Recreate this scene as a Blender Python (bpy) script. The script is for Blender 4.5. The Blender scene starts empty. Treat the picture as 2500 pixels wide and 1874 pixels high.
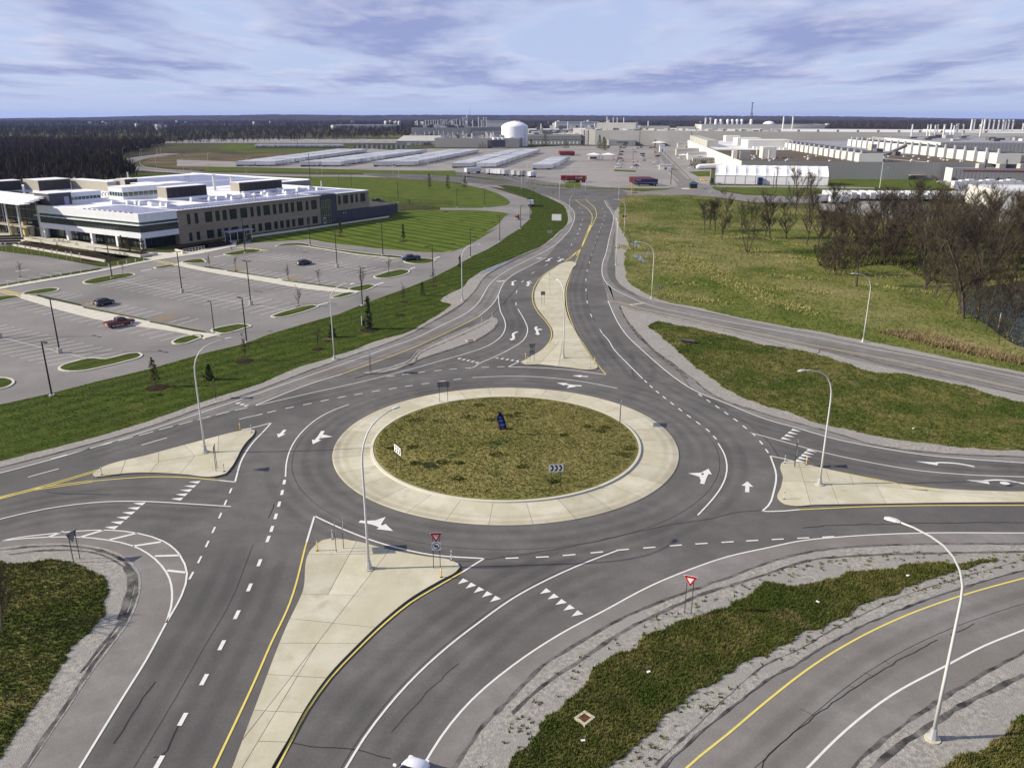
import bpy, bmesh, math, random
import numpy as np
from mathutils import Vector, Matrix
from math import sin, cos, pi, radians

# ------------------------------------------------------------------ camera, sky, sun, exposure
scene = bpy.context.scene
C = scene.collection
random.seed(7)
cam_data = bpy.data.cameras.new('camera')
cam = bpy.data.objects.new('camera', cam_data)
C.objects.link(cam)
cam.location = (0, 0, 40)
cam.rotation_euler = (radians(90 - 18.54), 0, 0)
cam_data.sensor_width = 36.0
cam_data.lens = 28.0
cam_data.clip_start = 0.5
cam_data.clip_end = 60000
scene.camera = cam

SUN_EL = 28.7
SUN_DIR = Vector((-cos(radians(SUN_EL)) * cos(radians(3.4)), -cos(radians(SUN_EL)) * sin(radians(3.4)), sin(radians(SUN_EL))))  # towards the sun
world = bpy.data.worlds.new('World')
scene.world = world
world.use_nodes = True
wn, wl = world.node_tree.nodes, world.node_tree.links
wn.clear()
w_out = wn.new('ShaderNodeOutputWorld')
w_bg = wn.new('ShaderNodeBackground')
w_bg.inputs['Strength'].default_value = 0.075
sky = wn.new('ShaderNodeTexSky')
sky.sky_type = 'NISHITA'
sky.sun_disc = False
sky.sun_elevation = radians(SUN_EL)
sky.sun_rotation = math.atan2(SUN_DIR.x, SUN_DIR.y)
sky.altitude = 200
sky.air_density = 1.0
sky.dust_density = 0.6
sky.ozone_density = 2.5


def wnode(kind, **kw):
    n = wn.new(kind)
    for k, v in kw.items():
        setattr(n, k, v)
    return n


def wmath(op, a, b=None, clamp=False):
    n = wn.new('ShaderNodeMath')
    n.operation = op
    n.use_clamp = clamp
    for i, v in enumerate((a, b)):
        if v is None:
            continue
        if isinstance(v, (int, float)):
            n.inputs[i].default_value = v
        else:
            wl.new(v, n.inputs[i])
    return n.outputs[0]


def wmix(fac, a, b):
    n = wn.new('ShaderNodeMix')
    n.data_type = 'RGBA'
    for sock, v in ((n.inputs[0], fac), (n.inputs[6], a), (n.inputs[7], b)):
        if isinstance(v, (int, float)):
            sock.default_value = v
        elif isinstance(v, tuple):
            sock.default_value = (*v, 1)
        else:
            wl.new(v, sock)
    return n.outputs[2]


# broken stratocumulus on a flat cloud deck: the view direction is projected on a plane above
tc = wnode('ShaderNodeTexCoord')
sep = wnode('ShaderNodeSeparateXYZ')
wl.new(tc.outputs['Generated'], sep.inputs[0])
zc = wmath('ADD', wmath('MAXIMUM', sep.outputs[2], 0.0), 0.06)
px_ = wmath('DIVIDE', sep.outputs[0], zc)
py_ = wmath('DIVIDE', sep.outputs[1], zc)
comb = wnode('ShaderNodeCombineXYZ')
wl.new(px_, comb.inputs[0])
wl.new(py_, comb.inputs[1])


def cloud_noise(scale, detail, off, rough=0.55, sx=1.0, sy=1.0):
    mp = wnode('ShaderNodeMapping')
    mp.inputs['Location'].default_value = off
    mp.inputs['Scale'].default_value = (sx, sy, 1)
    wl.new(comb.outputs[0], mp.inputs[0])
    nz = wnode('ShaderNodeTexNoise')
    nz.inputs['Scale'].default_value = scale
    nz.inputs['Detail'].default_value = detail
    nz.inputs['Roughness'].default_value = rough
    wl.new(mp.outputs[0], nz.inputs['Vector'])
    return nz.outputs['Fac']


def wramp(v, stops):
    r = wnode('ShaderNodeValToRGB')
    r.color_ramp.interpolation = 'EASE'
    el = r.color_ramp.elements
    el[0].position, el[0].color = stops[0][0], (*[stops[0][1]] * 3, 1)
    el[1].position, el[1].color = stops[1][0], (*[stops[1][1]] * 3, 1)
    wl.new(v, r.inputs[0])
    return r.outputs[0]


def shifted(off):
    return (off[0], off[1] - 0.10, off[2])


O1 = (3.1, 1.7, 0.0)
n_big = cloud_noise(0.66, 7, O1, 0.50, 1.0, 0.5)
n_near = cloud_noise(0.66, 7, shifted(O1), 0.50, 1.0, 0.5)
n_sml = cloud_noise(2.0, 8, (12.0, 4.4, 2.0), 0.6, 1.0, 0.45)
body = wmath('ADD', n_big, wmath('MULTIPLY', wmath('SUBTRACT', n_sml, 0.5), 0.22))
dark_mask = wramp(body, ((0.41, 0.0), (0.62, 1.0)))
thin_mask = wramp(body, ((0.36, 0.0), (0.50, 1.0)))
edge = wmath('MULTIPLY', wmath('SUBTRACT', n_big, n_near), 13.0, True)
near_hor = wramp(sep.outputs[2], ((0.004, 0.0), (0.038, 1.0)))
veil = wmix(wramp(sep.outputs[2], ((0.10, 0.85), (0.5, 0.15))), sky.outputs[0], (5.0, 5.95, 8.8))     # high haze, thinning upwards
c0 = wmix(wmath('MULTIPLY', thin_mask, wmath('MULTIPLY', near_hor, 0.40)), veil, (7.0, 7.3, 9.0))
c1 = wmix(wmath('MULTIPLY', dark_mask, wmath('MULTIPLY', near_hor, 0.88)), c0, (2.75, 3.25, 5.95))
c2 = wmix(wmath('MULTIPLY', wmath('MULTIPLY', edge, thin_mask), wmath('MULTIPLY', near_hor, 0.42)), c1, (8.6, 8.6, 9.6))
wl.new(c2, w_bg.inputs['Color'])
wl.new(w_bg.outputs[0], w_out.inputs['Surface'])

sun_data = bpy.data.lights.new('sun', 'SUN')
sun_data.energy = 5.0
sun_data.angle = radians(0.5)
sun_data.color = (1.0, 0.90, 0.72)
sun = bpy.data.objects.new('sun', sun_data)
C.objects.link(sun)
sun.location = (-60, -5, 80)
sun.rotation_euler = SUN_DIR.to_track_quat('Z', 'Y').to_euler()

scene.view_settings.view_transform = 'Standard'
scene.view_settings.look = 'None'
scene.view_settings.gamma = 1.0
scene.view_settings.exposure = 0.45
scene.view_settings.use_curve_mapping = False


# ------------------------------------------------------------------ materials
def mat(name, col, col2=None, scale=1.0, rough=0.85, metal=0.0, spec=0.3, detail=5, bump=0.0, bump_scale=None,
        col3=None, scale3=0.05, stretch=(1, 1, 1), rot=0.0, lo=0.35, hi=0.65, bump_dist=0.02, grain=0.0, grain_scale=6.0, col4=None, scale4=0.3):
    m = bpy.data.materials.new(name)
    m.use_nodes = True
    nt = m.node_tree
    b = nt.nodes['Principled BSDF']
    b.inputs['Roughness'].default_value = rough
    b.inputs['Metallic'].default_value = metal
    b.inputs['Specular IOR Level'].default_value = spec if rough < 0.8 else 0.05
    b.inputs['Base Color'].default_value = (*col, 1)
    geo = nt.nodes.new('ShaderNodeNewGeometry')
    vec = geo.outputs['Position']

    def noise(sc, det, st=(1, 1, 1)):
        mp = nt.nodes.new('ShaderNodeMapping')
        mp.inputs['Scale'].default_value = st
        mp.inputs['Rotation'].default_value = (0, 0, rot)
        nt.links.new(vec, mp.inputs[0])
        n = nt.nodes.new('ShaderNodeTexNoise')
        n.inputs['Scale'].default_value = sc
        n.inputs['Detail'].default_value = det
        n.inputs['Roughness'].default_value = 0.6
        nt.links.new(mp.outputs[0], n.inputs['Vector'])
        return n.outputs['Fac']

    def ramp(v, a, c):
        r = nt.nodes.new('ShaderNodeMapRange')
        r.inputs[1].default_value, r.inputs[2].default_value = a, c
        nt.links.new(v, r.inputs[0])
        return r.outputs[0]

    def mix(f, a, c):
        n = nt.nodes.new('ShaderNodeMix')
        n.data_type = 'RGBA'
        nt.links.new(f, n.inputs[0])
        for sock, v in ((n.inputs[6], a), (n.inputs[7], c)):
            if isinstance(v, tuple):
                sock.default_value = (*v, 1)
            else:
                nt.links.new(v, sock)
        return n.outputs[2]
    out = None
    if col2:
        out = mix(ramp(noise(scale, detail, stretch), lo, hi), col, col2)
    if col3:
        out = mix(ramp(noise(scale3, 4), 0.45, 0.62), out if out else col, col3)
    if col4:
        out = mix(ramp(noise(scale4, 7), 0.57, 0.70), out, col4)
    if grain:
        g = ramp(noise(grain_scale, 3), 0.25, 0.75)
        mul = nt.nodes.new('ShaderNodeMapRange')
        mul.inputs[3].default_value, mul.inputs[4].default_value = 1 - grain, 1 + grain
        nt.links.new(g, mul.inputs[0])
        vm = nt.nodes.new('ShaderNodeVectorMath')
        vm.operation = 'SCALE'
        if out:
            nt.links.new(out, vm.inputs[0])
        else:
            vm.inputs[0].default_value = col
        nt.links.new(mul.outputs[0], vm.inputs['Scale'])
        out = vm.outputs[0]
    if out:
        nt.links.new(out, b.inputs['Base Color'])
    if bump:
        bn = nt.nodes.new('ShaderNodeBump')
        bn.inputs['Strength'].default_value = bump
        bn.inputs['Distance'].default_value = bump_dist
        nt.links.new(noise(bump_scale or scale * 4, 4), bn.inputs['Height'])
        nt.links.new(bn.outputs[0], b.inputs['Normal'])
    return m


def stripe_mat(name, col, col2, period, rot, sharp=0.5, **kw):
    """mown lawn / lapped cladding: broad stripes of two tones plus the usual noise"""
    m = mat(name, col, col2, **kw)
    nt = m.node_tree
    b = nt.nodes['Principled BSDF']
    src = b.inputs['Base Color'].links[0].from_socket
    geo = nt.nodes.new('ShaderNodeNewGeometry')
    dt = nt.nodes.new('ShaderNodeVectorMath')
    dt.operation = 'DOT_PRODUCT'
    dt.inputs[1].default_value = (cos(rot) / period, sin(rot) / period, 0)
    nt.links.new(geo.outputs['Position'], dt.inputs[0])
    w = nt.nodes.new('ShaderNodeTexWave')
    w.inputs['Scale'].default_value = 0.314
    w.inputs['Distortion'].default_value = 0.5
    w.inputs['Detail'].default_value = 1.0
    nt.links.new(dt.outputs['Value'], w.inputs['Vector'])
    r = nt.nodes.new('ShaderNodeMapRange')
    r.inputs[1].default_value, r.inputs[2].default_value = 0.3, 0.7
    r.inputs[3].default_value, r.inputs[4].default_value = 1 - sharp, 1 + sharp
    nt.links.new(w.outputs['Fac'], r.inputs[0])
    vm = nt.nodes.new('ShaderNodeVectorMath')
    vm.operation = 'SCALE'
    nt.links.new(src, vm.inputs[0])
    nt.links.new(r.outputs[0], vm.inputs['Scale'])
    nt.links.new(vm.outputs[0], b.inputs['Base Color'])
    return m


M = {}
M['asphalt'] = mat('asphalt', (0.114, 0.110, 0.108), (0.146, 0.140, 0.136), scale=0.35, rough=0.82, bump=0.25, bump_scale=18, col3=(0.100, 0.096, 0.095), scale3=0.06, grain=0.16, grain_scale=9)
M['asphalt_old'] = mat('asphalt_old', (0.180, 0.173, 0.167), (0.222, 0.214, 0.206), scale=0.5, rough=0.9, bump=0.2, bump_scale=18, col3=(0.168, 0.158, 0.148), scale3=0.09, grain=0.13, grain_scale=9)
M['asphalt_lot'] = mat('asphalt_lot', (0.205, 0.196, 0.190), (0.248, 0.238, 0.230), scale=0.18, rough=0.9, col3=(0.176, 0.168, 0.164), scale3=0.045, grain=0.14, grain_scale=5)
M['asphalt_pale'] = mat('asphalt_pale', (0.255, 0.240, 0.230), (0.30, 0.285, 0.27), scale=0.10, rough=0.92, col3=(0.225, 0.212, 0.204), scale3=0.025, grain=0.1, grain_scale=3)
M['asphalt_edge'] = mat('asphalt_edge', (0.040, 0.038, 0.040), (0.24, 0.23, 0.215), lo=.36, hi=.80, scale=0.7, stretch=(1, 1, 1), rough=0.9, bump=0.4, bump_scale=12, grain=0.3, grain_scale=8)
M['sealant_and_shade'] = mat('sealant_and_shade', (0.022, 0.021, 0.022), rough=0.6)
M['gravel'] = mat('gravel', (0.21, 0.20, 0.185), (0.37, 0.355, 0.325), scale=3.0, rough=0.95, bump=0.8, bump_scale=9, bump_dist=0.08, col3=(0.27, 0.26, 0.245), scale3=0.25, grain=0.30, grain_scale=13)
M['paint'] = mat('white_paint', (0.64, 0.635, 0.61), (0.50, 0.495, 0.475), scale=1.3, rough=0.7, lo=0.5, hi=0.85)
M['paint_yellow'] = mat('yellow_paint', (0.64, 0.53, 0.13), (0.52, 0.44, 0.15), scale=1.3, rough=0.7, lo=0.45, hi=0.8)
M['paint_faded'] = mat('faded_paint', (0.74, 0.73, 0.71), (0.60, 0.59, 0.57), scale=1.0, rough=0.8)
M['paint_yellow_faded'] = mat('faded_yellow_paint', (0.45, 0.31, 0.12), (0.34, 0.26, 0.15), scale=1.0, rough=0.8)
M['concrete'] = mat('concrete', (0.435, 0.405, 0.30), (0.475, 0.445, 0.34), scale=0.7, rough=0.88, col3=(0.52, 0.495, 0.40), scale3=0.22, stretch=(1.0, 0.35, 1), grain=0.06, grain_scale=8, col4=(0.40, 0.375, 0.28), scale4=0.45)
M['concrete_walk'] = mat('concrete_walk', (0.50, 0.48, 0.42), (0.56, 0.54, 0.47), scale=0.5, rough=0.88)
M['concrete_grey'] = mat('concrete_grey', (0.36, 0.36, 0.35), (0.44, 0.44, 0.42), scale=1.5, rough=0.9)
M['joint'] = mat('joint', (0.11, 0.10, 0.085), rough=0.95)
M['grass_verge'] = stripe_mat('grass_verge', (0.034, 0.056, 0.008), (0.062, 0.084, 0.014), 3.4, radians(142), sharp=0.12, scale=0.5, rough=0.95, bump=0.7, bump_scale=3.0, bump_dist=0.07, col4=(0.082, 0.092, 0.022), scale4=0.16, col3=(0.045, 0.062, 0.012), scale3=0.12, grain=0.3, grain_scale=2.6)
M['grass_island'] = mat('grass_island', (0.145, 0.135, 0.040), (0.255, 0.222, 0.090), scale=3.0, rough=0.95, bump=1.0, bump_scale=3.2, bump_dist=0.08, col4=(0.075, 0.092, 0.026), scale4=0.34, col3=(0.15, 0.145, 0.045), scale3=0.10, grain=0.3, grain_scale=4)
M['grass_rough'] = mat('grass_rough', (0.070, 0.090, 0.018), (0.175, 0.162, 0.056), scale=0.55, rough=0.95, bump=1.0, bump_scale=2.6, bump_dist=0.12, col4=(0.19, 0.155, 0.075), scale4=0.22, col3=(0.062, 0.088, 0.018), scale3=0.09, grain=0.35, grain_scale=3)
M['grass_field'] = mat('grass_field', (0.070, 0.100, 0.018), (0.150, 0.158, 0.044), scale=0.10, rough=0.95, bump=1.0, bump_scale=1.3, bump_dist=0.30, col3=(0.21, 0.192, 0.080), scale3=0.028, stretch=(1.0, 0.6, 1), rot=0.6, grain=0.4, grain_scale=1.2)
M['grass_lawn'] = stripe_mat('grass_lawn', (0.060, 0.090, 0.012), (0.090, 0.120, 0.018), 5.5, radians(43), sharp=0.22, scale=0.15, rough=0.95, bump=0.5, bump_scale=1.5, bump_dist=0.1, grain=0.15, grain_scale=1.5)
M['grass_plain'] = mat('grass_plain', (0.058, 0.086, 0.012), (0.095, 0.115, 0.022), scale=0.12, rough=0.95, bump=0.5, bump_scale=1.0, bump_dist=0.1, grain=0.2, grain_scale=1.0)
M['leaf_litter'] = mat('leaf_litter', (0.035, 0.027, 0.018), (0.055, 0.048, 0.022), scale=.03, rough=1.0)
M['mulch'] = mat('mulch', (0.020, 0.014, 0.011), (0.042, 0.028, 0.020), scale=3, rough=1.0)
M['dirt'] = mat('dirt', (0.16, 0.115, 0.080), (0.075, 0.052, 0.036), scale=0.035, rough=1.0, col3=(0.075, 0.085, 0.025), scale3=0.02)
M['white_metal'] = mat('white_metal', (0.58, 0.58, 0.57), rough=0.45, spec=0.5)
M['galvanised'] = mat('galvanised', (0.42, 0.43, 0.44), (0.50, 0.51, 0.52), scale=2, rough=0.45, metal=0.4)
M['black_metal'] = mat('black_metal', (0.018, 0.017, 0.016), rough=0.5, spec=0.4)
M['dark_metal'] = mat('dark_metal', (0.075, 0.068, 0.064), (0.055, 0.05, 0.05), scale=0.6, rough=0.6)
M['sign_back'] = mat('sign_back', (0.20, 0.195, 0.19), (0.24, 0.235, 0.23), scale=2, rough=0.55, metal=0.3)
M['sign_back_tan'] = mat('sign_back_tan', (0.34, 0.30, 0.21), (0.28, 0.25, 0.18), scale=2, rough=0.6)
M['sign_red'] = mat('sign_red', (0.42, 0.020, 0.022), rough=0.4)
M['sign_white'] = mat('sign_white', (0.80, 0.80, 0.80), rough=0.4)
M['sign_black'] = mat('sign_black', (0.012, 0.012, 0.014), rough=0.4)
M['yellow_plastic'] = mat('yellow_plastic', (0.75, 0.48, 0.02), rough=0.5)
M['rust'] = mat('rust', (0.10, 0.040, 0.024), (0.16, 0.07, 0.04), scale=8, rough=0.9)
M['rubber'] = mat('rubber', (0.012, 0.012, 0.012), rough=0.8)
M['rim'] = mat('rim', (0.45, 0.45, 0.47), rough=0.3, metal=0.8)
M['car_glass'] = mat('car_glass', (0.010, 0.012, 0.016), rough=0.06, spec=0.8)
M['window_glass'] = mat('window_glass', (0.020, 0.032, 0.034), rough=0.08, spec=0.7)
M['green_glass'] = mat('green_glass', (0.022, 0.052, 0.045), (0.05, 0.10, 0.085), scale=0.5, rough=0.08, spec=0.8)
M['white_panel'] = mat('white_panel', (0.72, 0.74, 0.78), (0.68, 0.70, 0.74), scale=0.4, rough=0.45, spec=0.5)
M['membrane'] = mat('membrane', (0.80, 0.80, 0.81), (0.70, 0.70, 0.74), scale=0.12, rough=0.75)
M['tan_siding'] = mat('tan_siding', (0.27, 0.228, 0.168), (0.32, 0.27, 0.205), scale=0.4, rough=0.85, stretch=(0.2, 0.2, 3))
M['tan_stone'] = mat('tan_stone', (0.55, 0.44, 0.19), (0.44, 0.34, 0.15), scale=0.8, rough=0.85)
M['taupe'] = mat('taupe', (0.36, 0.33, 0.28), (0.32, 0.295, 0.25), scale=0.5, rough=0.7)
M['slate_wall'] = mat('slate_wall', (0.055, 0.055, 0.075), (0.07, 0.07, 0.09), scale=0.4, rough=0.6)
M['louvre'] = mat('louvre', (0.030, 0.027, 0.028), (0.045, 0.040, 0.040), scale=0.4, rough=0.6, stretch=(3, 3, 0.2))
M['solar'] = mat('solar', (0.20, 0.21, 0.33), (0.25, 0.26, 0.38), scale=0.2, rough=0.30, spec=0.7)
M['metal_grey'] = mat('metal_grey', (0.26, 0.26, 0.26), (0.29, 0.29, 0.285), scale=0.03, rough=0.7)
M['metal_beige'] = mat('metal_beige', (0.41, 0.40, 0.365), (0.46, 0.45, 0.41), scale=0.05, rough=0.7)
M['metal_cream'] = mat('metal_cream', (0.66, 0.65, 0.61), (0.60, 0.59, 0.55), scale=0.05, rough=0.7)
M['roof_dark'] = mat('roof_dark', (0.090, 0.072, 0.055), (0.135, 0.110, 0.085), scale=0.06, rough=0.95)
M['roof_grey'] = mat('roof_grey', (0.24, 0.24, 0.27), (0.30, 0.30, 0.33), scale=0.04, rough=0.9)
M['roof_white'] = mat('roof_white', (0.62, 0.62, 0.63), (0.54, 0.54, 0.56), scale=0.03, rough=0.85)
M['steel_dark'] = mat('steel_dark', (0.10, 0.10, 0.11), (0.14, 0.14, 0.15), scale=0.2, rough=0.7)
M['tank_white'] = mat('tank_white', (0.82, 0.83, 0.85), (0.78, 0.79, 0.82), scale=0.05, rough=0.5)
M['tent_fabric'] = mat('tent_fabric', (0.78, 0.78, 0.80), (0.74, 0.74, 0.76), scale=0.2, rough=0.7)
M['trailer_white'] = mat('trailer_white', (0.74, 0.75, 0.78), (0.62, 0.63, 0.67), scale=0.15, rough=0.5)
M['trailer_under'] = mat('trailer_under', (0.03, 0.03, 0.03), rough=0.9)
M['container_red'] = mat('container_red', (0.20, 0.030, 0.028), (0.26, 0.05, 0.04), scale=0.2, rough=0.6)
M['container_blue'] = mat('container_blue', (0.018, 0.026, 0.075), (0.03, 0.04, 0.10), scale=0.2, rough=0.6)
M['teal_roof'] = mat('teal_roof', (0.030, 0.085, 0.12), rough=0.6)
M['blue_plastic'] = mat('blue_plastic', (0.02, 0.035, 0.13), rough=0.5)
M['flag_black'] = mat('flag_black', (0.018, 0.022, 0.060), rough=0.8)
M['flag_blue'] = mat('flag_blue', (0.12, 0.17, 0.55), rough=0.8)
M['bark'] = mat('bark', (0.060, 0.049, 0.038), (0.105, 0.088, 0.068), scale=1.5, rough=1.0)
M['bark_pale'] = mat('bark_pale', (0.22, 0.19, 0.15), (0.14, 0.12, 0.095), scale=1.0, rough=1.0)
M['twig'] = mat('twig', (0.050, 0.042, 0.030), (0.092, 0.076, 0.054), scale=0.3, rough=1.0)
M['twig_far'] = mat('twig_far', (0.052, 0.041, 0.034), (0.082, 0.064, 0.052), scale=0.01, rough=1.0, col3=(0.034, 0.030, 0.018), scale3=0.004)
M['needles'] = mat('needles', (0.040, 0.056, 0.022), (0.078, 0.094, 0.036), scale=1.2, rough=0.95)
M['leaf_dry'] = mat('leaf_dry', (0.070, 0.075, 0.022), (0.10, 0.075, 0.03), scale=1.2, rough=0.95)
M['shrub_gold'] = mat('shrub_gold', (0.16, 0.13, 0.025), (0.10, 0.085, 0.02), scale=2, rough=0.95)
M['water'] = mat('water', (0.014, 0.014, 0.012), rough=0.25, spec=0.15)
M['puddle'] = mat('puddle', (0.10, 0.10, 0.11), rough=0.15, spec=.5)
M['litter'] = mat('litter', (0.8, 0.8, 0.8), rough=0.6)


def vary(name, lo, hi):
    """every object of this material is a little lighter or greyer than the next"""
    nt = M[name].node_tree
    b = nt.nodes['Principled BSDF']
    src = b.inputs['Base Color'].links[0].from_socket
    oi = nt.nodes.new('ShaderNodeObjectInfo')
    r = nt.nodes.new('ShaderNodeMapRange')
    r.inputs[3].default_value, r.inputs[4].default_value = lo, hi
    nt.links.new(oi.outputs['Random'], r.inputs[0])
    vm = nt.nodes.new('ShaderNodeVectorMath')
    vm.operation = 'SCALE'
    nt.links.new(src, vm.inputs[0])
    nt.links.new(r.outputs[0], vm.inputs['Scale'])
    nt.links.new(vm.outputs[0], b.inputs['Base Color'])


vary('trailer_white', .68, 1.05)
vary('concrete', .90, 1.06)


# ------------------------------------------------------------------ mesh and naming helpers
class MB:
    """collects shapes; build() links them as ONE mesh object"""

    def __init__(self):
        self.v, self.f = [], []

    def add(self, verts, faces):
        o = len(self.v)
        self.v += [tuple(p) for p in verts]
        self.f += [tuple(i + o for i in q) for q in faces]
        return self

    def box(self, x0, x1, y0, y1, z0, z1):
        return self.add([(x0, y0, z0), (x1, y0, z0), (x1, y1, z0), (x0, y1, z0), (x0, y0, z1), (x1, y0, z1), (x1, y1, z1), (x0, y1, z1)],
                        [(0, 3, 2, 1), (4, 5, 6, 7), (0, 1, 5, 4), (1, 2, 6, 5), (2, 3, 7, 6), (3, 0, 4, 7)])

    def cbox(self, c, s, rz=0.0):
        hx, hy, hz = s[0] / 2, s[1] / 2, s[2] / 2
        pts = []
        for dz in (-hz, hz):
            for dx, dy in ((-hx, -hy), (hx, -hy), (hx, hy), (-hx, hy)):
                pts.append((c[0] + dx * cos(rz) - dy * sin(rz), c[1] + dx * sin(rz) + dy * cos(rz), c[2] + dz))
        return self.add(pts, [(0, 3, 2, 1), (4, 5, 6, 7), (0, 1, 5, 4), (1, 2, 6, 5), (2, 3, 7, 6), (3, 0, 4, 7)])

    def prism(self, poly, z0, z1):
        if area(poly) < 0:
            poly = poly[::-1]
        n = len(poly)
        return self.add([(x, y, z0) for x, y in poly] + [(x, y, z1) for x, y in poly],
                        [tuple(range(n - 1, -1, -1)), tuple(range(n, 2 * n))] + [(i, (i + 1) % n, n + (i + 1) % n, n + i) for i in range(n)])

    def flat(self, poly, z):
        if area(poly) < 0:
            poly = poly[::-1]
        return self.add([(x, y, z) for x, y in poly], [tuple(range(len(poly)))])

    def tube(self, path, radii, n=6, cap=True):
        path = [Vector(p) for p in path]
        if not hasattr(radii, '__len__'):
            radii = [radii] * len(path)
        o = len(self.v)
        for i, p in enumerate(path):
            d = (path[min(i + 1, len(path) - 1)] - path[max(i - 1, 0)])
            d = d.normalized() if d.length > 1e-9 else Vector((0, 0, 1))
            ref = Vector((0, 1, 0)) if abs(d.y) < 0.9 else Vector((1, 0, 0))
            a = d.cross(ref).normalized()
            b = d.cross(a)
            for k in range(n):
                t = 2 * pi * k / n
                self.v.append(tuple(p + (a * cos(t) + b * sin(t)) * radii[i]))
        for i in range(len(path) - 1):
            for k in range(n):
                self.f.append((o + i * n + k, o + (i + 1) * n + k, o + (i + 1) * n + (k + 1) % n, o + i * n + (k + 1) % n))
        if cap:
            self.f.append(tuple(o + k for k in range(n)))
            self.f.append(tuple(o + (len(path) - 1) * n + k for k in range(n - 1, -1, -1)))
        return self

    def cyl(self, x, y, z0, z1, r, n=12, r1=None):
        return self.tube([(x, y, z0), (x, y, z1)], [r, r if r1 is None else r1], n)

    def build(self, name, material, parent=None, smooth=False):
        me = bpy.data.meshes.new(name)
        me.from_pydata(self.v, [], self.f)
        me.update()
        if smooth:
            me.polygons.foreach_set('use_smooth', [True] * len(me.polygons))
        if material:
            me.materials.append(M[material] if isinstance(material, str) else material)
        o = bpy.data.objects.new(name, me)
        C.objects.link(o)
        if parent:
            o.parent = parent
        return o


def area(p):
    return 0.5 * sum(p[i][0] * p[(i + 1) % len(p)][1] - p[(i + 1) % len(p)][0] * p[i][1] for i in range(len(p)))


def tag(o, label, cat, group=None):
    o['label'], o['category'] = label, cat
    if group:
        o['group'] = group
    return o


def empty(name, x, y, z=0.0, rz=0.0):
    o = bpy.data.objects.new(name, None)
    o.empty_display_size = 0.5
    C.objects.link(o)
    o.location, o.rotation_euler = (x, y, z), (0, 0, rz)
    return o


def thing(name, label, cat, x, y, z=0.0, rz=0.0, group=None):
    return tag(empty(name, x, y, z, rz), label, cat, group)


KIDS = {}


def copy_tree(o, parent=None):
    c = o.copy()
    C.objects.link(c)
    if parent:
        c.parent = parent
    for ch in list(o.children):
        copy_tree(ch, c)
    return c


def dup(root, x, y, z=0.0, rz=0.0, label=None, scale=None):
    c = copy_tree(root)
    c.location, c.rotation_euler = (x, y, z), (0, 0, rz)
    if label:
        c['label'] = label
    if scale:
        c.scale = scale if hasattr(scale, '__len__') else (scale,) * 3
    return c


def kind(o, k='structure'):
    o['kind'] = k
    return o


def spline(pts, closed=False, step=1.0):
    """centripetal-free Catmull-Rom through world points, resampled about every `step` metres"""
    P = [Vector((p[0], p[1])) for p in pts]
    n = len(P)
    out = []
    for i in range(n if closed else n - 1):
        if closed:
            a, b, c, d = P[(i - 1) % n], P[i], P[(i + 1) % n], P[(i + 2) % n]
        else:
            b, c = P[i], P[i + 1]
            a = P[i - 1] if i > 0 else b * 2 - c
            d = P[i + 2] if i + 2 < n else c * 2 - b
        L = (c - b).length
        k = max(1, min(40, int(L / step)))
        # scaled tangents keep unequal segments from overshooting
        la, ld = max((b - a).length, 1e-6), max((d - c).length, 1e-6)
        t0 = ((c - b) / max(L, 1e-6) * la + (b - a) / la * L) / (la + L)
        t1 = ((d - c) / ld * L + (c - b) / max(L, 1e-6) * ld) / (ld + L)
        for q in range(k):
            t = q / k
            h00, h10, h01, h11 = 2 * t**3 - 3 * t**2 + 1, t**3 - 2 * t**2 + t, -2 * t**3 + 3 * t**2, t**3 - t**2
            out.append(b * h00 + t0 * (L * h10) + c * h01 + t1 * (L * h11))
    if not closed:
        out.append(P[-1])
    return [(p.x, p.y) for p in out]


def offset(pts, d):
    out = []
    for i, p in enumerate(pts):
        a, b = pts[max(i - 1, 0)], pts[min(i + 1, len(pts) - 1)]
        tx, ty = b[0] - a[0], b[1] - a[1]
        L = math.hypot(tx, ty) or 1
        out.append((p[0] - ty / L * d, p[1] + tx / L * d))
    return out


def ribbon(pts, w):
    l, r = offset(pts, w / 2), offset(pts, -w / 2)
    n = len(pts)
    return l + r, [(i, n + i, n + i + 1, i + 1) for i in range(n - 1)]


def ragged(pts, amp, step=0.6, closed=True, seed=1):
    """break a smooth outline into an uneven natural edge"""
    rnd = random.Random(seed)
    s = spline(pts, closed, step)
    out = []
    ph = [rnd.uniform(0, 6.28) for _ in range(4)]
    for i, p in enumerate(s):
        a, b = s[(i - 1) % len(s)], s[(i + 1) % len(s)]
        tx, ty = b[0] - a[0], b[1] - a[1]
        L = math.hypot(tx, ty) or 1
        d = amp * (0.5 * sin(i * 0.37 + ph[0]) + 0.4 * sin(i * 0.83 + ph[1]) + rnd.uniform(-0.7, 0.7))
        out.append((p[0] - ty / L * d, p[1] + tx / L * d))
    return out


def sheet(name, pts, z, material, parent=None, k='structure'):
    o = MB().flat(pts, z).build(name, material, parent)
    if parent is None:
        kind(o, k)
    return o


def inside(x, y, poly):
    r = False
    j = len(poly) - 1
    for i in range(len(poly)):
        xi, yi = poly[i]
        xj, yj = poly[j]
        if (yi > y) != (yj > y) and x < (xj - xi) * (y - yi) / (yj - yi) + xi:
            r = not r
        j = i
    return r


def np_inside(X, Y, poly):
    r = np.zeros(len(X), bool)
    j = len(poly) - 1
    for i in range(len(poly)):
        xi, yi = poly[i]
        xj, yj = poly[j]
        if yi != yj:
            r ^= ((yi > Y) != (yj > Y)) & (X < (xj - xi) * (Y - yi) / (yj - yi) + xi)
        j = i
    return r


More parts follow.
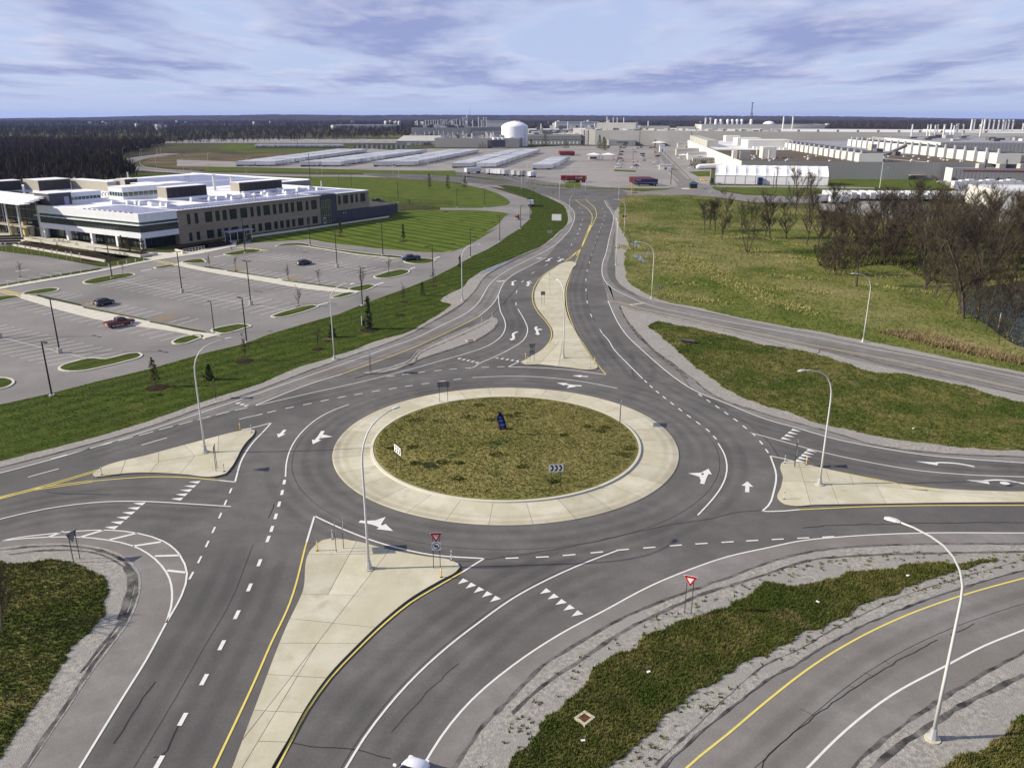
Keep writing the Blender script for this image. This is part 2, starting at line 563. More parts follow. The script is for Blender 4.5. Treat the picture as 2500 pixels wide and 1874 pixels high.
def np_mesh(name, verts, nper, material, parent=None):
    """many separate n-gons from a flat vertex array"""
    me = bpy.data.meshes.new(name)
    nv = len(verts)
    me.vertices.add(nv)
    me.vertices.foreach_set('co', verts.astype(np.float32).ravel())
    me.loops.add(nv)
    me.loops.foreach_set('vertex_index', np.arange(nv, dtype=np.int32))
    npoly = nv // nper
    me.polygons.add(npoly)
    me.polygons.foreach_set('loop_start', np.arange(0, nv, nper, dtype=np.int32))
    me.polygons.foreach_set('loop_total', np.full(npoly, nper, dtype=np.int32))
    me.update(calc_edges=True)
    if material:
        me.materials.append(M[material] if isinstance(material, str) else material)
    o = bpy.data.objects.new(name, me)
    C.objects.link(o)
    if parent:
        o.parent = parent
    return o


def tufts(name, poly, n, h, w, z, material, seed=1, blades=4, holes=(), edge_amp=0.0):
    """n grass tufts, each of a few bent triangular blades, spread over a polygon"""
    rng = np.random.default_rng(seed)
    xs, ys = [p[0] for p in poly], [p[1] for p in poly]
    got = []
    cnt = 0
    while cnt < n:
        X = rng.uniform(min(xs), max(xs), n * 2)
        Y = rng.uniform(min(ys), max(ys), n * 2)
        k = np_inside(X, Y, poly)
        for hp in holes:
            k &= ~np_inside(X, Y, hp)
        got.append(np.stack([X[k], Y[k]], 1))
        cnt += k.sum()
    P = np.concatenate(got)[:n]
    P = np.repeat(P, blades, 0)
    m = len(P)
    a = rng.uniform(0, 2 * pi, m)
    lean = rng.uniform(0.1, 0.9, m)
    hh = h * rng.uniform(0.5, 1.4, m)
    ww = w * rng.uniform(0.6, 1.4, m)
    P = P + rng.normal(0, w * 1.2, (m, 2))
    V = np.zeros((m, 3, 3))
    V[:, 0, 0], V[:, 0, 1] = P[:, 0] - np.sin(a) * ww, P[:, 1] + np.cos(a) * ww
    V[:, 1, 0], V[:, 1, 1] = P[:, 0] + np.sin(a) * ww, P[:, 1] - np.cos(a) * ww
    V[:, 2, 0], V[:, 2, 1] = P[:, 0] + np.cos(a) * hh * lean, P[:, 1] + np.sin(a) * hh * lean
    V[:, :2, 2] = z
    V[:, 2, 2] = z + hh
    return kind(np_mesh(name, V.reshape(-1, 3), 3, material), 'stuff')


# ------------------------------------------------------------------ ground and big surfaces
def ground_mat():
    m = mat('ground', (0.060, 0.070, 0.022), (0.085, 0.080, 0.034), scale=0.02, rough=1.0, col3=(0.052, 0.043, 0.032), scale3=0.004, grain=0.2, grain_scale=0.05)
    return m


M['ground'] = ground_mat()
gm = MB()
NR, NA = 23, 72
rad = [0] + [60 * 1.27 ** i for i in range(NR)]
gv, gf = [(0, 60, 0)], []
for r in rad[1:]:
    for k in range(NA):
        gv.append((r * cos(2 * pi * k / NA), 60 + r * sin(2 * pi * k / NA), 0))
for k in range(NA):
    gf.append((0, 1 + k, 1 + (k + 1) % NA))
for i in range(NR - 1):
    for k in range(NA):
        a, b = 1 + i * NA + k, 1 + i * NA + (k + 1) % NA
        gf.append((a, a + NA, b + NA, b))
ground = kind(gm.add(gv, gf).build('ground', 'ground'))

Z_YARD, Z_ROAD, Z_LOT, Z_SH, Z_WEAR, Z_MARK, Z_SEAL, Z_GRAV, Z_GRASS = .03, .045, .05, .057, .064, .072, .068, .080, .105

road_poly = k0_poly = ([(-65.65,73.78),(-62.4,88.94),(-52.5,97.86),(-43.39,106.59),(-38.21,113.55),(-32.07,137.31),(-23.34,151.96),(-15.3,176.6),(-12.5,200.5),(-3.6,235.2),(6.9,272.4),(15.6,322.5),(20,373.5),(17.6,417),(6.4,471.5),(-31.3,522.5),(-81.3,562.8),(-101,585.3),(-111.5,647.4),(-37.3,625.3),(-2,585.3),(27.8,522.5),(60.6,477.8),(53.7,394.1),(32,213.2),(29.2,186),(32.4,170.7),(31.47,157.5),(29.49,146.77),(33.09,131.6),(37.69,114.62),(42.59,104.73),(49.06,98.68),(66.39,95.49),(83.68,95.49),(35.69,33.03),(27.26,28.01),(-2.18,23.96),(-22.79,23.96),(-33.44,33.03)])
road = sheet('road', spline(road_poly, True, 4), Z_ROAD, 'asphalt')

# lighter, older asphalt: paved shoulders and the slip lanes
W_left_outer = [(-63.22,83.68),(-60.58,85.95),(-56.14,90.45),(-50.69,97.03),(-44.41,106.02),(-38.9,114.21)] + [(-33.83,122.15),(-25.52,134.86)] + [(-22.33,140.41)] + [(-19.3,144.86),(-14.47,155.71),(-9.3,168.6),(-7.7,176.7),(-6.7,186.7),(-5.9,195.4),(-4.2,205.6),(-1.2,216.8),(5.3,235.5),(11,251.9),(15.3,267.5),(18.9,285),(21.6,299.7)] + [(23.4,312.9),(26,335.9),(27.3,356.1),(27.2,374.9),(25,402.3),(20.9,423.7),(10.1,458.7),(-.9,489.8),(-15.8,506.9)]
W_slip_left_inner = [(-37.43,109.38),(-31.39,119.78),(-27.86,124.16)] + [(-18.57,138.88),(-12.76,150.63),(-7.1,163.5),(-5,172.1),(-3.9,178.6),(-3.2,185.6),(-2.8,192),(-1.6,202.5),(0.6,211.4),(5.1,223.9),(10.2,237.6)]
W_entry_left = [(-3.2,184.6),(-2.9,174.9),(-2.4,167.7),(-1.6,161.1),(-1.32,155.71),(-1.55,151.34),(-2.39,146.52),(-4.68,140.72),(-8.32,135.9),(-12.84,131.11)] + [(-15.74,127.99),(-24.87,119.38),(-31.75,113.84),(-37.36,109.14)]
W_exit_lane = [(17.61,149.58),(18.21,144.67)] + [(18.41,139.69),(19.78,129.65),(21.02,121.73)]
W_right_edge = [(22,179.1),(21.8,172.1),(21.7,165.2)] + [(21.74,155.71),(22.32,146.52),(23.51,138.27),(24.94,129.22),(26.4,121.76)] + [(27.97,116.27),(31.56,109.98),(35.6,103.37)] + [(38.6,100.32),(42.52,96.24),(46.07,93.92),(50.85,91.52),(55.88,90.1),(62.37,88.89),(68.45,87.53)]
W_ramp_edge = [(46.6,409.2),(45.3,391.3),(44.2,363.4),(42.6,339.1),(39.3,314.9),(33.3,275.2),(28.2,241.1)] + [(26.8,233.1),(24.8,218.2),(23.9,207.5),(24,198.9),(24.9,192)] + [(27.3,183.6),(31.1,173.9),(36.1,167.7),(42.5,161.1),(50.02,154.23),(58.5,146.52)] + [(65.78,138.88),(71.62,133.61),(82.5,121.91),(89.37,114.87)]
Y_ramp = [(22,179.1)] + [(23.4,178.2),(28.6,171.2),(35.3,163.9),(41.32,156.46),(48.53,149.24),(56.38,140.72)] + [(64.88,133.05),(71.04,126.1)] + [(74.66,121.43),(79.06,116.27),(86.04,108.5)]
S_split = [(-11.38,38.66),(-10.75,41.03),(-10.05,43.57),(-8.92,46.54),(-7.13,50.19),(-5.05,53.52),(-2.71,56.69),(0,60.04)] + [(3.52,63.36),(7.31,66.28),(10.19,68.21)]
S_edge = [(-6.65,38.31),(-5.81,41.03),(-4.83,43.71),(-2.91,47.33),(0,51.08)] + [(3.76,54.91),(7.9,58.33),(12.47,62.1),(16.51,64.79),(20.69,67.12),(25.06,68.79)] + [(28.5,70.05),(33.46,70.96),(39.95,71.59),(51.88,71.68),(63.35,71.59)]
Y_bend = [(9.17,38.66),(11.34,41.03),(14.75,43.99),(18.52,47.33)] + [(23.28,51.26),(28.27,54.71),(33.4,57.66),(39.5,60.52),(46.8,63.36),(56.87,66.84)]
W_bend = [(16.34,38.31),(19.19,41.03),(22.88,44.28),(27.65,47.82),(33.27,51.08),(37.6,53.52),(42.09,55.63),(52.13,60.16)]
S_corner_out = [(-27.86,38.54),(-28,41.03),(-28.12,43.92),(-28.26,47.65),(-28.39,51.81),(-28.8,56.58),(-29.11,60.64),(-29.99,64.13),(-30.82,65.74),(-32.05,67.55),(-34.65,70.05),(-37.78,71.59),(-41.24,72.29),(-44.27,72.06),(-47.05,71.43),(-49.71,70.66),(-50.88,70.05),(-54.49,68.56)]
S_corner_in = [(-28.8,56.58),(-29.3,58.78),(-30.15,61.12),(-31.31,63.36),(-32.89,65.46),(-35.16,67.69),(-37.3,69.15),(-40.26,70.26),(-43.65,70.87),(-46.71,70.81),(-49.56,70.41),(-50.88,70.05)]
W_left_lane = [(-55.92,72.47),(-53.64,74.58),(-50.08,76.92),(-44.63,78.56),(-40.21,78.64),(-35.57,78.14),(-30.39,77.44)]
W_right_lane = [(31.78,98.73)] + [(33.67,97.03),(38.7,92.43),(43.91,88.89),(48.51,86.7),(53.43,85.57),(59.95,84.93),(67.61,84.3)]
Y_bot_left = [(-20.35,69.89),(-19.23,58.33),(-19.29,53.91),(-19.23,49.66)] + [(-19.3,41.03),(-19.32,38.66)]
Y_bot_right = [(-4.58,64.4),(-6.41,62.34),(-8.84,59.46),(-10.45,56.79),(-12.31,52.94),(-13.67,49.66),(-14.57,46.23),(-14.96,43.15),(-15.2,41.03),(-15.3,38.66)]
Y_top_left = [(1.5,130.84),(4.01,135.32),(5.81,139.49),(7.02,143.89),(7.55,147.87),(7.69,152.77),(6.95,159.53),(5.8,166),(5,173),(4.7,181.6),(5,188.8),(5.9,197.7),(7.7,207.5),(11.2,219.6),(15.8,231.5),(19.9,246.5),(22.1,255.6),(24.7,271.7),(30.8,313)]
Y_top_right = [(15.36,123.85),(14.29,131.38),(13.27,141.97),(12.42,153.5),(12.1,168.6),(12.5,180.6),(13,188.8),(14.2,200.1),(16.3,215.4),(18.4,230),(20.8,246.5),(23.5,265.4),(26.5,287.4),(30.2,313)]


def band(name, a, b, z, material):
    sa, sb = spline(a, step=1.5), spline(b, step=1.5)
    return sheet(name, sa + sb[::-1], z, material, road)


def shoulder(line_pts, d, z):
    s = spline(line_pts, step=1.5)
    o = offset(s, d)
    v = [(x, y, z) for x, y in s] + [(x, y, z) for x, y in o]
    n = len(s)
    f = [(i, n + i, n + i + 1, i + 1) if d < 0 else (i, i + 1, n + i + 1, n + i) for i in range(n - 1)]
    return MB().add(v, f).build('paved_shoulder', 'asphalt_old', road)


shoulder(W_left_outer, 3.0, Z_SH)
shoulder(W_right_edge, 3.4, Z_SH + .001)
shoulder(W_ramp_edge, 1.5, Z_SH + .002)
shoulder(S_edge, -2.8, Z_SH + .003)
shoulder(S_corner_out, 6.0, Z_SH + .004)
shoulder(Y_bend, 2.4, Z_SH + .0005)
shoulder(W_bend, -3.0, Z_SH + .0015)
band('slip_lane', W_left_outer[3:22], W_slip_left_inner, Z_SH - .003, 'asphalt_old')
band('ramp_lane', W_ramp_edge[7:], Y_ramp, Z_SH - .004, 'asphalt_old')
sheet('road', spline(W_ramp_edge[8:], step=2) + spline(Y_ramp, step=2)[::-1], Z_ROAD - .006, 'asphalt_old')
sheet('road', offset(spline(Y_ramp, step=2), .5) + offset(spline(Y_ramp, step=2), -6)[::-1], Z_ROAD - .003, 'asphalt_old')
sheet('road', offset(spline(W_ramp_edge[8:], step=2), 4) + offset(spline(W_ramp_edge[8:], step=2), -.5)[::-1], Z_ROAD - .0045, 'asphalt_old')
shoulder(Y_ramp, -2.4, Z_SH + .0025)
band('bend_lane', Y_bend, W_bend, Z_SH - .005, 'asphalt_old')


# tyre-darkened wheel paths: soft-edged wear on the asphalt
def wear_mat():
    m = mat('tyre_wear', (0.055, 0.052, 0.053), rough=0.75)
    nt = m.node_tree
    b = nt.nodes['Principled BSDF']
    at = nt.nodes.new('ShaderNodeAttribute')
    at.attribute_name = 'wear'
    nz = nt.nodes.new('ShaderNodeTexNoise')
    nz.inputs['Scale'].default_value = 0.12
    nz.inputs['Detail'].default_value = 6
    geo = nt.nodes.new('ShaderNodeNewGeometry')
    nt.links.new(geo.outputs['Position'], nz.inputs['Vector'])
    mm = nt.nodes.new('ShaderNodeMath')
    mm.operation = 'MULTIPLY'
    nt.links.new(at.outputs['Fac'], mm.inputs[0])
    nt.links.new(nz.outputs['Fac'], mm.inputs[1])
    nt.links.new(mm.outputs[0], b.inputs['Alpha'])
    return m


M['wear'] = wear_mat()


def wheel_path(pts, w=0.85, strength=0.75, z=Z_WEAR, fade=6.0):
    s = spline(pts, step=1.5)
    n = len(s)
    rows = [offset(s, d) for d in (w, w * 0.35, -w * 0.35, -w)]
    v = [(x, y, z) for row in rows for x, y in row]
    f = [(r * n + i, (r + 1) * n + i, (r + 1) * n + i + 1, r * n + i + 1) for r in range(3) for i in range(n - 1)]
    o = MB().add(v, f).build('wheel_path', 'wear', road)
    a = o.data.attributes.new('wear', 'FLOAT', 'POINT')
    vals = []
    for r in range(4):
        for i in range(n):
            e = min(1.0, min(i, n - 1 - i) * 1.5 / fade)
            vals.append(strength * e if r in (1, 2) else 0.0)
    a.data.foreach_set('value', vals)
    return o


CX, CY, R_APRON, R_ISLE = -0.77, 95.2, 21.98, 16.89


def arc(r, a0, a1, n=60):
    return [(CX + r * cos(radians(a0 + (a1 - a0) * i / n)), CY + r * sin(radians(a0 + (a1 - a0) * i / n))) for i in range(n + 1)]


zz = 0
for pts, offs in ((arc(24.4, -20, 330, 90), (-.9, .9)), (arc(28.8, 190, 420, 60), (-.9, .9)),
                  (spline(S_split), (-1.4, -3.2, 1.4, 3.3)), (spline(W_left_lane), (1.5, 3.3, -1.4, -3.3)),
                  (spline(W_right_lane), (1.4, 3.2, -1.5, -3.2)), (spline(W_right_edge[7:]), (-1.4, -3.2)),
                  (spline(W_entry_left), (1.4, 3.2)), (spline(W_exit_lane + W_right_edge[5:8]), (1.6, -1.5)),
                  (spline(Y_bot_left), (-2.0, -3.9, -6.0, -7.8)), (spline(Y_top_right[:-3]), (-2.2, -3.9)),
                  (spline(W_slip_left_inner[5:]), (1.4, 3.1)), (spline(Y_ramp), (1.5, 3.2)), (spline(Y_bend), (-1.8, -3.6)),
                  (spline(W_left_outer[2:12]), (-1.5, -3.3))):
    for d in offs:
        zz += 1
        wheel_path(offset(pts, d), w=0.7, strength=0.22, z=Z_WEAR + (zz % 9) * 0.0004)


# ------------------------------------------------------------------ painted markings
def line(name, pts, w, material='paint', z=Z_MARK, step=1.2, smooth=True):
    s = spline(pts, step=step) if smooth else [tuple(p[:2]) for p in pts]
    v, f = ribbon(s, w)
    return MB().add([(x, y, z) for x, y in v], f).build(name, material, road)


for pts in (W_left_outer, W_entry_left, W_exit_lane, W_right_edge, W_ramp_edge, S_edge, S_corner_out, W_bend):
    line('edge_line', pts, 0.17)
line('edge_line', W_slip_left_inner[:3], 0.2)
line('yellow_line', W_slip_left_inner[2:6], 0.17, 'paint_yellow')
line('edge_line', W_slip_left_inner[5:], 0.17)
for pts in (S_split, S_corner_in, W_left_lane, W_right_lane,
            [(1.3,170.8),(2.6,160.3),(3.08,154.23),(2.86,149.24),(1.99,144.54),(-.09,139.49),(-3.33,133.61),(-5.77,129.76),(-6.92,127.39),(-7.51,127.39)],
            [(-26.51,84.93),(-27.39,88.54),(-28.02,92.43),(-28.22,96.63),(-27.85,100.75),(-26.87,104.73),(-25.5,107.53),(-23.9,109.63)],
            [(26.62,95.07),(26.5,91.34),(25.99,88.2),(25.01,84.93),(23.78,82.16),(21.97,78.98),(19.66,75.48)],
            [(-6.44,122.33),(0,123.06)] + [(2.83,122.87),(7.84,121.67),(11.09,120.31),(14.21,118.4),(16.36,116.94)]):
    line('lane_line', pts, 0.17)
for a, b in ([(-46.51,70.87),(-45.57,72)], [(-43.26,70.87),(-41.63,72.29)], [(-40.12,70.29),(-37.97,71.65)], [(-37.2,69.09),(-34.81,69.89)], [(-34.28,67.21),(-31.97,67.35)], [(-32.05,64.66),(-30.2,64.32)]):
    line('hatch_bar', [a, b], 0.32, smooth=False)
# give-way and nose outlines round the splitter islands
line('edge_line', [(-20.85,75.29),(-17.37,72.54),(-12.31,69.29),(-7.58,67.4),(-2.66,66.76)], 0.2)
line('edge_line', [(-20.85,75.29),(-20.35,69.89)], 0.2)
line('edge_line', [(-4.58,64.4),(-2.66,66.76)], 0.2)
line('edge_line', [(-33.93,83.99),(-31.96,83.52)], 0.2)
line('edge_line', [(-31.96,83.52),(-33.26,90.28),(-33.48,96.43)] + [(-33.29,98.86),(-33.15,102.26)], 0.2)
line('edge_line', [(-33.15,102.26),(-34.8,100.75)] + [(-36.42,99.65)], 0.2)
line('edge_line', [(35,88.89),(33.56,90.1),(32.11,90.99)], 0.2)
line('edge_line', [(32.11,90.99),(31.03,85.25),(29.52,81.27),(27.74,77.6)] + [(26.75,76.39)], 0.2)
line('edge_line', [(26.75,76.39)] + [(27.35,76.31),(30.84,76.74)], 0.2)
line('edge_line', [(-.63,128.17),(1.19,131.11)], 0.2)
line('edge_line', [(-.63,128.17),(4.58,127.65),(9.18,126.61),(15.28,123.85)], 0.2)
line('yellow_line', Y_bot_left, 0.17, 'paint_yellow')
line('yellow_line', Y_bot_right, 0.17, 'paint_yellow')
line('yellow_line', Y_top_left, 0.16, 'paint_yellow')
line('yellow_line', offset(spline(Y_top_left[14:], step=1.2), 0.35), 0.15, 'paint_yellow', smooth=False)
line('yellow_line', Y_top_right, 0.16, 'paint_yellow', z=Z_MARK + .003)
line('yellow_line', [(18.4,241.1),(22.4,258.8),(25.9,281.9),(30.1,309.3),(32.7,329.6),(34.4,349.1),(34.6,367.1),(33.2,391.3),(32.1,411.5)], 0.22, 'paint_yellow')
line('yellow_line', [(19.5,241.1),(23.3,262.7),(26.9,286.6),(31.9,317.7),(35.7,342.4),(37.6,363.4),(38.2,382.9),(37.6,400),(36.2,416.3),(32.1,411.5)], 0.22, 'paint_yellow', z=Z_MARK + .003)
line('yellow_line', [(-33.93,83.99),(-38.14,84.77),(-42.28,84.93),(-45.46,84.46),(-48.5,83.77)], 0.17, 'paint_yellow')
line('yellow_line', [(-48.58,83.93),(-51.98,82.76),(-54.11,81.83),(-55.45,80.74),(-56.7,79.59),(-58.35,78.14)], 0.16, 'paint_yellow')
line('yellow_line', [(-48.39,83.55),(-51.74,82.31),(-53.9,81.44),(-55.23,80.37),(-56.48,79.23),(-58.09,77.73)], 0.16, 'paint_yellow')
line('yellow_line', [(-49.39,86.93),(-52.45,83.62),(-54.59,81.5),(-56.77,79.71)], 0.16, 'paint_yellow', z=Z_MARK + .003)
line('yellow_line', [(-49.12,86.67),(-52.05,83.37),(-54.19,81.27),(-56.56,79.37)], 0.16, 'paint_yellow', z=Z_MARK + .003)
line('yellow_line', [(30.84,76.74),(39.01,77.46),(55.57,77.73),(64.38,77.82)], 0.17, 'paint_yellow')
line('yellow_line', [(35,88.89),(38.13,86.7),(42.01,84.46),(46.38,82.31),(51.11,81.27),(57.54,80.98),(66.41,80.68)], 0.17, 'paint_yellow')
line('yellow_line', Y_ramp, 0.15, 'paint_yellow')
line('yellow_line', Y_bend, 0.17, 'paint_yellow')


def dashes(centres, length, w=0.17, material='paint'):
    n = len(centres)
    for i, c in enumerate(centres):
        a, b = centres[max(i - 1, 0)], centres[min(i + 1, n - 1)]
        L = math.hypot(b[0] - a[0], b[1] - a[1]) or 1
        tx, ty = (b[0] - a[0]) / L * length / 2, (b[1] - a[1]) / L * length / 2
        line('lane_dash', [(c[0] - tx, c[1] - ty), (c[0] + tx, c[1] + ty)], w, material, smooth=False)


dashes([(25.5,301),(23.5,288.5),(21.6,276),(19.6,263),(17.2,250.6),(14,237.6)] , 3.0)
dashes([(9.8,225.4),(5.7,213.4),(2.7,201.3),(1.1,188.8),(0.9,175.8)], 3.0)
dashes([(33.6,304.9),(31.9,293.4),(29.9,280.4),(27.9,267.5),(26,254.7),(24.2,242.1),(22.4,229.5),(20.6,216.8),(19.1,203.7),(18,190.9),(17.1,177.7),(16.8,164.8),(17.47,151.7)], 3.0)
dashes([(23.4,201.3),(23.2,198.1),(23.1,195),(22.9,192),(22.7,189.3),(22.6,186.7),(22.4,184.1),(22.3,181.8)], 0.6)
dashes([(31.2,374.9),(31,356.1),(28.8,329.6),(27,314.9),(25.4,302.7),(23.7,288.9),(21.7,276.3),(19.6,263.7),(17.2,250.4)], 3.0, 0.2)
dashes([(36.6,441.9),(39.5,426.2),(41.2,409.2),(41.5,371),(41.1,357.9),(39.5,344),(37.4,328.1),(35.3,316.3),(33.6,305.3),(31.9,293.8),(29.9,280.8),(28,267.8),(26,255),(24.3,242.4)], 3.0, 0.2)
dashes([(-35.87,105.32),(-34.35,106.63),(-32.22,108.31),(-30.02,109.83),(-27.81,111.39),(-25.58,112.89),(-23.35,114.26),(-20.91,115.67),(-18.5,116.88),(-16.13,118.12),(-13.66,119.26),(-11.25,120.42),(-8.8,121.43)], 1.3, 0.2)
dashes([(-19.71,123.06),(-17.39,124.1),(-14.94,125.16),(-12.34,126.11),(-9.83,126.88),(-7.17,127.53),(-4.49,127.92),(-1.86,128.19)], 1.3, 0.2)
dashes([(-56.15,90.74),(-54.28,92.65),(-52.41,94.61),(-50.53,96.51),(-48.69,98.41),(-46.85,100.32),(-44.94,102.26),(-43.05,104.09),(-41.1,105.97),(-39.03,107.77)], 1.9)
for a, b in ([(-56.59,84.87),(-54.27,87.2)], [(-47.57,94.45),(-45.3,96.91)], [(-38.03,103.64),(-36.15,105.18)]):
    line('lane_dash', [a, b], 0.17, smooth=False)
dashes([(21.27,120.37),(21.74,117.83),(22.27,115.18),(22.87,112.68),(23.53,110.03),(24.19,107.44),(24.89,104.82),(25.63,102.18),(26.32,99.56),(26.64,96.95)], 1.2, 0.2)
dashes([(28.5,113.84),(29.14,111.19),(29.82,108.65),(30.45,105.97),(31.08,103.37),(31.6,100.66),(32.04,98.16),(32.22,95.26),(32.15,92.54)], 1.2, 0.2)
dashes([(-26.27,83.52),(-25.78,80.83),(-25.34,78.01),(-24.92,75.22),(-24.56,72.52),(-24.35,70.47)] + [(-23.87,66.01),(-23.51,61.85),(-23.29,57.73),(-23.15,53.62),(-23.06,49.53),(-23.04,45.39),(-23.06,41.42),(-23.18,38.31)], 1.25, 0.32)
dashes([(-31.71,81.27),(-31.29,78.36),(-30.84,75.4),(-30.43,72.31)] + [(-30.07,69.5),(-29.72,66.56),(-29.46,63.79)], 1.25, 0.2)
dashes([(0,66.84),(2.91,67.04),(5.49,67.4),(8.21,67.89),(10.78,68.38),(13.43,68.79),(16.1,69.21),(18.71,69.56),(21.37,69.86),(23.89,70.14)] + [(26.51,70.41),(29.14,70.66),(31.74,70.9)], 1.25, 0.2)


line('gutter_shade', [(-4.68,64.82),(-4.98,63.92),(-6.28,62.44),(-8.72,59.56),(-10.35,56.83),(-12.2,53),(-13.57,49.72),(-14.49,46.27),(-14.92,43.33),(-15.36,40.81),(-15.79,38.08)], 0.34, 'sealant_and_shade', z=Z_SEAL)  # gutter strips: black asphalt with the kerb's shadow painted in
line('gutter_shade', [(-34.69,84.61),(-33.59,85.28),(-33.45,87.07),(-33.65,89.85),(-33.97,92.65),(-34.06,95.26),(-33.99,97.75)], 0.25, 'sealant_and_shade', z=Z_SEAL)
line('gutter_shade', [(13.5,195.4),(12.4,182.6),(11.9,171.2),(12,161.3),(12.61,151.48),(13.34,140.97),(14.18,132.15)], 0.28, 'sealant_and_shade', z=Z_SEAL)


def yield_row(ends, n, tip_towards, base=0.62, length=0.95):
    a, b = Vector(ends[0]), Vector(ends[1])
    for i in range(n):
        c = a.lerp(b, i / (n - 1))
        d = (b - a).normalized()
        t = Vector((-d.y, d.x))
        if t.dot(Vector(tip_towards) - c) < 0:
            t = -t
        p = [c - d * base / 2 - t * length / 2, c + d * base / 2 - t * length / 2, c + t * length / 2]
        MB().flat([tuple(q) for q in p], Z_MARK + .001).build('yield_tooth', 'paint', road)


yield_row([(-36.69,83.52),(-37.02,79.26)], 5, (-57.37,80.68), 0.75, 1.3)
yield_row([(-40.69,78.14),(-41.2,72.84)], 6, (-54.83,76.52), 0.75, 1.3)
yield_row([(-40.22,110.38),(-38.69,109.33)], 3, (-26.3,132.38))
yield_row([(-9.06,133.16),(-5.89,130.73)], 5, (-3.51,141.34))
yield_row([(-2.49,133.5),(1,131.66)], 5, (1.61,141.34))
yield_row([(26.9,174.7),(29.8,176.4)], 5, (43.78,158.76), 0.6, 1.2)
yield_row([(38.21,99.4),(35.91,96.43)], 4, (52.22,88.54), 0.8, 1.3)
yield_row([(37.85,92.51),(35.36,89.3)], 5, (50.53,85.25), 0.75, 1.3)
yield_row([(-4.55,62.72),(-1.56,59.93)], 5, (-9.01,51.08), 0.72, 1.0)
yield_row([(2.87,61.12),(5.42,57.77)], 5, (-2.44,52.94), 0.72, 1.0)


def arrow_part(m, path, w, hw, hl, z):
    """shaft along a path of points, the last point is the tip"""
    path = [Vector(q) for q in path]
    d = (path[-1] - path[-2]).normalized()
    neck = path[-1] - d * hl
    if (neck - path[-2]).dot(d) < 0:
        path = path[:-2] + [path[-1]]
    body = [tuple(q) for q in path[:-1]] + [tuple(neck)]
    s = spline(body, step=0.4) if len(body) > 2 else body
    v, f = ribbon(s, w)
    m.add([(x, y, z) for x, y in v], f)
    t = Vector((-d.y, d.x))
    m.flat([tuple(neck + t * hw / 2), tuple(path[-1]), tuple(neck - t * hw / 2)], z + .001)


def arrow(path, w=0.36, hw=1.05, hl=1.25, branch=None, dot=None):
    m = MB()
    arrow_part(m, path, w, hw, hl, Z_MARK + .001)
    if branch:
        arrow_part(m, branch, w, hw, hl, Z_MARK + .003)
    if dot:
        m.flat([(dot[0] + 0.55 * cos(q * pi / 7), dot[1] + 0.42 * sin(q * pi / 7)) for q in range(14)], Z_MARK + .0045)
    return m.build('lane_arrow', 'paint', road)


arrow([(-30.57,99.69),(-30.71,96.95)], 0.45, 1.2, 1.3)
arrow([(26.4,80.89),(27.21,83.68)], 0.45, 1.3, 1.3)
arrow([(12.33,122.81),(9.79,123.36)], 0.4, 1.2, 1.5)
arrow([(-25.35,99.27),(-25.39,97.23),(-25.63,94.68)], 0.5, 1.3, 1.5, branch=[(-25.41,98.32),(-24.81,97.35),(-23.61,97.27)])
arrow([(21.83,83.06),(22.43,84.61),(23.53,87.2)], 0.5, 1.3, 1.5, branch=[(22.12,83.99),(22.2,85.09),(21.89,85.57),(20.84,85.89)])
arrow([(10.91,118.12),(9.48,118.4),(7.05,119.67)], 0.5, 1.3, 1.6, branch=[(10.46,118.23),(9.65,118.23),(9.16,117.78),(8.48,117.05)])
arrow([(-15.88,74.1),(-14.38,73.65),(-12.09,72.07)], 0.5, 1.35, 1.7, branch=[(-15.4,73.95),(-14.19,73.95),(-13.67,74.45),(-13.3,75.09)])
arrow([(1.08,151.2),(0.44,150.28),(0.22,148.21),(0.34,146.85),(-.18,144.8)], 0.5, 1.2, 1.2)
arrow([(4.96,155.34),(4.7,153.86),(4.92,152.05),(4.97,150.63),(5,148.69)], 0.5, 1.2, 1.2, dot=(5.46,152.99))
arrow([(1.1,202.5),(0.2,201),(0.2,198.9),(0.2,196.1)], 0.5, 1.2, 1.5)
arrow([(4.8,202),(4,200.7),(4.2,198.3),(3.8,195.4)], 0.5, 1.2, 1.5, dot=(4.6,199.8))
arrow([(-2,202.7),(-2.9,201.5),(-4.3,201.6)], 0.5, 1.3, 1.4)
arrow([(12,237.1),(10.8,235),(10.9,233.1),(9.7,231.2)], 0.5, 1.4, 1.6)
arrow([(15.4,236.3),(14.2,234.4),(14.2,232.8),(13.2,230.6)], 0.5, 1.4, 1.6, dot=(15,233.9))
arrow([(9,237.5),(8.1,236.5),(6.7,236.5)], 0.5, 1.3, 1.6)
arrow([(55.69,87.8),(54.7,88.44),(53.24,88.89),(51.6,88.71),(50.7,88.89),(49.35,89.37)], 0.36, 0.95, 2.4)
arrow([(60.66,82.91),(58.85,83.13),(57.61,83.83),(56.25,84.05),(54.39,83.62),(53.79,83.74),(52.62,84.02)], 0.4, 1.0, 2.4, dot=(56.68,83.22))


# sealed cracks in the asphalt
def crack(pts, w=0.07, seed=1, jitter=0.08):
    rnd = random.Random(seed)
    s = [(x + rnd.uniform(-jitter, jitter), y + rnd.uniform(-jitter, jitter)) for x, y in spline(pts, step=0.7)]
    v, f = ribbon(s, w)
    return MB().add([(x, y, Z_SEAL) for x, y in v], f).build('sealed_crack', 'sealant_and_shade', road)


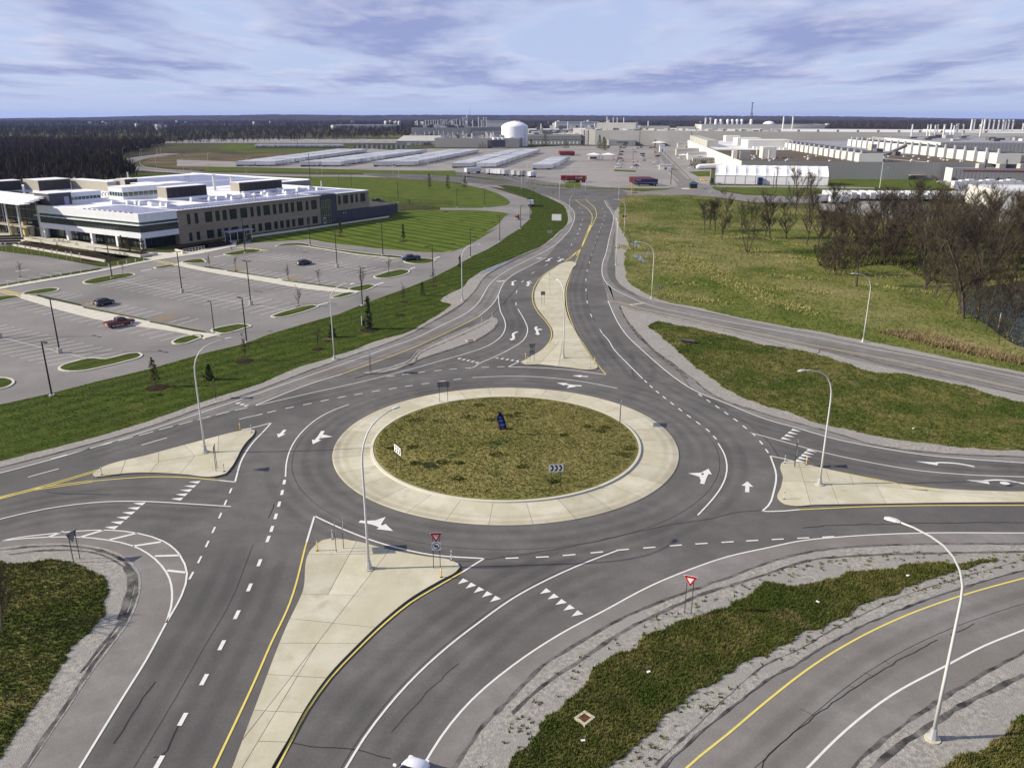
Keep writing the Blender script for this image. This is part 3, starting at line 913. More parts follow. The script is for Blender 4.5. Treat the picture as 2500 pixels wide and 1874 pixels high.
crack([(-2.66,66.56)] + [(0,67.26),(4.51,68.56),(10.86,71.12),(15.89,73.19),(21.06,74.85)] + [(23.48,76),(26.75,76.58)], 0.06, 2)
crack([(29.83,72.72),(32.39,73.21),(36.09,73.45),(39.12,73.53),(44.66,73.78),(53.22,73.88)], 0.10, 3)
crack([(15.76,40.24)] + [(16.93,42.12),(19.31,44.07),(21.27,45.69),(25.29,48.64),(27.21,49.93),(29.21,51.26),(32.25,53.13),(34.32,54.31)], 0.07, 4)
crack([(35.62,54.91),(37.69,55.94),(38.36,56.47)], 0.06, 5)
for i, pts in enumerate(([(21.27,45.69),(20.61,46.46)], [(27.21,49.93),(26.74,50.33)], [(25.29,48.64),(24.94,48.9)], [(29.21,51.26),(28.88,51.72)])):
    crack(pts, 0.04, 40 + i)
crack([(-26.66,49.23),(-26.74,47.49),(-26.77,46.07),(-26.77,44.43),(-26.82,43.08)], 0.07, 6)
crack([(-23.09,44.79),(-23.07,43.43),(-23.12,41.92),(-23.53,41.92)], 0.08, 7)
crack([(-14.96,43.15),(-12.8,42.8),(-10.92,42.66),(-9.84,42.39),(-8.76,42.05),(-7.92,41.81)], 0.07, 8)
crack([(-4.06,51.44),(-5.84,48.81),(-7.23,46.23),(-8.25,44.14)], 0.04, 9)
crack([(-52.32,80.98),(-49.45,80.48),(-46.86,80.48),(-44.84,80.34)], 0.09, 10)
crack([(1.5,195.4),(-.6,183.6),(-2.3,174.4)], 0.12, 11)
crack([(-2.9,171.7),(-4.6,163.9),(-6.19,159.14),(-10.82,148.55),(-15.27,139.49),(-17.93,133.61)], 0.10, 12)
crack([(20.09,127.66),(20.3,121.91),(22.22,120.54),(25.42,117.95),(27.79,115.45),(28.79,113.57),(30.46,108.99),(31.89,104.27),(32.99,99.15)] + [(33.3,95.84),(33.26,92.8),(33.08,90.63)], 0.07, 13)
crack([(27.57,127.01),(27.72,120.25),(27.85,115.72)], 0.10, 14)
crack([(17.9,186.7),(16.9,174.9),(16.9,166),(17.1,157.98)], 0.09, 15)
crack([(32.8,297.1),(29.5,276),(26.1,253.7),(23.7,237.9),(21.8,225.4)], 0.10, 16)
crack([(-25.91,78.01),(-25.56,74.83)], 0.06, 17)


for i, (pts, d) in enumerate(((Y_bot_left, -5.2), (S_split, .3), (W_right_lane, .35), (W_left_lane, -.35), (arc(26.8, 120, 400, 80), 0), (W_right_edge[5:], -.45), (Y_bend, -2.9), (W_entry_left, .4), (Y_top_right[:-3], -.9), (W_left_outer[:8], -.4))):
    crack(offset(spline(pts, step=2), d), 0.035, 60 + i, 0.015)


# ------------------------------------------------------------------ raised concrete: splitter islands and truck apron
def clip(poly, p, n, d):
    """keep the part of poly where (q-p).n >= d"""
    out = []
    for i in range(len(poly)):
        a, b = poly[i], poly[(i + 1) % len(poly)]
        da = (a[0] - p[0]) * n[0] + (a[1] - p[1]) * n[1] - d
        db = (b[0] - p[0]) * n[0] + (b[1] - p[1]) * n[1] - d
        if da >= 0:
            out.append(a)
        if da * db < 0:
            t = da / (da - db)
            out.append((a[0] + (b[0] - a[0]) * t, a[1] + (b[1] - a[1]) * t))
    return out


def split_panels(poly, cuts, gap=0.022):
    parts = [poly]
    for a, b in cuts:
        d = Vector((b[0] - a[0], b[1] - a[1])).normalized()
        n = (-d.y, d.x)
        nxt = []
        for q in parts:
            if not any(inside(a[0] + (b[0] - a[0]) * k / 10, a[1] + (b[1] - a[1]) * k / 10, q) for k in range(2, 9)):
                nxt.append(q)
                continue
            for sgn in (1, -1):
                c = clip(q, a, (n[0] * sgn, n[1] * sgn), gap)
                if len(c) > 2 and abs(area(c)) > 0.4:
                    nxt.append(c)
        parts = nxt
    return parts


def inset(poly, d):
    if area(poly) < 0:
        poly = poly[::-1]
    n = len(poly)
    out = []
    for i in range(n):
        a, b = poly[(i - 1) % n], poly[(i + 1) % n]
        tx, ty = b[0] - a[0], b[1] - a[1]
        L = math.hypot(tx, ty) or 1
        out.append((poly[i][0] - ty / L * d, poly[i][1] + tx / L * d))
    return out


def splitter(outline, cuts, h, label):
    o = spline(outline, True, 0.5)
    root = thing('splitter_island', label, 'traffic island', *outline[0], 0)
    ox, oy = outline[0]
    loc = [(x - ox, y - oy) for x, y in o]
    b = MB().prism(loc, 0.0, h - .025).build('kerb_base', 'joint', root)
    inner = inset(loc, 0.02)
    for q in split_panels(inner if area(inner) > 0 else loc, [((a[0] - ox, a[1] - oy), (c[0] - ox, c[1] - oy)) for a, c in cuts]):
        MB().prism(q, 0.02, h + random.uniform(-.006, .006)).build('concrete_panel', 'concrete', root)
    return root


splitter([(-19.22,69.29),(-18.85,70.05),(-18.01,70.41),(-15.61,69.89),(-12.01,68.27),(-8.28,66.98),(-5.87,66.34),(-5.1,65.74),(-4.84,65.06),(-5.15,64.26),(-6.45,62.85),(-8.9,59.93),(-10.51,57.22),(-12.38,53.33),(-13.75,50.01),(-14.64,46.54),(-15.07,43.57),(-15.5,41.03),(-15.89,38.08),(-17.95,38.31),(-18.09,41.03),(-18.32,46.7),(-18.62,56.05),(-18.53,60.52)],
         [[(-11.86,68.27),(-15.54,53.72)], [(-15.54,53.72),(-16.66,46.07)], [(-18.84,67.35),(-12.76,67.35)], [(-18.6,60.52),(-13.7,60.45)], [(-18.37,53.72),(-12.57,53.68)], [(-18.26,49.93),(-14.11,49.58)], [(-18.15,46.12),(-15.15,45.92)], [(-17.25,43.19),(-15.57,43.12)], [(-15.4,69.59),(-16.21,60.52)], [(-18.62,57.01),(-11.18,55.74)]],
         0.2, 'long pale concrete splitter island between the two lanes nearest the camera')
splitter([(-49.4,85.57),(-49.24,87.2),(-45.04,91.34),(-39.63,96.43),(-36.54,99.07),(-35.21,99.77),(-34.5,99.27),(-34.2,98.04),(-34.31,95.45),(-34.21,92.8),(-33.86,89.92),(-33.66,87.2),(-33.8,85.57),(-34.78,84.87),(-38.39,85.41),(-42.69,85.89),(-45.37,85.73),(-47.72,84.93),(-48.55,84.68)],
         [[(-46.72,87.47),(-39.33,90.81)], [(-39.33,90.81),(-34.68,92.43)], [(-47.25,89.23),(-46.36,86.54)], [(-44.33,92.07),(-43.09,89.06)], [(-42.14,94.49),(-39.33,90.81)], [(-38.76,97.63),(-36.92,92.07)], [(-39.27,90.63),(-39.06,85.73)], [(-43.06,89.06),(-42.83,85.89)]],
         0.18, 'pale concrete splitter island left of the roundabout with a lamp post on it')
splitter([(32.34,87.87),(33.08,89.06),(34.13,89.23),(36.41,87.7),(39.69,85.41),(42.95,83.52),(46.24,82.01),(49.88,81.42),(57.45,80.83),(63.75,80.6),(62.19,78.31),(55.9,78.28),(46.89,78.14),(39.18,77.87),(32.79,77.65),(30.21,77.46),(29.67,77.73),(29.29,78.7),(30.59,82.16),(31.57,84.61)],
         [[(31.29,83.52),(33.54,83.43)], [(33.54,83.43),(44.12,81.71)], [(44.12,81.71),(49.71,80.11)], [(34.81,88.54),(33.18,81.27)], [(37.42,87.03),(35.51,78.01)], [(39.69,85.41),(38.97,82.31)], [(41.94,83.99),(40.75,78.42)], [(44.27,82.61),(44.18,81.56)], [(46.75,81.71),(46.78,80.98)], [(49.75,81.42),(49.5,78.28)], [(57.13,80.83),(57.11,78.28)]],
         0.18, 'pale concrete splitter island at the right edge with a lamp post on it')
splitter([(1.58,130.57),(2.49,132.49),(4.89,137.08),(6.56,141.34),(7.75,146.52),(8.02,152.05),(7.46,157.98),(6.4,165.2),(5.4,173),(5.2,181.6),(5.5,188.8),(6.5,197.7),(8.4,208.8),(11.7,219.6),(15.4,229.2),(17.1,230.7),(18,229.2),(16.8,219.6),(15,207.5),(13.5,196.6),(12.3,182.6),(11.8,171.2),(11.8,161.1),(12.44,151.34),(13.17,140.72),(14.02,131.93),(14.44,128.17),(14.15,126.87),(13.17,126.36),(9.25,127.65),(4.63,129.22),(2.27,129.33)],
         [[(7.75,156.08),(12.25,156.31)], [(7.33,143.24),(9.96,143.76)], [(9.41,143.24),(7.8,128.17)], [(6.96,137.08),(4.72,129.49)], [(5.3,183.1),(12.5,183.1)], [(9.5,197.7),(8.9,182.6)], [(11,173.9),(5.9,168.6)]],
         0.18, 'long curving pale concrete island on the far side of the roundabout')

# truck apron: ring of concrete panels, with the inner kerb and the domed grass island
apron = kind(empty('truck_apron', CX, CY))
ring = []
NSEG = 150
base_v, base_f = [], []
for i in range(NSEG):
    a = 2 * pi * i / NSEG
    for r, z in ((R_APRON + .04, 0.04), (R_APRON, 0.085), (R_ISLE + .2, 0.19)):
        base_v.append((r * cos(a), r * sin(a), z))
for i in range(NSEG):
    j = (i + 1) % NSEG
    for q in (0, 1):
        base_f.append((i * 3 + q, j * 3 + q, j * 3 + q + 1, i * 3 + q + 1))
MB().add(base_v, base_f).build('apron_base', 'joint', apron)
NP = 30
for k in range(NP):
    a0, a1 = 2 * pi * k / NP + 0.03, 2 * pi * (k + 1) / NP + 0.03
    v, f = [], []
    n = 6
    for i in range(n + 1):
        t = i / n
        for r, z in ((R_APRON + .02, 0.05), (R_APRON - .10, 0.125), (R_ISLE + .38, 0.225)):
            aa = a0 + (a1 - a0) * t + (0.018 / r if i == 0 else (-0.018 / r if i == n else 0))
            v.append((r * cos(aa), r * sin(aa), z))
    for i in range(n):
        for q in (0, 1):
            f.append((i * 3 + q, i * 3 + 3 + q, i * 3 + 4 + q, i * 3 + 1 + q))
    MB().add(v, f).build('concrete_panel', 'concrete', apron)
kv, kf = [], []
for i in range(NSEG):
    a = 2 * pi * i / NSEG
    for r, z in ((R_ISLE + .38, 0.2), (R_ISLE + .36, 0.40), (R_ISLE + .06, 0.42), (R_ISLE + .04, 0.2)):
        kv.append((r * cos(a), r * sin(a), z))
for i in range(NSEG):
    j = (i + 1) % NSEG
    for q in range(3):
        kf.append((i * 4 + q, j * 4 + q, j * 4 + q + 1, i * 4 + q + 1))
MB().add(kv, kf).build('inner_kerb', 'concrete_walk', apron)

for r_, st in ((R_APRON - .5, .22), (R_APRON - 1.6, .12)):
    wheel_path(arc(r_, 150, 395, 80), w=.5, strength=st, z=.225 - (r_ - R_ISLE - .38) * .0205 + .008)
dv, df = [(CX, CY, 0.95)], []
NRR = 14
for q in range(1, NRR + 1):
    r = (R_ISLE + .05) * q / NRR
    for i in range(NSEG):
        a = 2 * pi * i / NSEG
        dv.append((CX + r * cos(a), CY + r * sin(a), 0.38 + 0.57 * (1 - (q / NRR) ** 2)))
for i in range(NSEG):
    df.append((0, 1 + i, 1 + (i + 1) % NSEG))
for q in range(NRR - 1):
    for i in range(NSEG):
        a, b = 1 + q * NSEG + i, 1 + q * NSEG + (i + 1) % NSEG
        df.append((a, a + NSEG, b + NSEG, b))
kind(MB().add(dv, df).build('central_island', 'grass_island', smooth=True))

# ------------------------------------------------------------------ verges: gravel shoulder, grass above it
verge_top = [(-8.8,499.9),(-.3,461.6),(5.2,433.9),(7.8,418.7),(8.4,378.8),(8.7,356.1),(6.5,326.5),(2.6,301.4),(-1.8,281.9),(-4.5,266.8),(-8.3,251.3),(-11.7,241.1)] + [(-15.8,223.9),(-20.7,206.2),(-25.3,194.3)] + [(-32.1,178.6),(-36.9,166),(-41.9,157.98),(-46.94,149.24),(-49.5,142.6)] + [(-54.74,136.24),(-60.37,127.01),(-65.51,120.84),(-70.31,114.37),(-74.92,109.48),(-79.57,103.82)]
verge_bot = [(-66.97,85.25),(-62.68,89.4),(-56.04,95.84),(-50.63,102.48),(-46.23,109.98),(-40.21,118.51)] + [(-35.45,128.65),(-31.64,133.79)] + [(-31.32,134.75),(-29.97,136.2),(-26.2,143.24),(-20.2,151.34)] + [(-17.4,160.3),(-14.5,170.3),(-14.1,175.8),(-15.9,177.7),(-15.8,183.6),(-12.4,193.2),(-11.1,203.7),(-7.8,216.8),(-.2,234.7),(4.1,246.5),(8.8,257.5),(12.4,271.7),(16.7,292.2),(21,313)] + [(22.3,323.6),(24,352.6),(23.9,391.3),(21.2,409.2),(14.9,444.6),(5.2,486.5),(-3.2,502)]
gravel_bot = [(-65.9,83.68),(-61.54,87.53),(-55.05,93.92),(-49.68,100.32),(-45.07,107.77),(-39.36,115.72)] + [(-33.1,127.01),(-30.19,131.69)] + [(-29.34,133.05)] + [(-19.83,149.24),(-17.04,157.22),(-13.5,168.2),(-11.4,175.3),(-9.9,183.6),(-8.7,192),(-7.8,202.5),(-6.1,212.7),(-2.8,223.9),(2.7,241.3),(8.7,255.6),(14.1,274.9),(18.2,295.9),(21.4,313)] + [(23.4,320.6),(25.2,349.1),(25.1,382.9),(22.2,411.5),(14.7,439.2),(5.1,480),(-6,503.4)]
sheet('gravel', spline(gravel_bot, step=2) + verge_top, Z_GRAV, 'gravel')
verge_poly = ragged(verge_bot, 0.12, 0.7, False, 3) + verge_top
sheet('grass_verge', verge_poly, Z_GRASS, 'grass_verge')
strip_front = spline(verge_bot[:14], step=1.0)

corner_gravel = [(-58.37,67.69),(-50.06,68.7),(-47.47,69.44),(-44.51,69.59),(-41.24,69.15),(-38.42,67.98),(-35.88,66.01),(-34.33,64.13),(-33.14,61.6),(-32.42,59.23),(-31.91,56.37),(-31.87,53.33),(-31.86,50.36),(-31.57,46.07),(-31.45,43.29),(-31.29,41.03),(-31.17,38.66),(-37.48,38.66)]
sheet('gravel', spline(corner_gravel[1:-1], step=1) + [corner_gravel[-1], corner_gravel[0]], Z_GRAV + .001, 'gravel')
corner_grass = [(-56.77,65.46),(-48.59,66.28),(-46.8,65.74),(-44.93,66.28),(-41.93,66.15),(-39.84,65.19),(-37.77,63.61),(-36.33,62.1),(-35.54,60.16),(-34.65,58.33),(-34.54,55.74),(-34.81,53.33),(-34.58,51.08),(-34.13,47.33),(-33.9,44.28),(-33.82,42.05),(-33.68,39.75),(-39.24,39.75)]
cg = ragged(corner_grass[1:-1], 0.2, 0.4, False, 5) + [corner_grass[-1], corner_grass[0]]
sheet('grass_verge', cg, Z_GRASS + .001, 'grass_rough')

r3_top = [(-4.88,38.66),(-3.71,41.03),(-2.23,44.28),(0,47.65)] + [(2.37,51.08),(5.58,54.11),(9.05,57.01),(13.46,59.93),(17.32,62.1),(20.57,63.87),(24.21,66.01)] + [(29.34,68.12),(34.2,69),(40.46,69.44),(50.51,69.44),(60.19,69.38)]
r3_bot = [(8.22,39.26),(9.91,41.13),(12.61,43.85),(15.32,46.23),(19.18,49.49)] + [(22.18,51.54),(25.47,53.91),(30.51,57.01),(35.7,59.69),(41.03,62.1),(47.6,64.66),(59.27,68.12)]
sheet('gravel', spline(r3_top, step=1) + spline(r3_bot, step=1)[::-1], Z_GRAV + .002, 'gravel')
r3_grass = [(-1.43,38.66),(0,41.79),(0.62,42.6),(1.9,43.99),(2.49,45.62),(3.3,46.54),(4.37,47.65),(5.4,49.15),(6.36,50.72),(7.97,52.37),(9.8,53.33),(10.75,54.71),(12.69,55.74),(14.6,57.01),(17.06,58.1),(19.33,59.23),(21.41,61.36)] + [(23.25,62.85),(24.74,61.85),(26.57,62.34),(29.32,63.36),(31.71,64.4),(34.11,64.66),(37.07,65.46),(39.51,66.01),(42.43,66.01),(46.1,66.56),(42.57,64.93),(40,64.13),(37.12,62.6),(33.55,60.88),(30.31,59),(27.84,57.44),(25.93,56.15),(23.78,55.12),(21.69,53.72),(20.2,52.85)] + [(17.8,51.26),(15.63,49.66),(13.59,48.31),(11.91,46.7),(10.29,45.02),(9.02,43.71),(7.77,42.32),(6.52,41.26),(4.59,38.66)]
r3g = ragged(r3_grass, 0.22, 0.4, True, 7)
sheet('grass_verge', r3g, Z_GRASS + .002, 'grass_rough')

r4 = [(19.29,38.08),(22.09,41.03),(25.15,43.43),(29.05,46.07),(34,49.15),(40.34,52.75),(52.81,59.23),(37.02,37.51)]
sheet('gravel', spline(r4[:-1], step=1) + [r4[-1]], Z_GRAV + .003, 'gravel')
r4_grass = [(24.2,38.08),(27.89,41.03),(29.49,41.79),(31.54,42.73),(33.7,44.14),(35.99,45.62),(45.07,50.19),(36.49,38.08)]
r4g = ragged(r4_grass[:-1], 0.2, 0.4, False, 9) + [r4_grass[-1]]
sheet('grass_verge', r4g, Z_GRASS + .003, 'grass_rough')

r5_bot = [(24.1,173.9),(23.9,166),(24.08,156.46),(24.79,146.52),(25.82,137.08),(27.35,130.3),(28.39,124.59),(29.15,121.76)] + [(29.71,116.83),(31.81,110.99),(36.22,105.42)] + [(39.83,101.61),(43.3,98.24),(46.4,94.68),(50,92.8),(55.2,91.52),(63.43,90.63),(69.83,89.58)]
r5_top = [(24.1,173.9),(26.6,171.2),(30,167.3),(38,158.37),(46.54,148.55),(55.48,138.27)] + [(58.69,132.73),(64.01,126.69),(69.06,121.43),(77.42,113.57),(83.68,107.53)]
sheet('gravel', spline(r5_bot, step=1) + spline(r5_top, step=2)[::-1], Z_GRAV + .004, 'gravel')
r5_grass = [(30.05,159.53),(33.75,156.08),(38.42,152.05),(41.9,147.87),(45.02,143.24),(50.48,138.88),(54.41,135.32)] + [(57.11,129.76),(59.83,125.09),(63.95,124.1)] + [(65.92,122.63),(68.46,120.25),(70.91,117.95),(72.36,114.1),(75.53,110.48),(80.42,105.18),(71.15,91.52),(64.53,92.43),(60.49,93.17),(55.17,94.3),(51.43,95.84),(47.75,97.84),(44.1,100.32),(41.74,102.48),(39.74,106.11),(37.16,108.5)] + [(34.82,112.53),(32.69,117.95),(31.59,125.1)] + [(30.97,126.61),(30.25,133.61),(29.23,141.97),(28.44,149.24),(27.59,154.97)]
r5g = ragged(r5_grass, 0.3, 0.6, True, 11)
sheet('grass_verge', r5g, Z_GRASS + .004, 'grass_rough')

r6_gravel = [(50.9,382.9),(45.5,359.7)] + [(40.3,313),(31.8,246.5),(28.5,218.2),(27.1,204.9),(27.6,194.3),(29.8,185.6),(32,179.6),(37.1,173),(43.6,166),(50.92,157.22),(59.5,149.24)] + [(65.41,141.97),(72.17,134.75),(78.63,128.69),(83.53,123.6),(89.98,115.74)]
r6_tail = [(91.21,117.51),(122.7,162.7)] + [(167.1,260.8),(203.6,320.6),(150.9,335.9),(137.8,363.4)] + [(131.6,371),(116.3,391.3),(102.1,426.2),(84.6,436.5),(65.2,439.2),(57.1,423.7)]
sheet('gravel', spline(r6_gravel, step=1.5) + r6_tail, Z_GRAV + .005, 'gravel')
r6_edge = [(55.5,418.7),(46.6,352.6),(41.3,309.3),(39.3,275.2),(38,258.8)] + [(35.9,250.1),(30.9,215.4),(29.8,204.9),(30.1,195.4),(31.3,188.8),(33.5,181.6),(37.5,174.9),(41,172.1),(44.1,167.7),(51.37,158.76),(57.17,153.5),(60.26,151.34)] + [(66.49,144.54),(73.31,137.08),(79.51,130.3),(84.44,125.09),(91.21,117.51)]
field_poly = ragged(r6_edge, 0.3, 1.2, False, 13) + r6_tail[1:]
sheet('field', field_poly, Z_GRASS + .005, 'grass_field')

nose = [(-4.2,163.5),(-3.6,162.7),(-3.1,160.3),(-3.02,157.22),(-3.77,152.77),(-5.43,147.87),(-7.87,143.24),(-11.01,138.88),(-14.74,134.18),(-17.46,129.76)] + [(-20.25,125.42),(-22.95,124.35),(-24.47,124.35),(-22.32,126.37),(-18.15,131.69)] + [(-16.82,138.27),(-12.55,147.87),(-7.61,156.84),(-5.3,161.9)]
sheet('gravel', ragged(nose, 0.15, 0.8, True, 15), Z_GRAV + .006, 'gravel')

# puddles and worn dirt in the ditch of the field
for pts in ([(39.1,264.4),(40.9,268.5),(41.7,265.4),(40.4,257.5),(39.3,256.6),(38.8,260.4)], [(36.4,240.5),(39,243.3),(39,237.9),(39.4,233.9),(39.1,229.2),(38.3,230),(37.2,233.9),(36.6,237.9)], [(41.3,258.5),(41.6,252.8),(42.2,249.2),(43,245.6),(42.6,243.3),(41.4,246.5),(40.9,252.3)]):
    sheet('puddle', ragged(pts, 0.15, 0.6, True, 21), Z_GRASS + .012, 'puddle')
sheet('puddle', ragged([(-6.6,219.6),(-3.8,225.4),(-.7,233.1),(0.1,234.7),(-2.8,223.9),(-4.5,219.6),(-8.6,211.4)], 0.1, 0.5, True, 4), Z_GRASS + .012, 'puddle')

# dark gravelly seam where the asphalt crumbles into the shoulder
def seam(pts, w, seed):
    z = Z_GRAV + .010 + (seed % 20) * .0007
    rnd = random.Random(seed)
    s = spline(pts, step=0.8)
    l = [(x + rnd.uniform(-.08, .08), y + rnd.uniform(-.08, .08)) for x, y in offset(s, w / 2)]
    r = [(x + rnd.uniform(-.08, .08), y + rnd.uniform(-.08, .08)) for x, y in offset(s, -w / 2)]
    n = len(s)
    return kind(MB().add([(x, y, z) for x, y in l + r], [(i, n + i, n + i + 1, i + 1) for i in range(n - 1)]).build('crumbled_edge', 'asphalt_edge'))


seam(r3_top, 0.32, 1)
seam([(0,45.92),(2.28,48.81),(5.39,51.81),(8.8,55.12),(13.17,58.33),(17.04,60.88),(20.16,62.34),(23.64,64.13)] + [(28.78,66.56),(33.48,67.26),(39.58,67.63),(47.18,67.92),(57.63,67.92)], 0.35, 2)
seam([(9.33,41.26),(11.47,43.43),(14.23,46.23),(19.74,51.35)] + [(22.73,53.13),(27.76,56.58),(34.8,60.64),(41.93,63.74),(48.76,66.56)], 0.10, 3)
seam(r3_bot, 0.16, 31)
seam([(-54.1,67.98),(-49.8,68.27),(-47.17,68.91),(-44.24,69.09),(-40.95,68.56),(-38.23,67.26),(-36,65.46),(-34.64,63.87),(-33.55,61.6),(-32.82,59.23),(-32.3,56.37),(-32.24,53.33),(-32.21,50.36),(-31.9,46.07),(-31.63,41.79),(-31.53,39.75)], 0.35, 4)
seam([(-48.38,67.4),(-45.97,68.12),(-43.05,68.27),(-40.24,67.75),(-37.83,66.42),(-35.97,64.93),(-34.76,63.36),(-33.85,61.36),(-33.22,59.23),(-32.68,56.37),(-32.73,53.33),(-32.71,50.19)], 0.25, 35)
seam([(-36.22,65.46),(-34.83,63.36),(-33.65,60.16),(-32.85,57.01)], 0.6, 34)
seam(r4[:-1], 0.30, 5)
seam([(22.86,40.49),(25.17,42.32),(28.18,44.28),(31.31,46.23),(35.24,48.31),(38.67,50.01)], 0.40, 6)
seam(r5_bot[2:], 0.3, 7)
seam([(23.9,173.9),(23.7,161.9),(24.06,149.93),(25.15,140.1),(26.6,131.38),(27.68,125.6),(28.26,121.76)], 0.4, 8)
seam([(25.4,171.2),(29.8,166),(37.66,156.84),(46.06,146.85),(54.94,136.78)] + [(55.59,138.57),(63.42,129.76),(69.64,123.36)] + [(77.58,113.84)], 0.22, 9)
seam([(25.5,172.1),(30,167.3),(37.95,158.14),(46.5,148.41),(55.59,138.57)] + [(64.14,131.38)] + [(74,120.25),(78.33,115.07)], 0.15, 10)
seam(gravel_bot[:-8], 0.25, 11)
seam(nose[3:13], 0.4, 12)
seam([(-4.6,162.7),(-7.58,156.08),(-12.47,146.85),(-16.72,137.38)] + [(-17.98,130.32),(-22.17,125.42),(-25.35,121.91)], 0.3, 13)
seam([(-4.5,159.93),(-7.45,153.13),(-12.24,143.89),(-16.49,135.32)] + [(-16.91,129.65),(-21.11,124.79)], 0.25, 14)

# ------------------------------------------------------------------ car park of the office
lot_poly = verge_top[3:] + [(-98.34,129.76),(-174.9,241.3),(-160.6,250.1),(-140.3,239.6),(-123,227.7),(-115.2,222.4),(-105.8,233.9),(-95.1,246.5)] + [(-95.1,246.5),(-89.9,260.4),(-89.9,276),(-70.3,275.5)] + [(-48.3,257.5),(-32.2,249.2)] + [(-21.7,246.5),(-19,249.2),(-16.2,255.6),(-12.7,269.6),(-5.5,304.9)] + [(-10.2,288.9),(-5.6,314.9),(-3,342.4),(-1.4,349.8),(-4.3,356.1),(-16.9,365.2),(-32.5,366.4),(-33.2,374.9),(-13.1,374.9),(-6.8,380.9),(-2.5,387),(-.7,397.8),(-2.6,418.7),(-7.3,444.6),(-15.3,473.7),(-29,506.9),(-32.2,521.4),(-20.1,514.1)]
lot = sheet('car_park', lot_poly, Z_LOT, 'asphalt_lot')
access = verge_top[4:17]
MBs = spline(verge_top[3:], step=3)
o1, o2 = MBs, offset(MBs, 6.4)
nn = len(MBs)
MB().add([(x, y, Z_LOT + .004) for x, y in o1 + o2], [(i, i + 1, nn + i + 1, nn + i) for i in range(nn - 1)]).build('access_road', 'asphalt_pale', lot)


def stall_rows(first, last, n, skip=(), w=0.14, extra=0):
    """n parking lines between the first and the last one (each a pair of end points)"""
    for i in range(-extra, n):
        if i in skip:
            continue
        t = i / (n - 1)
        a = (first[0][0] + (last[0][0] - first[0][0]) * t, first[0][1] + (last[0][1] - first[0][1]) * t)
        b = (first[1][0] + (last[1][0] - first[1][0]) * t, first[1][1] + (last[1][1] - first[1][1]) * t)
        v, f = ribbon([a, b], w)
        MB().add([(x, y, Z_LOT + .012) for x, y in v], f).build('stall_line', 'paint_faded', lot)


def lot_line(pts, w, material='paint_faded', name='stall_line'):
    v, f = ribbon(pts, w)
    MB().add([(x, y, Z_LOT + .016) for x, y in v], f).build(name, material, lot)


stall_rows([(-78.71,128.96),(-70.06,137.56)], [(-90.68,135.73),(-82.22,144.54)], 6)
stall_rows([(-93.18,137.14),(-84.62,145.92)], [(-109.76,146.38),(-102.33,156.84)], 8)
stall_rows([(-66.12,144.67),(-63.24,148.89)], [(-114.2,174.3),(-111.6,178.8)], 18)
stall_rows([(-75.2,167.7),(-77.5,162.9)], [(-106.8,188.8),(-108.7,183.8)], 13, skip=(8, 9))
stall_rows([(-67.8,163.4),(-70.24,158.37)], [(-65.4,162.1),(-67.74,156.84)], 2)
stall_rows([(-102.6,196),(-97,207.7)], [(-53.7,165.2),(-47.6,175.5)], 20)
stall_rows([(-45.1,183.6),(-41.2,187.2)], [(-68.3,198.3),(-65,202.7)], 10)
stall_rows([(-70.9,200.1),(-67.9,204.3)], [(-79,205.8),(-76.2,210)], 4)
stall_rows([(-44.7,201.3),(-47,196.6)], [(-71,219.6),(-73.1,214.7)], 11, skip=(4,))
stall_rows([(-42.3,200.4),(-44.3,196)], [(-39.7,198.9),(-41.7,194.5)], 2)
stall_rows([(-79.2,225.4),(-81.1,220.7)], [(-84.6,229.2),(-86.4,224.4)], 3)
stall_rows([(-38.9,208.1),(-32.9,218.2)], [(-81,237.1),(-75.5,247.4)], 17, skip=(8,))
stall_rows([(-32.4,234.4),(-35,229.6)], [(-66.2,258.5),(-68.8,254.1)], 13)
stall_rows([(-130.4,202.8),(-126.7,201)], [(-125,214.7),(-121,212.3)], 5)
stall_rows([(-95.1,216.8),(-93.5,220.7)], [(-84.2,209.4),(-82.7,212.7)], 5)
lot_line([(-97.35,146.85),(-74.27,133.21)], 0.11)
lot_line([(-102.3,203.3),(-71.9,183.1)], 0.11)
lot_line([(-71.8,182.8),(-48.7,169.5)], 0.11)
lot_line([(-80.5,243.9),(-32.9,213.4)], 0.11)
for a, b in ([(-43.5,174.4),(-41.7,177.2)], [(-34.3,196.6),(-32.7,200.4)], [(-89.5,238.8),(-87.5,241.3)], [(-23.1,236.3),(-21.8,239.3)], [(-101.4,216.1),(-99.6,218.9)], [(-135.3,215.4),(-132.8,217.7)], [(-28.3,218.9),(-27.1,221.7)]):
    lot_line([a, b], 0.55, 'paint', 'stop_bar')
for p in ([(-75.2,161.9),(-73,166.4),(-70.4,165),(-72.41,159.93)], [(-96.5,175.8),(-95.2,179.1),(-92,176.7),(-93.5,173.7)], [(-78.7,219.6),(-77.3,224.4),(-74.4,222.4),(-75.6,216.8)], [(-59.6,205.6),(-58.3,209.8),(-55.3,209.4),(-56.7,204)]):
    a, b, c, d = p
    for i in range(9):
        t = i / 8
        lot_line([(a[0] + (d[0] - a[0]) * t, a[1] + (d[1] - a[1]) * t), (b[0] + (c[0] - b[0]) * t, b[1] + (c[1] - b[1]) * t)], 0.13, 'paint_yellow_faded', 'hatch_bar')


def crosswalk(a, b, n, length, dirv):
    d = Vector(dirv).normalized() * length / 2
    for i in range(n):
        t = i / (n - 1)
        c = Vector((a[0] + (b[0] - a[0]) * t, a[1] + (b[1] - a[1]) * t))
        lot_line([tuple(c - d), tuple(c + d)], 0.7, 'paint_yellow', 'crosswalk_bar')


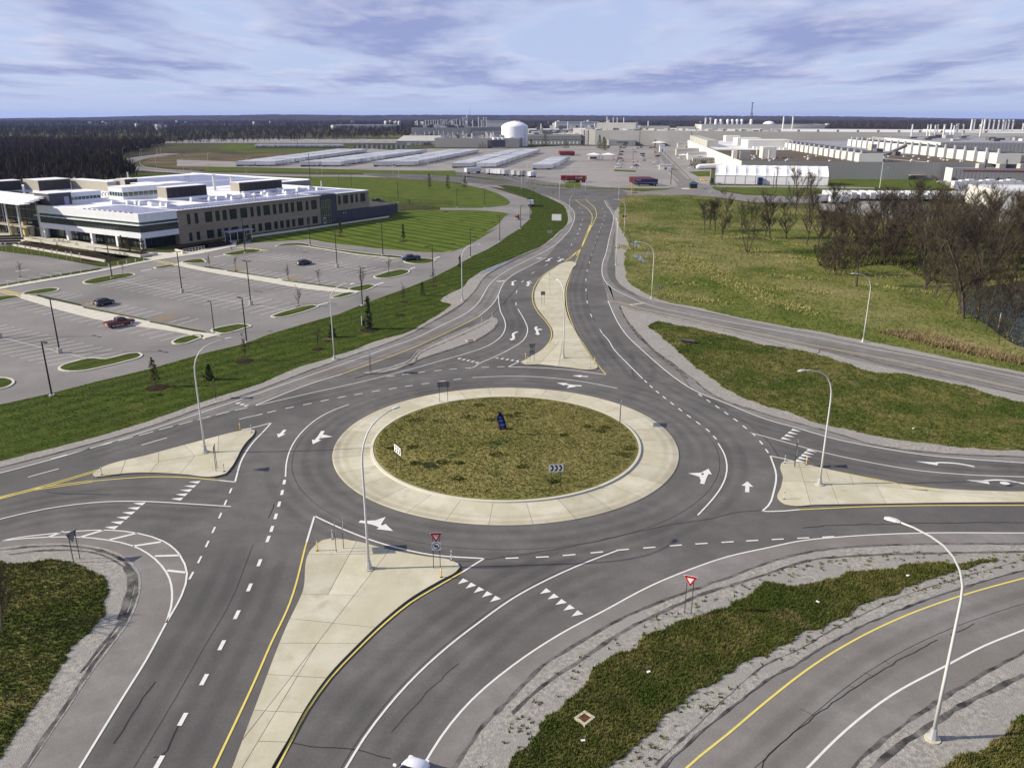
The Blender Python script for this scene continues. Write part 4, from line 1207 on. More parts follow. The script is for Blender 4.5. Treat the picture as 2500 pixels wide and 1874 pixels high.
UDIR = (0.5558, 0.8313)
VDIR = (-0.8313, 0.5558)
crosswalk((-105,232.8), (-95.4,225.7), 7, 2.6, UDIR)
crosswalk((-126.6,192), (-116.8,185.4), 8, 2.6, UDIR)
crosswalk((-87.8,257.5), (-77.8,251), 8, 2.6, UDIR)
lot_line([(-57.66,147.87),(-56.3,148.55)], 1.2, 'paint_yellow', 'crosswalk_bar')


def planted_island(outline, label):
    o = spline(outline, True, 0.8)
    c = o[0]
    root = thing('kerbed_island', label, 'parking island', c[0], c[1], 0, 0, 'grassed islands in the car park')
    loc = [(x - c[0], y - c[1]) for x, y in o]
    if area(loc) < 0:
        loc = loc[::-1]
    ins = inset(loc, 0.38)
    n = len(loc)
    v = [(x, y, 0.05) for x, y in loc] + [(x, y, 0.19) for x, y in loc] + [(x, y, 0.19) for x, y in ins] + [(x, y, 0.1) for x, y in ins]
    f = []
    for i in range(n):
        j = (i + 1) % n
        for q in range(3):
            f.append((q * n + i, q * n + j, (q + 1) * n + j, (q + 1) * n + i))
    MB().add(v, f).build('kerb', 'concrete_walk', root)
    MB().flat(ins, 0.165).build('grass_bed', 'grass_verge', root)
    return root


ISL = [[(-76.13,127.39),(-76.26,129.22),(-75.36,131.11),(-74.1,133.05),(-72.41,133.21),(-70.58,132.77),(-69.63,134.18),(-68.11,136.2),(-66.42,136.49),(-65.33,135.32),(-64.98,133.61),(-66.46,130.84),(-68.88,127.65),(-70.95,125.6),(-73.11,125.34),(-75.05,126.1)],
       [(-109.4,200.7),(-109.4,203.7),(-107.9,207.5),(-104.8,211.4),(-102.8,212.4),(-100.1,210),(-100.1,208.1),(-102.1,203.1),(-105.4,197.7),(-107.6,198.3)],
       [(-63.54,143.24),(-63.5,146.18),(-61.58,148.55),(-59.98,148.55),(-59.19,147.87),(-59.71,144.54),(-60.75,142.29),(-62.34,141.97)],
       [(-59.43,152.05),(-57.76,155.71),(-55.26,157.22),(-52.33,155.34),(-52.82,154.23),(-56.39,149.58),(-58.2,150.63)],
       [(-50.9,163.5),(-50.5,165.6),(-48.7,169.5),(-46.6,173),(-44.3,174.4),(-42.8,173),(-43.4,170.8),(-45.8,166),(-48,163.1),(-49.7,162.7)],
       [(-42.4,182.1),(-41.7,184.1),(-39.6,187.7),(-37.1,187.2),(-38.3,184.1),(-40.1,181.6)],
       [(-40.3,192),(-38.4,195.4),(-35.8,197.7),(-33.9,196),(-34.2,193.7),(-36.1,189.3)],
       [(-36.5,207.5),(-35.5,210.7),(-33.2,215.4),(-30.6,218.2),(-28.2,216.8),(-27.7,214),(-29.2,209.4),(-32.1,205.9),(-35.2,205.6)],
       [(-88.1,243),(-86.5,249.2),(-83,253.7),(-78.4,250.1),(-78.4,248.3),(-81,244.7),(-84.7,241.3)],
       [(-76.9,259.5),(-75.6,264.4),(-71.8,266.5),(-62.3,258.5),(-40.1,243),(-32.7,238.8),(-32.5,237.1),(-42.5,240.5),(-61.4,254.7),(-70.9,261)],
       [(-31.3,230),(-30.4,236.3),(-27.1,236.3),(-23.8,235.5),(-22.5,233.4),(-24.1,227.7),(-27.7,226.9)],
       [(-121,181.6),(-120.1,183.6),(-117.9,184.6),(-114.5,182.1),(-115.8,180.1),(-116.5,177.7)],
       [(-84.44,122.03),(-81.52,122.15),(-78.74,119.67),(-78.49,117.1),(-80.51,115.72)],
       [(-116.8,186.9),(-115.6,190.9),(-112.9,193.2),(-110.5,191.8),(-110,189),(-112.7,185.6),(-114,185.1)],
       [(-100,221),(-98.6,223.9),(-97,225.7),(-94.8,224.2),(-96.3,220.7),(-98.5,219.3)],
       [(-96,230),(-94.6,233.9),(-92.2,235.5),(-90.2,233.1),(-88.5,228.4),(-91.7,227.7)]]
ISL_AT = ['nearest the left verge below the red pickup', 'with a black lamp in front of the garden beds', 'at the right end of the stalls behind the red pickup', 'with a short camera lamp at the end of the long sidewalk', 'with a bare sapling behind the second black verge lamp', 'just below the end of the upper sidewalk',
          'just above the end of the upper sidewalk', 'with a bare sapling left of the blue pickup', 'beside the yellow crossing at the glass shelter', 'stretched as a long strip along the far edge of stalls', 'under the blue pickup', 'at the left end of the long sidewalk', 'cut off by the left edge of the photo',
          'at the upper left end of the long sidewalk', 'tiny, at the left of the upper sidewalk start', 'tiny, above the start of the upper sidewalk']
for p, w in zip(ISL, ISL_AT):
    planted_island(p, 'grassed parking island ' + w)


def walk(name, up, lo, z, material='concrete_walk', pieces=0):
    """pavement laid in slabs between an upper and a lower edge"""
    root = kind(empty(name, up[0][0], up[0][1]))
    ox, oy = up[0]
    su, sl = spline(up, step=2.0), spline(lo, step=2.0)
    n = pieces or max(2, int(sum(math.dist(su[i], su[i + 1]) for i in range(len(su) - 1)) / 3.2))

    def at(s, t):
        d = [0]
        for i in range(len(s) - 1):
            d.append(d[-1] + math.dist(s[i], s[i + 1]))
        x = t * d[-1]
        for i in range(len(s) - 1):
            if d[i + 1] >= x:
                q = (x - d[i]) / max(d[i + 1] - d[i], 1e-6)
                return (s[i][0] + (s[i + 1][0] - s[i][0]) * q - ox, s[i][1] + (s[i + 1][1] - s[i][1]) * q - oy)
        return (s[-1][0] - ox, s[-1][1] - oy)
    g = 0.02 / max(1, 3.2)
    for i in range(n):
        t0, t1 = i / n + g / n, (i + 1) / n - g / n
        MB().prism([at(su, t0), at(su, t1), at(sl, t1), at(sl, t0)], 0.04, z).build('paving_slab', material, root)
    return root


walk('sidewalk', [(-116.7,186.7),(-95.5,172.8),(-74.92,159.53),(-59.8,150.07)] + [(-56.15,148.89)], [(-114.6,182.1),(-96.9,168.6),(-82.17,158.76),(-61.1,148.21)] + [(-58.26,145.85)], 0.19)
walk('sidewalk', [(-96.3,229.2),(-85.6,220.7)] + [(-79.1,216.8),(-60.6,204.9),(-46.3,194.8),(-36.1,189.3)], [(-95.4,225.1),(-83.8,215.8)] + [(-64.7,202.5),(-47.7,190.9),(-37.5,186.9)], 0.19)
walk('sidewalk', [(-128.9,187.2),(-126.6,194.3),(-119.5,206.5),(-112.9,217.9),(-106,234.4),(-95.8,248.6)], [(-126.9,184.1),(-124.8,191.3),(-118,203.7),(-111.7,215.4),(-104.9,231.8),(-94.8,245.8)], 0.18)
walk('sidewalk', [(-92.5,284.2),(-80.4,301.4),(-69.7,316.3),(-52.1,343)], [(-90.9,279.2),(-79,295.8),(-68.8,312.1),(-51.5,338.4)], 0.13)
for p in ([(-112.4,185.4),(-96.8,175),(-96.1,173.7),(-111.5,183.8)], [(-94.9,172.6),(-75.9,160.9),(-75.4,159.77),(-94.2,171.2)], [(-74.47,159.38),(-60.21,151.2),(-59.85,150.21),(-74,158.29)], [(-86.4,222.9),(-79.6,218.2),(-79.1,216.8),(-85.9,221.3)], [(-77.9,216.5),(-61,205.3),(-60.6,204.2),(-77.4,215)], [(-59.3,203.3),(-46.6,196),(-40.1,192.3),(-39.8,190.9),(-46.2,194.5),(-59,202)], [(-127.9,196.3),(-118.6,214),(-114.6,220.1),(-113.6,218.7),(-117.3,211.6),(-126.6,194.3)]):
    sheet('grass_strip', p, 0.20, 'grass_verge', lot)

# lawns round the office
lawn1 = [(-70.2,274.9),(-62.5,267.5),(-48.3,257.5),(-32.2,249.2)] + [(-21.7,246.5),(-19,249.2),(-16.2,255.6),(-12.7,269.6),(-5.5,304.9)] + [(-10.2,288.9),(-5.6,314.9),(-3,342.4),(-1.4,349.8),(-4.3,356.1),(-16.9,365.2),(-33.6,365.2),(-46.2,365.2)] + [(-49.6,356.1),(-51.3,337.5),(-68.8,312.1),(-87.8,279.7),(-90,276.3),(-87.2,266.8),(-78.9,270.9)]
sheet('lawn', lawn1, Z_GRASS, 'grass_lawn')
lawn2 = [(-.9,397.8),(-2.6,418.7),(-7.3,444.6),(-15.3,473.7),(-29,506.9),(-48.5,532.9),(-68.6,548.9)] + [(-103.3,566),(-139.5,570.4),(-120.6,439.2),(-71.6,409.2),(-64.9,402.3),(-49.3,391.3)] + [(-33.4,376.8),(-13.1,374.9),(-6.8,380.9),(-2.5,387)]
sheet('lawn', lawn2, Z_GRASS + .001, 'grass_plain')
line('kerb_line', [(-70.3,275.3),(-62.6,267.9),(-48.4,257.9),(-32.2,249.5)] + [(-21.7,246.8),(-19,249.5)], 0.35, 'concrete_walk', z=Z_GRASS + .02)
front_lawn = [(-170,255.6),(-165.2,257.5),(-162.1,259.9),(-127.3,234.4),(-117.3,229.6),(-109.8,237.6),(-104.8,238.8),(-113.3,223.9),(-116.2,223.9),(-123.6,228.7),(-140.3,239.6),(-160.6,250.1),(-167.6,251.9)]
sheet('lawn', front_lawn, Z_GRASS + .002, 'grass_verge')
for p in ([(-164.6,274.9),(-153.9,267.5),(-135.3,257.5),(-108.9,241.3),(-108.1,238.8),(-111.3,237.1),(-137.3,255.6),(-162.2,269.6)], [(-162,263.4),(-161,267.5),(-138.3,251.9),(-115.3,240.5),(-115.7,234.7),(-118.4,230.7),(-139.3,248.3),(-160.3,261.4)], [(-102.4,266.5),(-98.8,272.1),(-92.4,264.4),(-98.1,254.7)], [(-107.1,252.8),(-102,265.4),(-98.1,254.7),(-100.4,248.3)]):
    sheet('mulch_bed', spline(p, True, 2), Z_GRASS + .012, 'mulch')
plaza = [(-203.3,287.4),(-189.3,297.1),(-164.6,280.4),(-154.1,276),(-134.7,262.4),(-114.5,248.3),(-105.7,246.5),(-101.7,255.6),(-100.9,262.4)] + [(-101.6,269.6),(-94.7,276)] + [(-89.9,260.4),(-95.1,246.5)] + [(-95.7,248.3),(-106,234.4),(-116,241.3),(-138.3,257.5),(-166.5,278.2),(-163.6,262.4),(-180.6,253.7)]
sheet('plaza', plaza, Z_GRASS + .004, 'concrete_walk')

# ------------------------------------------------------------------ yard, upper road, gate road
yard = [(-328,808.8),(-259.7,774.9),(-212.1,1006),(-185.3,1094.6)] + [(-124.3,1006),(-110.7,1094.6),(-25.1,1094.6),(24.5,1127.7),(66.2,1200.1)] + [(148,1200.1),(200.4,1170.1),(208.3,1162.8),(139.7,688.2),(124.6,579.4),(120.9,499.9),(118.5,489.8),(96.5,473.7),(88.6,468.8),(74.1,464.6),(60.2,480)] + [(60.3,481.3),(37.6,476.9),(30.1,496.5),(11.3,514.1),(-12.5,538.4),(-40.2,588.8),(-44.2,638),(-79.7,640.2)] + [(-79.4,638),(-163.2,669.4),(-231.1,688.2),(-285.1,701.3)]
sheet('yard', yard, Z_YARD, 'asphalt_pale')
upper = spline([(-385.3,949.6),(-382,903.4),(-376.9,845.8),(-358.9,774.9),(-342.1,729),(-315.5,688.2),(-283.2,657.4),(-251.3,632.5)] + [(-230.4,616.5),(-192.5,606.3),(-144.6,591.6),(-107.4,588.8)] + [(-71.6,574),(-37.7,551.4),(-12,514.1),(10.6,480),(25.1,447.3)], step=6)
v, f = ribbon(upper, 13.0)
kind(MB().add([(x, y, Z_ROAD - .006) for x, y in v], f).build('road', 'asphalt_old'))
v, f = ribbon(offset(upper, -9.5), 7)
kind(MB().add([(x, y, Z_YARD + .006) for x, y in v], f).build('pavement', 'asphalt_pale'))
gate_up = [(31.1,461.6),(57.9,461.6)] + [(59.8,476.9),(73.5,460.5),(88.6,468.8),(99,486.5),(199.2,1162.8),(209.6,1170.1),(139.7,688.2),(118.7,536.8),(120.1,496.5),(117,467.6),(125.1,439.2),(147.4,431.3),(161.7,428.7)] + [(196.5,409.2)]
gate_lo = [(170.2,352.6),(151.2,400)] + [(140.8,397.8),(118.8,400),(106.9,426.2),(94.9,438.1),(70.2,439.2),(59.5,433.9),(55.1,418.7),(46.4,352.6)] + [(32.1,352.6),(28,413.9)]
sheet('road', gate_up + gate_lo, Z_ROAD - .012, 'asphalt_old')
for p in ([(-80,642.5),(-44.5,642.5),(-40.2,588.8),(-12.6,540.8),(2.7,536.8),(-12.9,557.3),(-40.9,579.4),(-75.2,603.3)], [(2.7,532.9),(11.3,515.5),(30.1,496.5),(37.8,480),(32.2,486.5),(11.1,504.8)], [(30.3,499.9),(35.6,529),(42.1,536.8),(43.3,514.1),(39.4,480),(33.7,483.2)], [(42.6,485.2),(60.8,485.2),(59.7,476.2),(42.8,475)],
          [(57.3,483.2),(90.6,480),(99.6,489.8),(88.9,470.7),(74,464),(63,476.9)], [(-256.6,688.2),(-205.7,673.1),(-161.1,661),(-79.4,638),(-75.2,603.3),(-111.8,613.5),(-192.5,629.3),(-237.1,634.7)],
          [(135.1,629.3),(154,640.2),(139.6,579.4),(131.1,579.4)], [(121.8,496.5),(125.2,489.8),(181.7,483.2),(162.1,429.7),(148.3,433.9),(126.6,444.6),(118.5,473.7)], [(180.5,480),(253.9,464.6),(278.6,461.6),(270.2,447.3),(188.9,447.3),(163.6,433.9)],
          [(213.5,554.8),(280.7,546.5),(260.5,483.2),(242.7,473.7),(215.9,486.5),(186.5,496.5)], [(81.8,657.4),(96.6,642.5),(93.9,623.9),(79,634.7)], [(-430.9,1260.7),(-369.4,1219.6),(-339.3,1094.6),(-343.8,1034),(-376.1,1063.4)], [(-345,1034),(-239.5,1063.4),(-234.2,1094.6),(-220.8,979.6),(-282.9,966.9),(-320.7,966.9)]):
    sheet('grass_strip', p, Z_GRASS - .01, 'grass_plain')
sheet('grass_strip', [(-455.8,930.6),(-398.3,861.5),(-371.9,774.9),(-341.1,701.3),(-305,634.7),(-279.8,616.5),(-245.6,600.4),(-230.7,579.4),(-251.6,553.1),(-267.1,521.4),(-344.1,688.2)], Z_YARD - .008, 'grass_plain')
sheet('dirt', spline([(-345,774.9),(-377.7,930.6),(-363.2,979.6)] + [(-314.1,930.6),(-264.7,979.6),(-226.3,979.6),(-251.8,826.9),(-254.4,759),(-261.4,701.3)] + [(-247.5,663.4),(-301.7,701.3),(-331.4,736.3)], True, 10), Z_YARD - .006, 'dirt')
sheet('pavement', [(121.2,501.3),(186.5,496.5)] + [(220.2,496.5),(213.1,480),(180.5,480)] + [(181.7,483.2),(125.2,489.8),(119.5,491.8)], Z_YARD + .012, 'asphalt_pale')
sheet('pavement', [(205.5,1200.1),(249.6,1239.8),(219.2,930.6),(181.7,701.3),(166.8,688.2),(120.1,496.5),(118.7,536.8)], Z_YARD - .004, 'asphalt_pale')
sheet('pavement', [(280.7,546.5),(260.5,483.2),(252.4,461.6),(289.6,461.6),(330.7,529),(286.2,536.8)], Z_YARD + .002, 'asphalt_pale')
sheet('pavement', [(149.6,395.6),(250.7,391.3),(178.8,275.2),(169.3,312.1),(152.3,339.1),(139.2,367.1)], Z_YARD + .004, 'gravel')
gate_line = lambda pts, w=.25, m_='paint_faded': kind(MB().add(*(lambda vf: ([(x, y, Z_ROAD + .01) for x, y in vf[0]], vf[1]))(ribbon(pts, w))).build('road_line', m_))
gate_line([(119.1,553.1),(192.5,1094.6)]); gate_line([(109,536.8),(118.2,618.6)]); gate_line([(120.7,579.4),(150,774.9)], .2, 'paint_yellow_faded')
# parking aisles of the far staff lot
for a, b, n in (((159.5,1094.6), (102.9,701.3), 9), ((143.7,1094.6), (88.7,701.3), 9), ((159.9,930.6), (127.4,714.9), 6)):
    for i in range(n):
        t = i / (n - 1)
        x, y = a[0] + (b[0] - a[0]) * t, a[1] + (b[1] - a[1]) * t
        gate_line([(x - 9, y), (x + 9, y)], 1.1, 'rust')
        tag(MB().cyl(x, y, 0, 5.5, .12, 6).build('sapling', 'rust'), 'thin reddish sapling in a strip of the far staff lot', 'sapling', 'reddish saplings of the far staff lot')
# creek in the trees
sheet('creek_water', spline([(99,173),(107.8,184.6),(114.8,192),(123.8,197.7),(134.7,196.6),(102.69,141.34),(93.21,139.49),(93.1,143.89),(94.79,151.34),(96.21,158.76),(97.3,166)], True, 1.5), Z_GRASS + .02, 'water')


# ------------------------------------------------------------------ street lamps
def make_street_lamp():
    t = empty('street_lamp', 0, 0)
    b = MB()
    b.cyl(0, 0, 0.0, 0.10, 0.50, 16)
    b.build('footing', 'concrete', t)
    MB().tube([(0, 0, 0.10), (0, 0, 0.85)], [0.30, 0.19], 8).build('transformer_base', 'galvanised', t)
    path = [(0, 0, .85), (0, 0, 5), (0, 0, 10.6), (.08, 0, 11.6), (.35, 0, 12.5), (.85, 0, 13.3), (1.5, 0, 13.85), (2.3, 0, 14.2), (3.3, 0, 14.45), (4.2, 0, 14.55)]
    MB().tube(path, [.13, .11, .088, .083, .078, .074, .07, .064, .058, .054], 8).build('pole', 'white_metal', t, smooth=True)
    h = MB()
    prof = [(4.1, .10, .09), (4.35, .19, .13), (4.75, .21, .13), (5.05, .13, .07)]
    for x, hw, hz in prof:
        h.v += [(x, -hw, 14.52), (x, hw, 14.52), (x, hw * .7, 14.52 + hz), (x, -hw * .7, 14.52 + hz)]
    for i in range(3):
        for k in range(4):
            h.f.append((i * 4 + k, i * 4 + (k + 1) % 4, i * 4 + 4 + (k + 1) % 4, i * 4 + 4 + k))
    h.f += [(0, 1, 2, 3), (12, 15, 14, 13)]
    hd = h.build('lamp_head', 'white_metal', t)
    MB().box(4.35, 4.95, -.14, .14, 14.49, 14.525).build('lens', 'galvanised', hd)
    return t


lamp0 = make_street_lamp()
LAMPS = [
    ((-38.43,91.89), 30, .97, 'white curved street lamp on the left concrete splitter island'),
    ((-13.28,64.71), 55, 1.0, 'white curved street lamp on the concrete island nearest the camera'),
    ((35.11,82.61), 200, .97, 'white curved street lamp on the concrete island at the right edge'),
    ((28.47,43.5), 140, 1.03, 'tall white street lamp on gravel in the bottom right corner beside the bending road'),
    ((-30.86,132.6), -8, .92, 'white curved street lamp at the gravel edge of the green verge near the conifer'),
    ((-11.4,179.4), 0, .88, 'white curved street lamp on the gravel shoulder by the far approach, arm to the right'),
    ((8.96,133.05), 105, .89, 'white street lamp on the long curving far island'),
    ((32.3,181.1), 178, .90, 'white curved street lamp at the edge of the field next to a small yield sign'),
    ((65.64,143.76), 195, .90, 'white curved street lamp beside the ramp below the bare wood'),
    ((29.6,225.4), 90, .86, 'white street lamp on the pale gravel left of the field, nearer of two'),
    ((40.2,287.8), 175, .84, 'white street lamp at the gravel corner of the field, farther of two'),
    ((23.5,331.1), 25, .70, 'white street lamp on the left kerb of the road bend beside the billboard'),
    ((23.5,404.5), 40, .72, 'white street lamp on the grass tip above the road bend'),
    ((5.5,476.9), 90, .70, 'white street lamp on the grass strip opposite the small parked trailers'),
    ((42.7,473.7), 160, .68, 'white street lamp in front of the red container trailers'),
]
YARD_LAMPS = [(9.7,529), (-30.6,553.1), (-33.7,576.7), (-60.2,640.2), (-64.7,638), (38.8,540.8), (-198.2,613.5), (-145.9,616.5), (-135.6,586.9), (-130.3,651.6), (-87.6,606.3), (-79.3,574.9), (-258.3,701.3),
              (53.9,411.5), (146.4,453), (339.8,845.8), (-367,759), (-335.6,701.3), (-384.3,817.8), (-348.4,774.9), (-370,826.9), (-294.2,681.8), (-255.4,640.2), (-250.8,642.5), (-379.8,886.2), (-384.8,907.8), (217.3,483.2), (103.2,669.4), (144.8,774.9)]
first = True
for (x, y), az, s, lab in LAMPS:
    if first:
        o = lamp0
        o.location, o.rotation_euler = (x, y, .18), (0, 0, radians(az))
        o.scale = (s,) * 3
    else:
        o = dup(lamp0, x, y, .18 if 'island' in lab else .05, radians(az), scale=s)
    tag(o, lab, 'street lamp', 'white curved street lamps along the roads')
    first = False
for i, (x, y) in enumerate(YARD_LAMPS):
    o = dup(lamp0, x, y, 0.05, radians(random.choice((0, 90, 180, 200, 20))), scale=.78)
    tag(o, 'distant white street lamp along the upper road and trailer yard', 'street lamp', 'distant street lamps by the yard')


def make_lot_lamp(h, name='car_park_lamp', pedestal=0.9, twin=False):
    t = empty(name, 0, 0)
    MB().cyl(0, 0, 0, pedestal, .42, 14).build('pedestal', 'concrete_grey', t)
    MB().tube([(0, 0, pedestal), (0, 0, h)], [.13, .10], 6).build('pole', 'black_metal', t)
    m = MB().box(-.06, 1.0, -.05, .05, h - .12, h - .02)
    if twin:
        m.box(-1.0, .06, -.05, .05, h - .12, h - .02)
    m.build('arm', 'black_metal', t)
    for sx in ((1, -1) if twin else (1,)):
        MB().box(*sorted((.5 * sx, 1.35 * sx)), -.2, .2, h - .06, h + .06).build('lamp_head', 'black_metal', t)
    return t


lotA = make_lot_lamp(9.8, twin=True)
lotB = make_lot_lamp(8.5, pedestal=.25)
LOTA = [((-80.58,136.37), 'twin headed black car park lamp on a round concrete pedestal, nearest in the car park'), ((-79,187.9), 'twin headed black car park lamp on a round pedestal in the second bay of stalls'),
        ((-58.5,174.9), 'black car park lamp on a round pedestal in the middle bay of stalls'), ((-48.9,221.7), 'black car park lamp on a round pedestal in the far bay near the dark sedan'), ((-97.7,146.85), 'black car park lamp pedestal cut by the left edge of the photo'),
        ]
LOTB = [((-104.2,205.6), 'black lamp on the grassed island in front of the garden beds', 1.12), ((-82.3,246), 'black lamp on the small island by the yellow crossing', 1.2), ((-65.7,260.4), 'black lamp in the grass strip at the far side of the car park, left one', 1.1), ((-39.1,241.3), 'black lamp in the grass strip at the far side of the car park, right one', 1.15),
        ((-69.37,113.31), 'black lamp at the edge of the near green verge, leftmost', 1.0), ((-49.4,143.11), 'black lamp at the verge edge beside the second parking island', 1.0), ((-33.3,173.7), 'black lamp at the verge edge beside the conifer', 1.0), ((-20.6,205.9), 'black lamp at the verge edge opposite the blue pickup', 1.0), ((-12.4,237.9), 'black lamp beside the access road behind a white curved lamp', 1.0),
        ((-4.1,269.1), 'black lamp on the verge side of the curving access road, lower bend', 1.0), ((3.2,301.9), 'black lamp on the verge side of the curving access road, upper bend', 1.0), ((7.4,331.1), 'black lamp beside the white truck on the access road', 1.0), ((10.1,387), 'black lamp behind the white truck', .9), ((-12.6,376), 'black lamp on the rim of the green mound, right one', 1.0), ((-25.5,376.8), 'black lamp on the rim of the green mound, left one', 1.0),
        ((-58.16,150.77), 'short black lamp with a white camera at the end of the sidewalk', .72), ((-94.2,480), 'black lamp on the mound behind the office', 1.0), ((-55.6,397.8), 'black lamp by the fence of the service drive', 1.1), ((-102.9,486.5), 'thin black lamp on the mound behind the office roof', .8), ((15,553.1), 'black lamp with yellow base by the small trailers', 1.0), ((-18.8,574.9), 'black lamp with yellow base at the yard fence', 1.0)]
for lst, p in ((LOTA, lotA), (LOTB, lotB)):
    for i, e in enumerate(lst):
        x, y = e[0]
        s = e[2] if len(e) > 2 else 1.0
        rz = radians(-33 + (180 if i % 2 else 0)) if lst is LOTB else radians(-33)
        if i == 0:
            o = p
            o.location, o.rotation_euler, o.scale = (x, y, .1), (0, 0, rz), (s,) * 3
        else:
            o = dup(p, x, y, .1, rz, scale=s)
        tag(o, e[1], 'lamp post', 'black car park lamps')


# ------------------------------------------------------------------ signs
def text_mesh(txt, size, name, material, parent, loc, rot, extrude=0.004, bold=False):
    cu = bpy.data.curves.new(name, 'FONT')
    cu.body, cu.size, cu.extrude = txt, size, extrude
    cu.align_x, cu.align_y = 'CENTER', 'CENTER'
    if bold:
        cu.offset = size * 0.02
    tmp = bpy.data.objects.new(name, cu)
    C.objects.link(tmp)
    dg = bpy.context.evaluated_depsgraph_get()
    me = bpy.data.meshes.new_from_object(tmp.evaluated_get(dg))
    bpy.data.objects.remove(tmp)
    me.materials.clear()
    me.materials.append(M[material])
    o = bpy.data.objects.new(name, me)
    C.objects.link(o)
    o.parent = parent
    o.location, o.rotation_euler = loc, rot
    return o


def vpoly(poly, y0, y1):
    """a flat plate standing in the local x-z plane, front towards -y"""
    m = MB()
    n = len(poly)
    m.add([(x, y0, z) for x, z in poly] + [(x, y1, z) for x, z in poly],
          [tuple(range(n)), tuple(range(2 * n - 1, n - 1, -1))] + [(i, n + i, n + (i + 1) % n, (i + 1) % n) for i in range(n)])
    return m


def rr(w, h, cx, cz):
    return [(cx - w / 2, cz - h / 2), (cx + w / 2, cz - h / 2), (cx + w / 2, cz + h / 2), (cx - w / 2, cz + h / 2)]


def tri(s, cx, ztop):
    hgt = s * .866
    c = s * .07
    return [(cx - s / 2 + c, ztop), (cx - s / 2, ztop - c * .6), (cx - c * .5, ztop - hgt), (cx + c * .5, ztop - hgt), (cx + s / 2, ztop - c * .6), (cx + s / 2 - c, ztop)]


def sign(name, label, p0, rz, z0=0.05, width=.8, top=2.6, posts=2, post_mat='dark_metal'):
    t = thing(name, label, 'road sign', p0[0], p0[1], z0, rz)
    for sx in ((-1, 1) if posts == 2 else (0,)):
        MB().box(sx * width / 2 - .03, sx * width / 2 + .03, -.03, .03, 0, top).build('post', post_mat, t)
    return t


def yield_face(t, s, ztop, front=True, red=True, inner=True):
    MB().add(*_va(vpoly(tri(s, 0, ztop), -.055, -.04))).build('sign_panel', 'sign_back', t)
    if front:
        MB().add(*_va(vpoly(tri(s, 0, ztop), -.066, -.057))).build('sign_border', 'sign_white', t)
        MB().add(*_va(vpoly(tri(s * .94, 0, ztop - .03), -.074, -.067))).build('sign_face', 'sign_red' if red else 'sign_black', t)
        MB().add(*_va(vpoly(tri(s * .48, 0, ztop - .2 * s), -.082, -.075))).build('sign_field', 'sign_white', t)


def _va(m):
    return m.v, m.f


# yield sign with a no-left-turn plate on the bottom island, facing the camera
t = sign('yield_sign', 'red yield sign above a white plate with a barred arrow on the near island', (-6.98,64.85), radians(4), .18, .62, 3.5)
yield_face(t, 1.15, 3.75)
text_mesh('YIELD', .17, 'lettering', 'sign_red', t, (0, -.088, 3.43), (pi / 2, 0, 0), bold=True)
vpoly(rr(.82, .82, 0, 2.35), -.055, -.04).build('plate', 'sign_white', t)
ringm = MB()
for i in range(28):
    a = 2 * pi * i / 28
    for r in (.37, .31):
        ringm.v.append((r * cos(a), -.062, 2.35 + r * sin(a)))
ringm.f = [(2 * i, 2 * ((i + 1) % 28), 2 * ((i + 1) % 28) + 1, 2 * i + 1) for i in range(28)]
ringm.build('plate_ring', 'sign_black', t)
vpoly([(.15, 2.12), (.15, 2.42), (-.04, 2.42), (-.04, 2.53), (-.24, 2.35), (-.04, 2.19), (-.04, 2.29), (.03, 2.29), (.03, 2.12)], -.064, -.058).build('plate_arrow', 'sign_black', t)
vpoly([(-.25, 2.55), (-.21, 2.59), (.25, 2.15), (.21, 2.11)], -.069, -.065).build('plate_bar', 'sign_black', t)

t = sign('yield_sign', 'red and white yield sign on gravel at the edge of the near grass strip, tilted', (14.89,57.77), radians(-22), .08, .55, 3.6)
yield_face(t, 1.15, 3.75)
for lab, p, rz, z in (('grey backed yield sign on the gravel corner at the left edge', (-41.3,66.34), radians(250), .08), ('dark backed yield sign above a square plate on the far island', (3.45,131.11), radians(185), .18)):
    t = sign('yield_sign', lab, p, rz, z, .72, 2.9)
    yield_face(t, 1.25, 3.1, front=True)
    if 'square' in lab:
        vpoly(rr(.75, .75, 0, 1.6), -.055, -.04).build('plate', 'sign_back', t)
        vpoly(rr(.72, .72, 0, 1.6), -.062, -.056).build('plate_face', 'sign_white', t)
t = sign('yield_sign', 'small yield sign beside a lamp at the field edge', (33.9,179.4), radians(8), .08, .5, 3.0)
yield_face(t, 0.95, 3.3, red=False)
t = sign('yield_sign', 'pale yield sign on two posts at the gravel edge of the left verge', (-44.3,112.27), radians(-72), .08, .7, 2.9)
yield_face(t, 1.2, 3.0)
vpoly(rr(.7, .7, 0, 1.6), -.055, -.04).build('plate', 'sign_white', t)
t = sign('yield_sign', 'pale blue-white sign seen edge on, on the right island', (33.95,87.6), radians(75), .18, .6, 3.2)
yield_face(t, 1.15, 3.4)
vpoly(rr(.7, .8, 0, 1.9), -.055, -.04).build('plate', 'sign_white', t)
t = sign('yield_sign', 'dark sign seen edge on at the right tip of the left island', (-35.18,86.7), radians(100), .18, .7, 3.0)
yield_face(t, 1.2, 3.2)


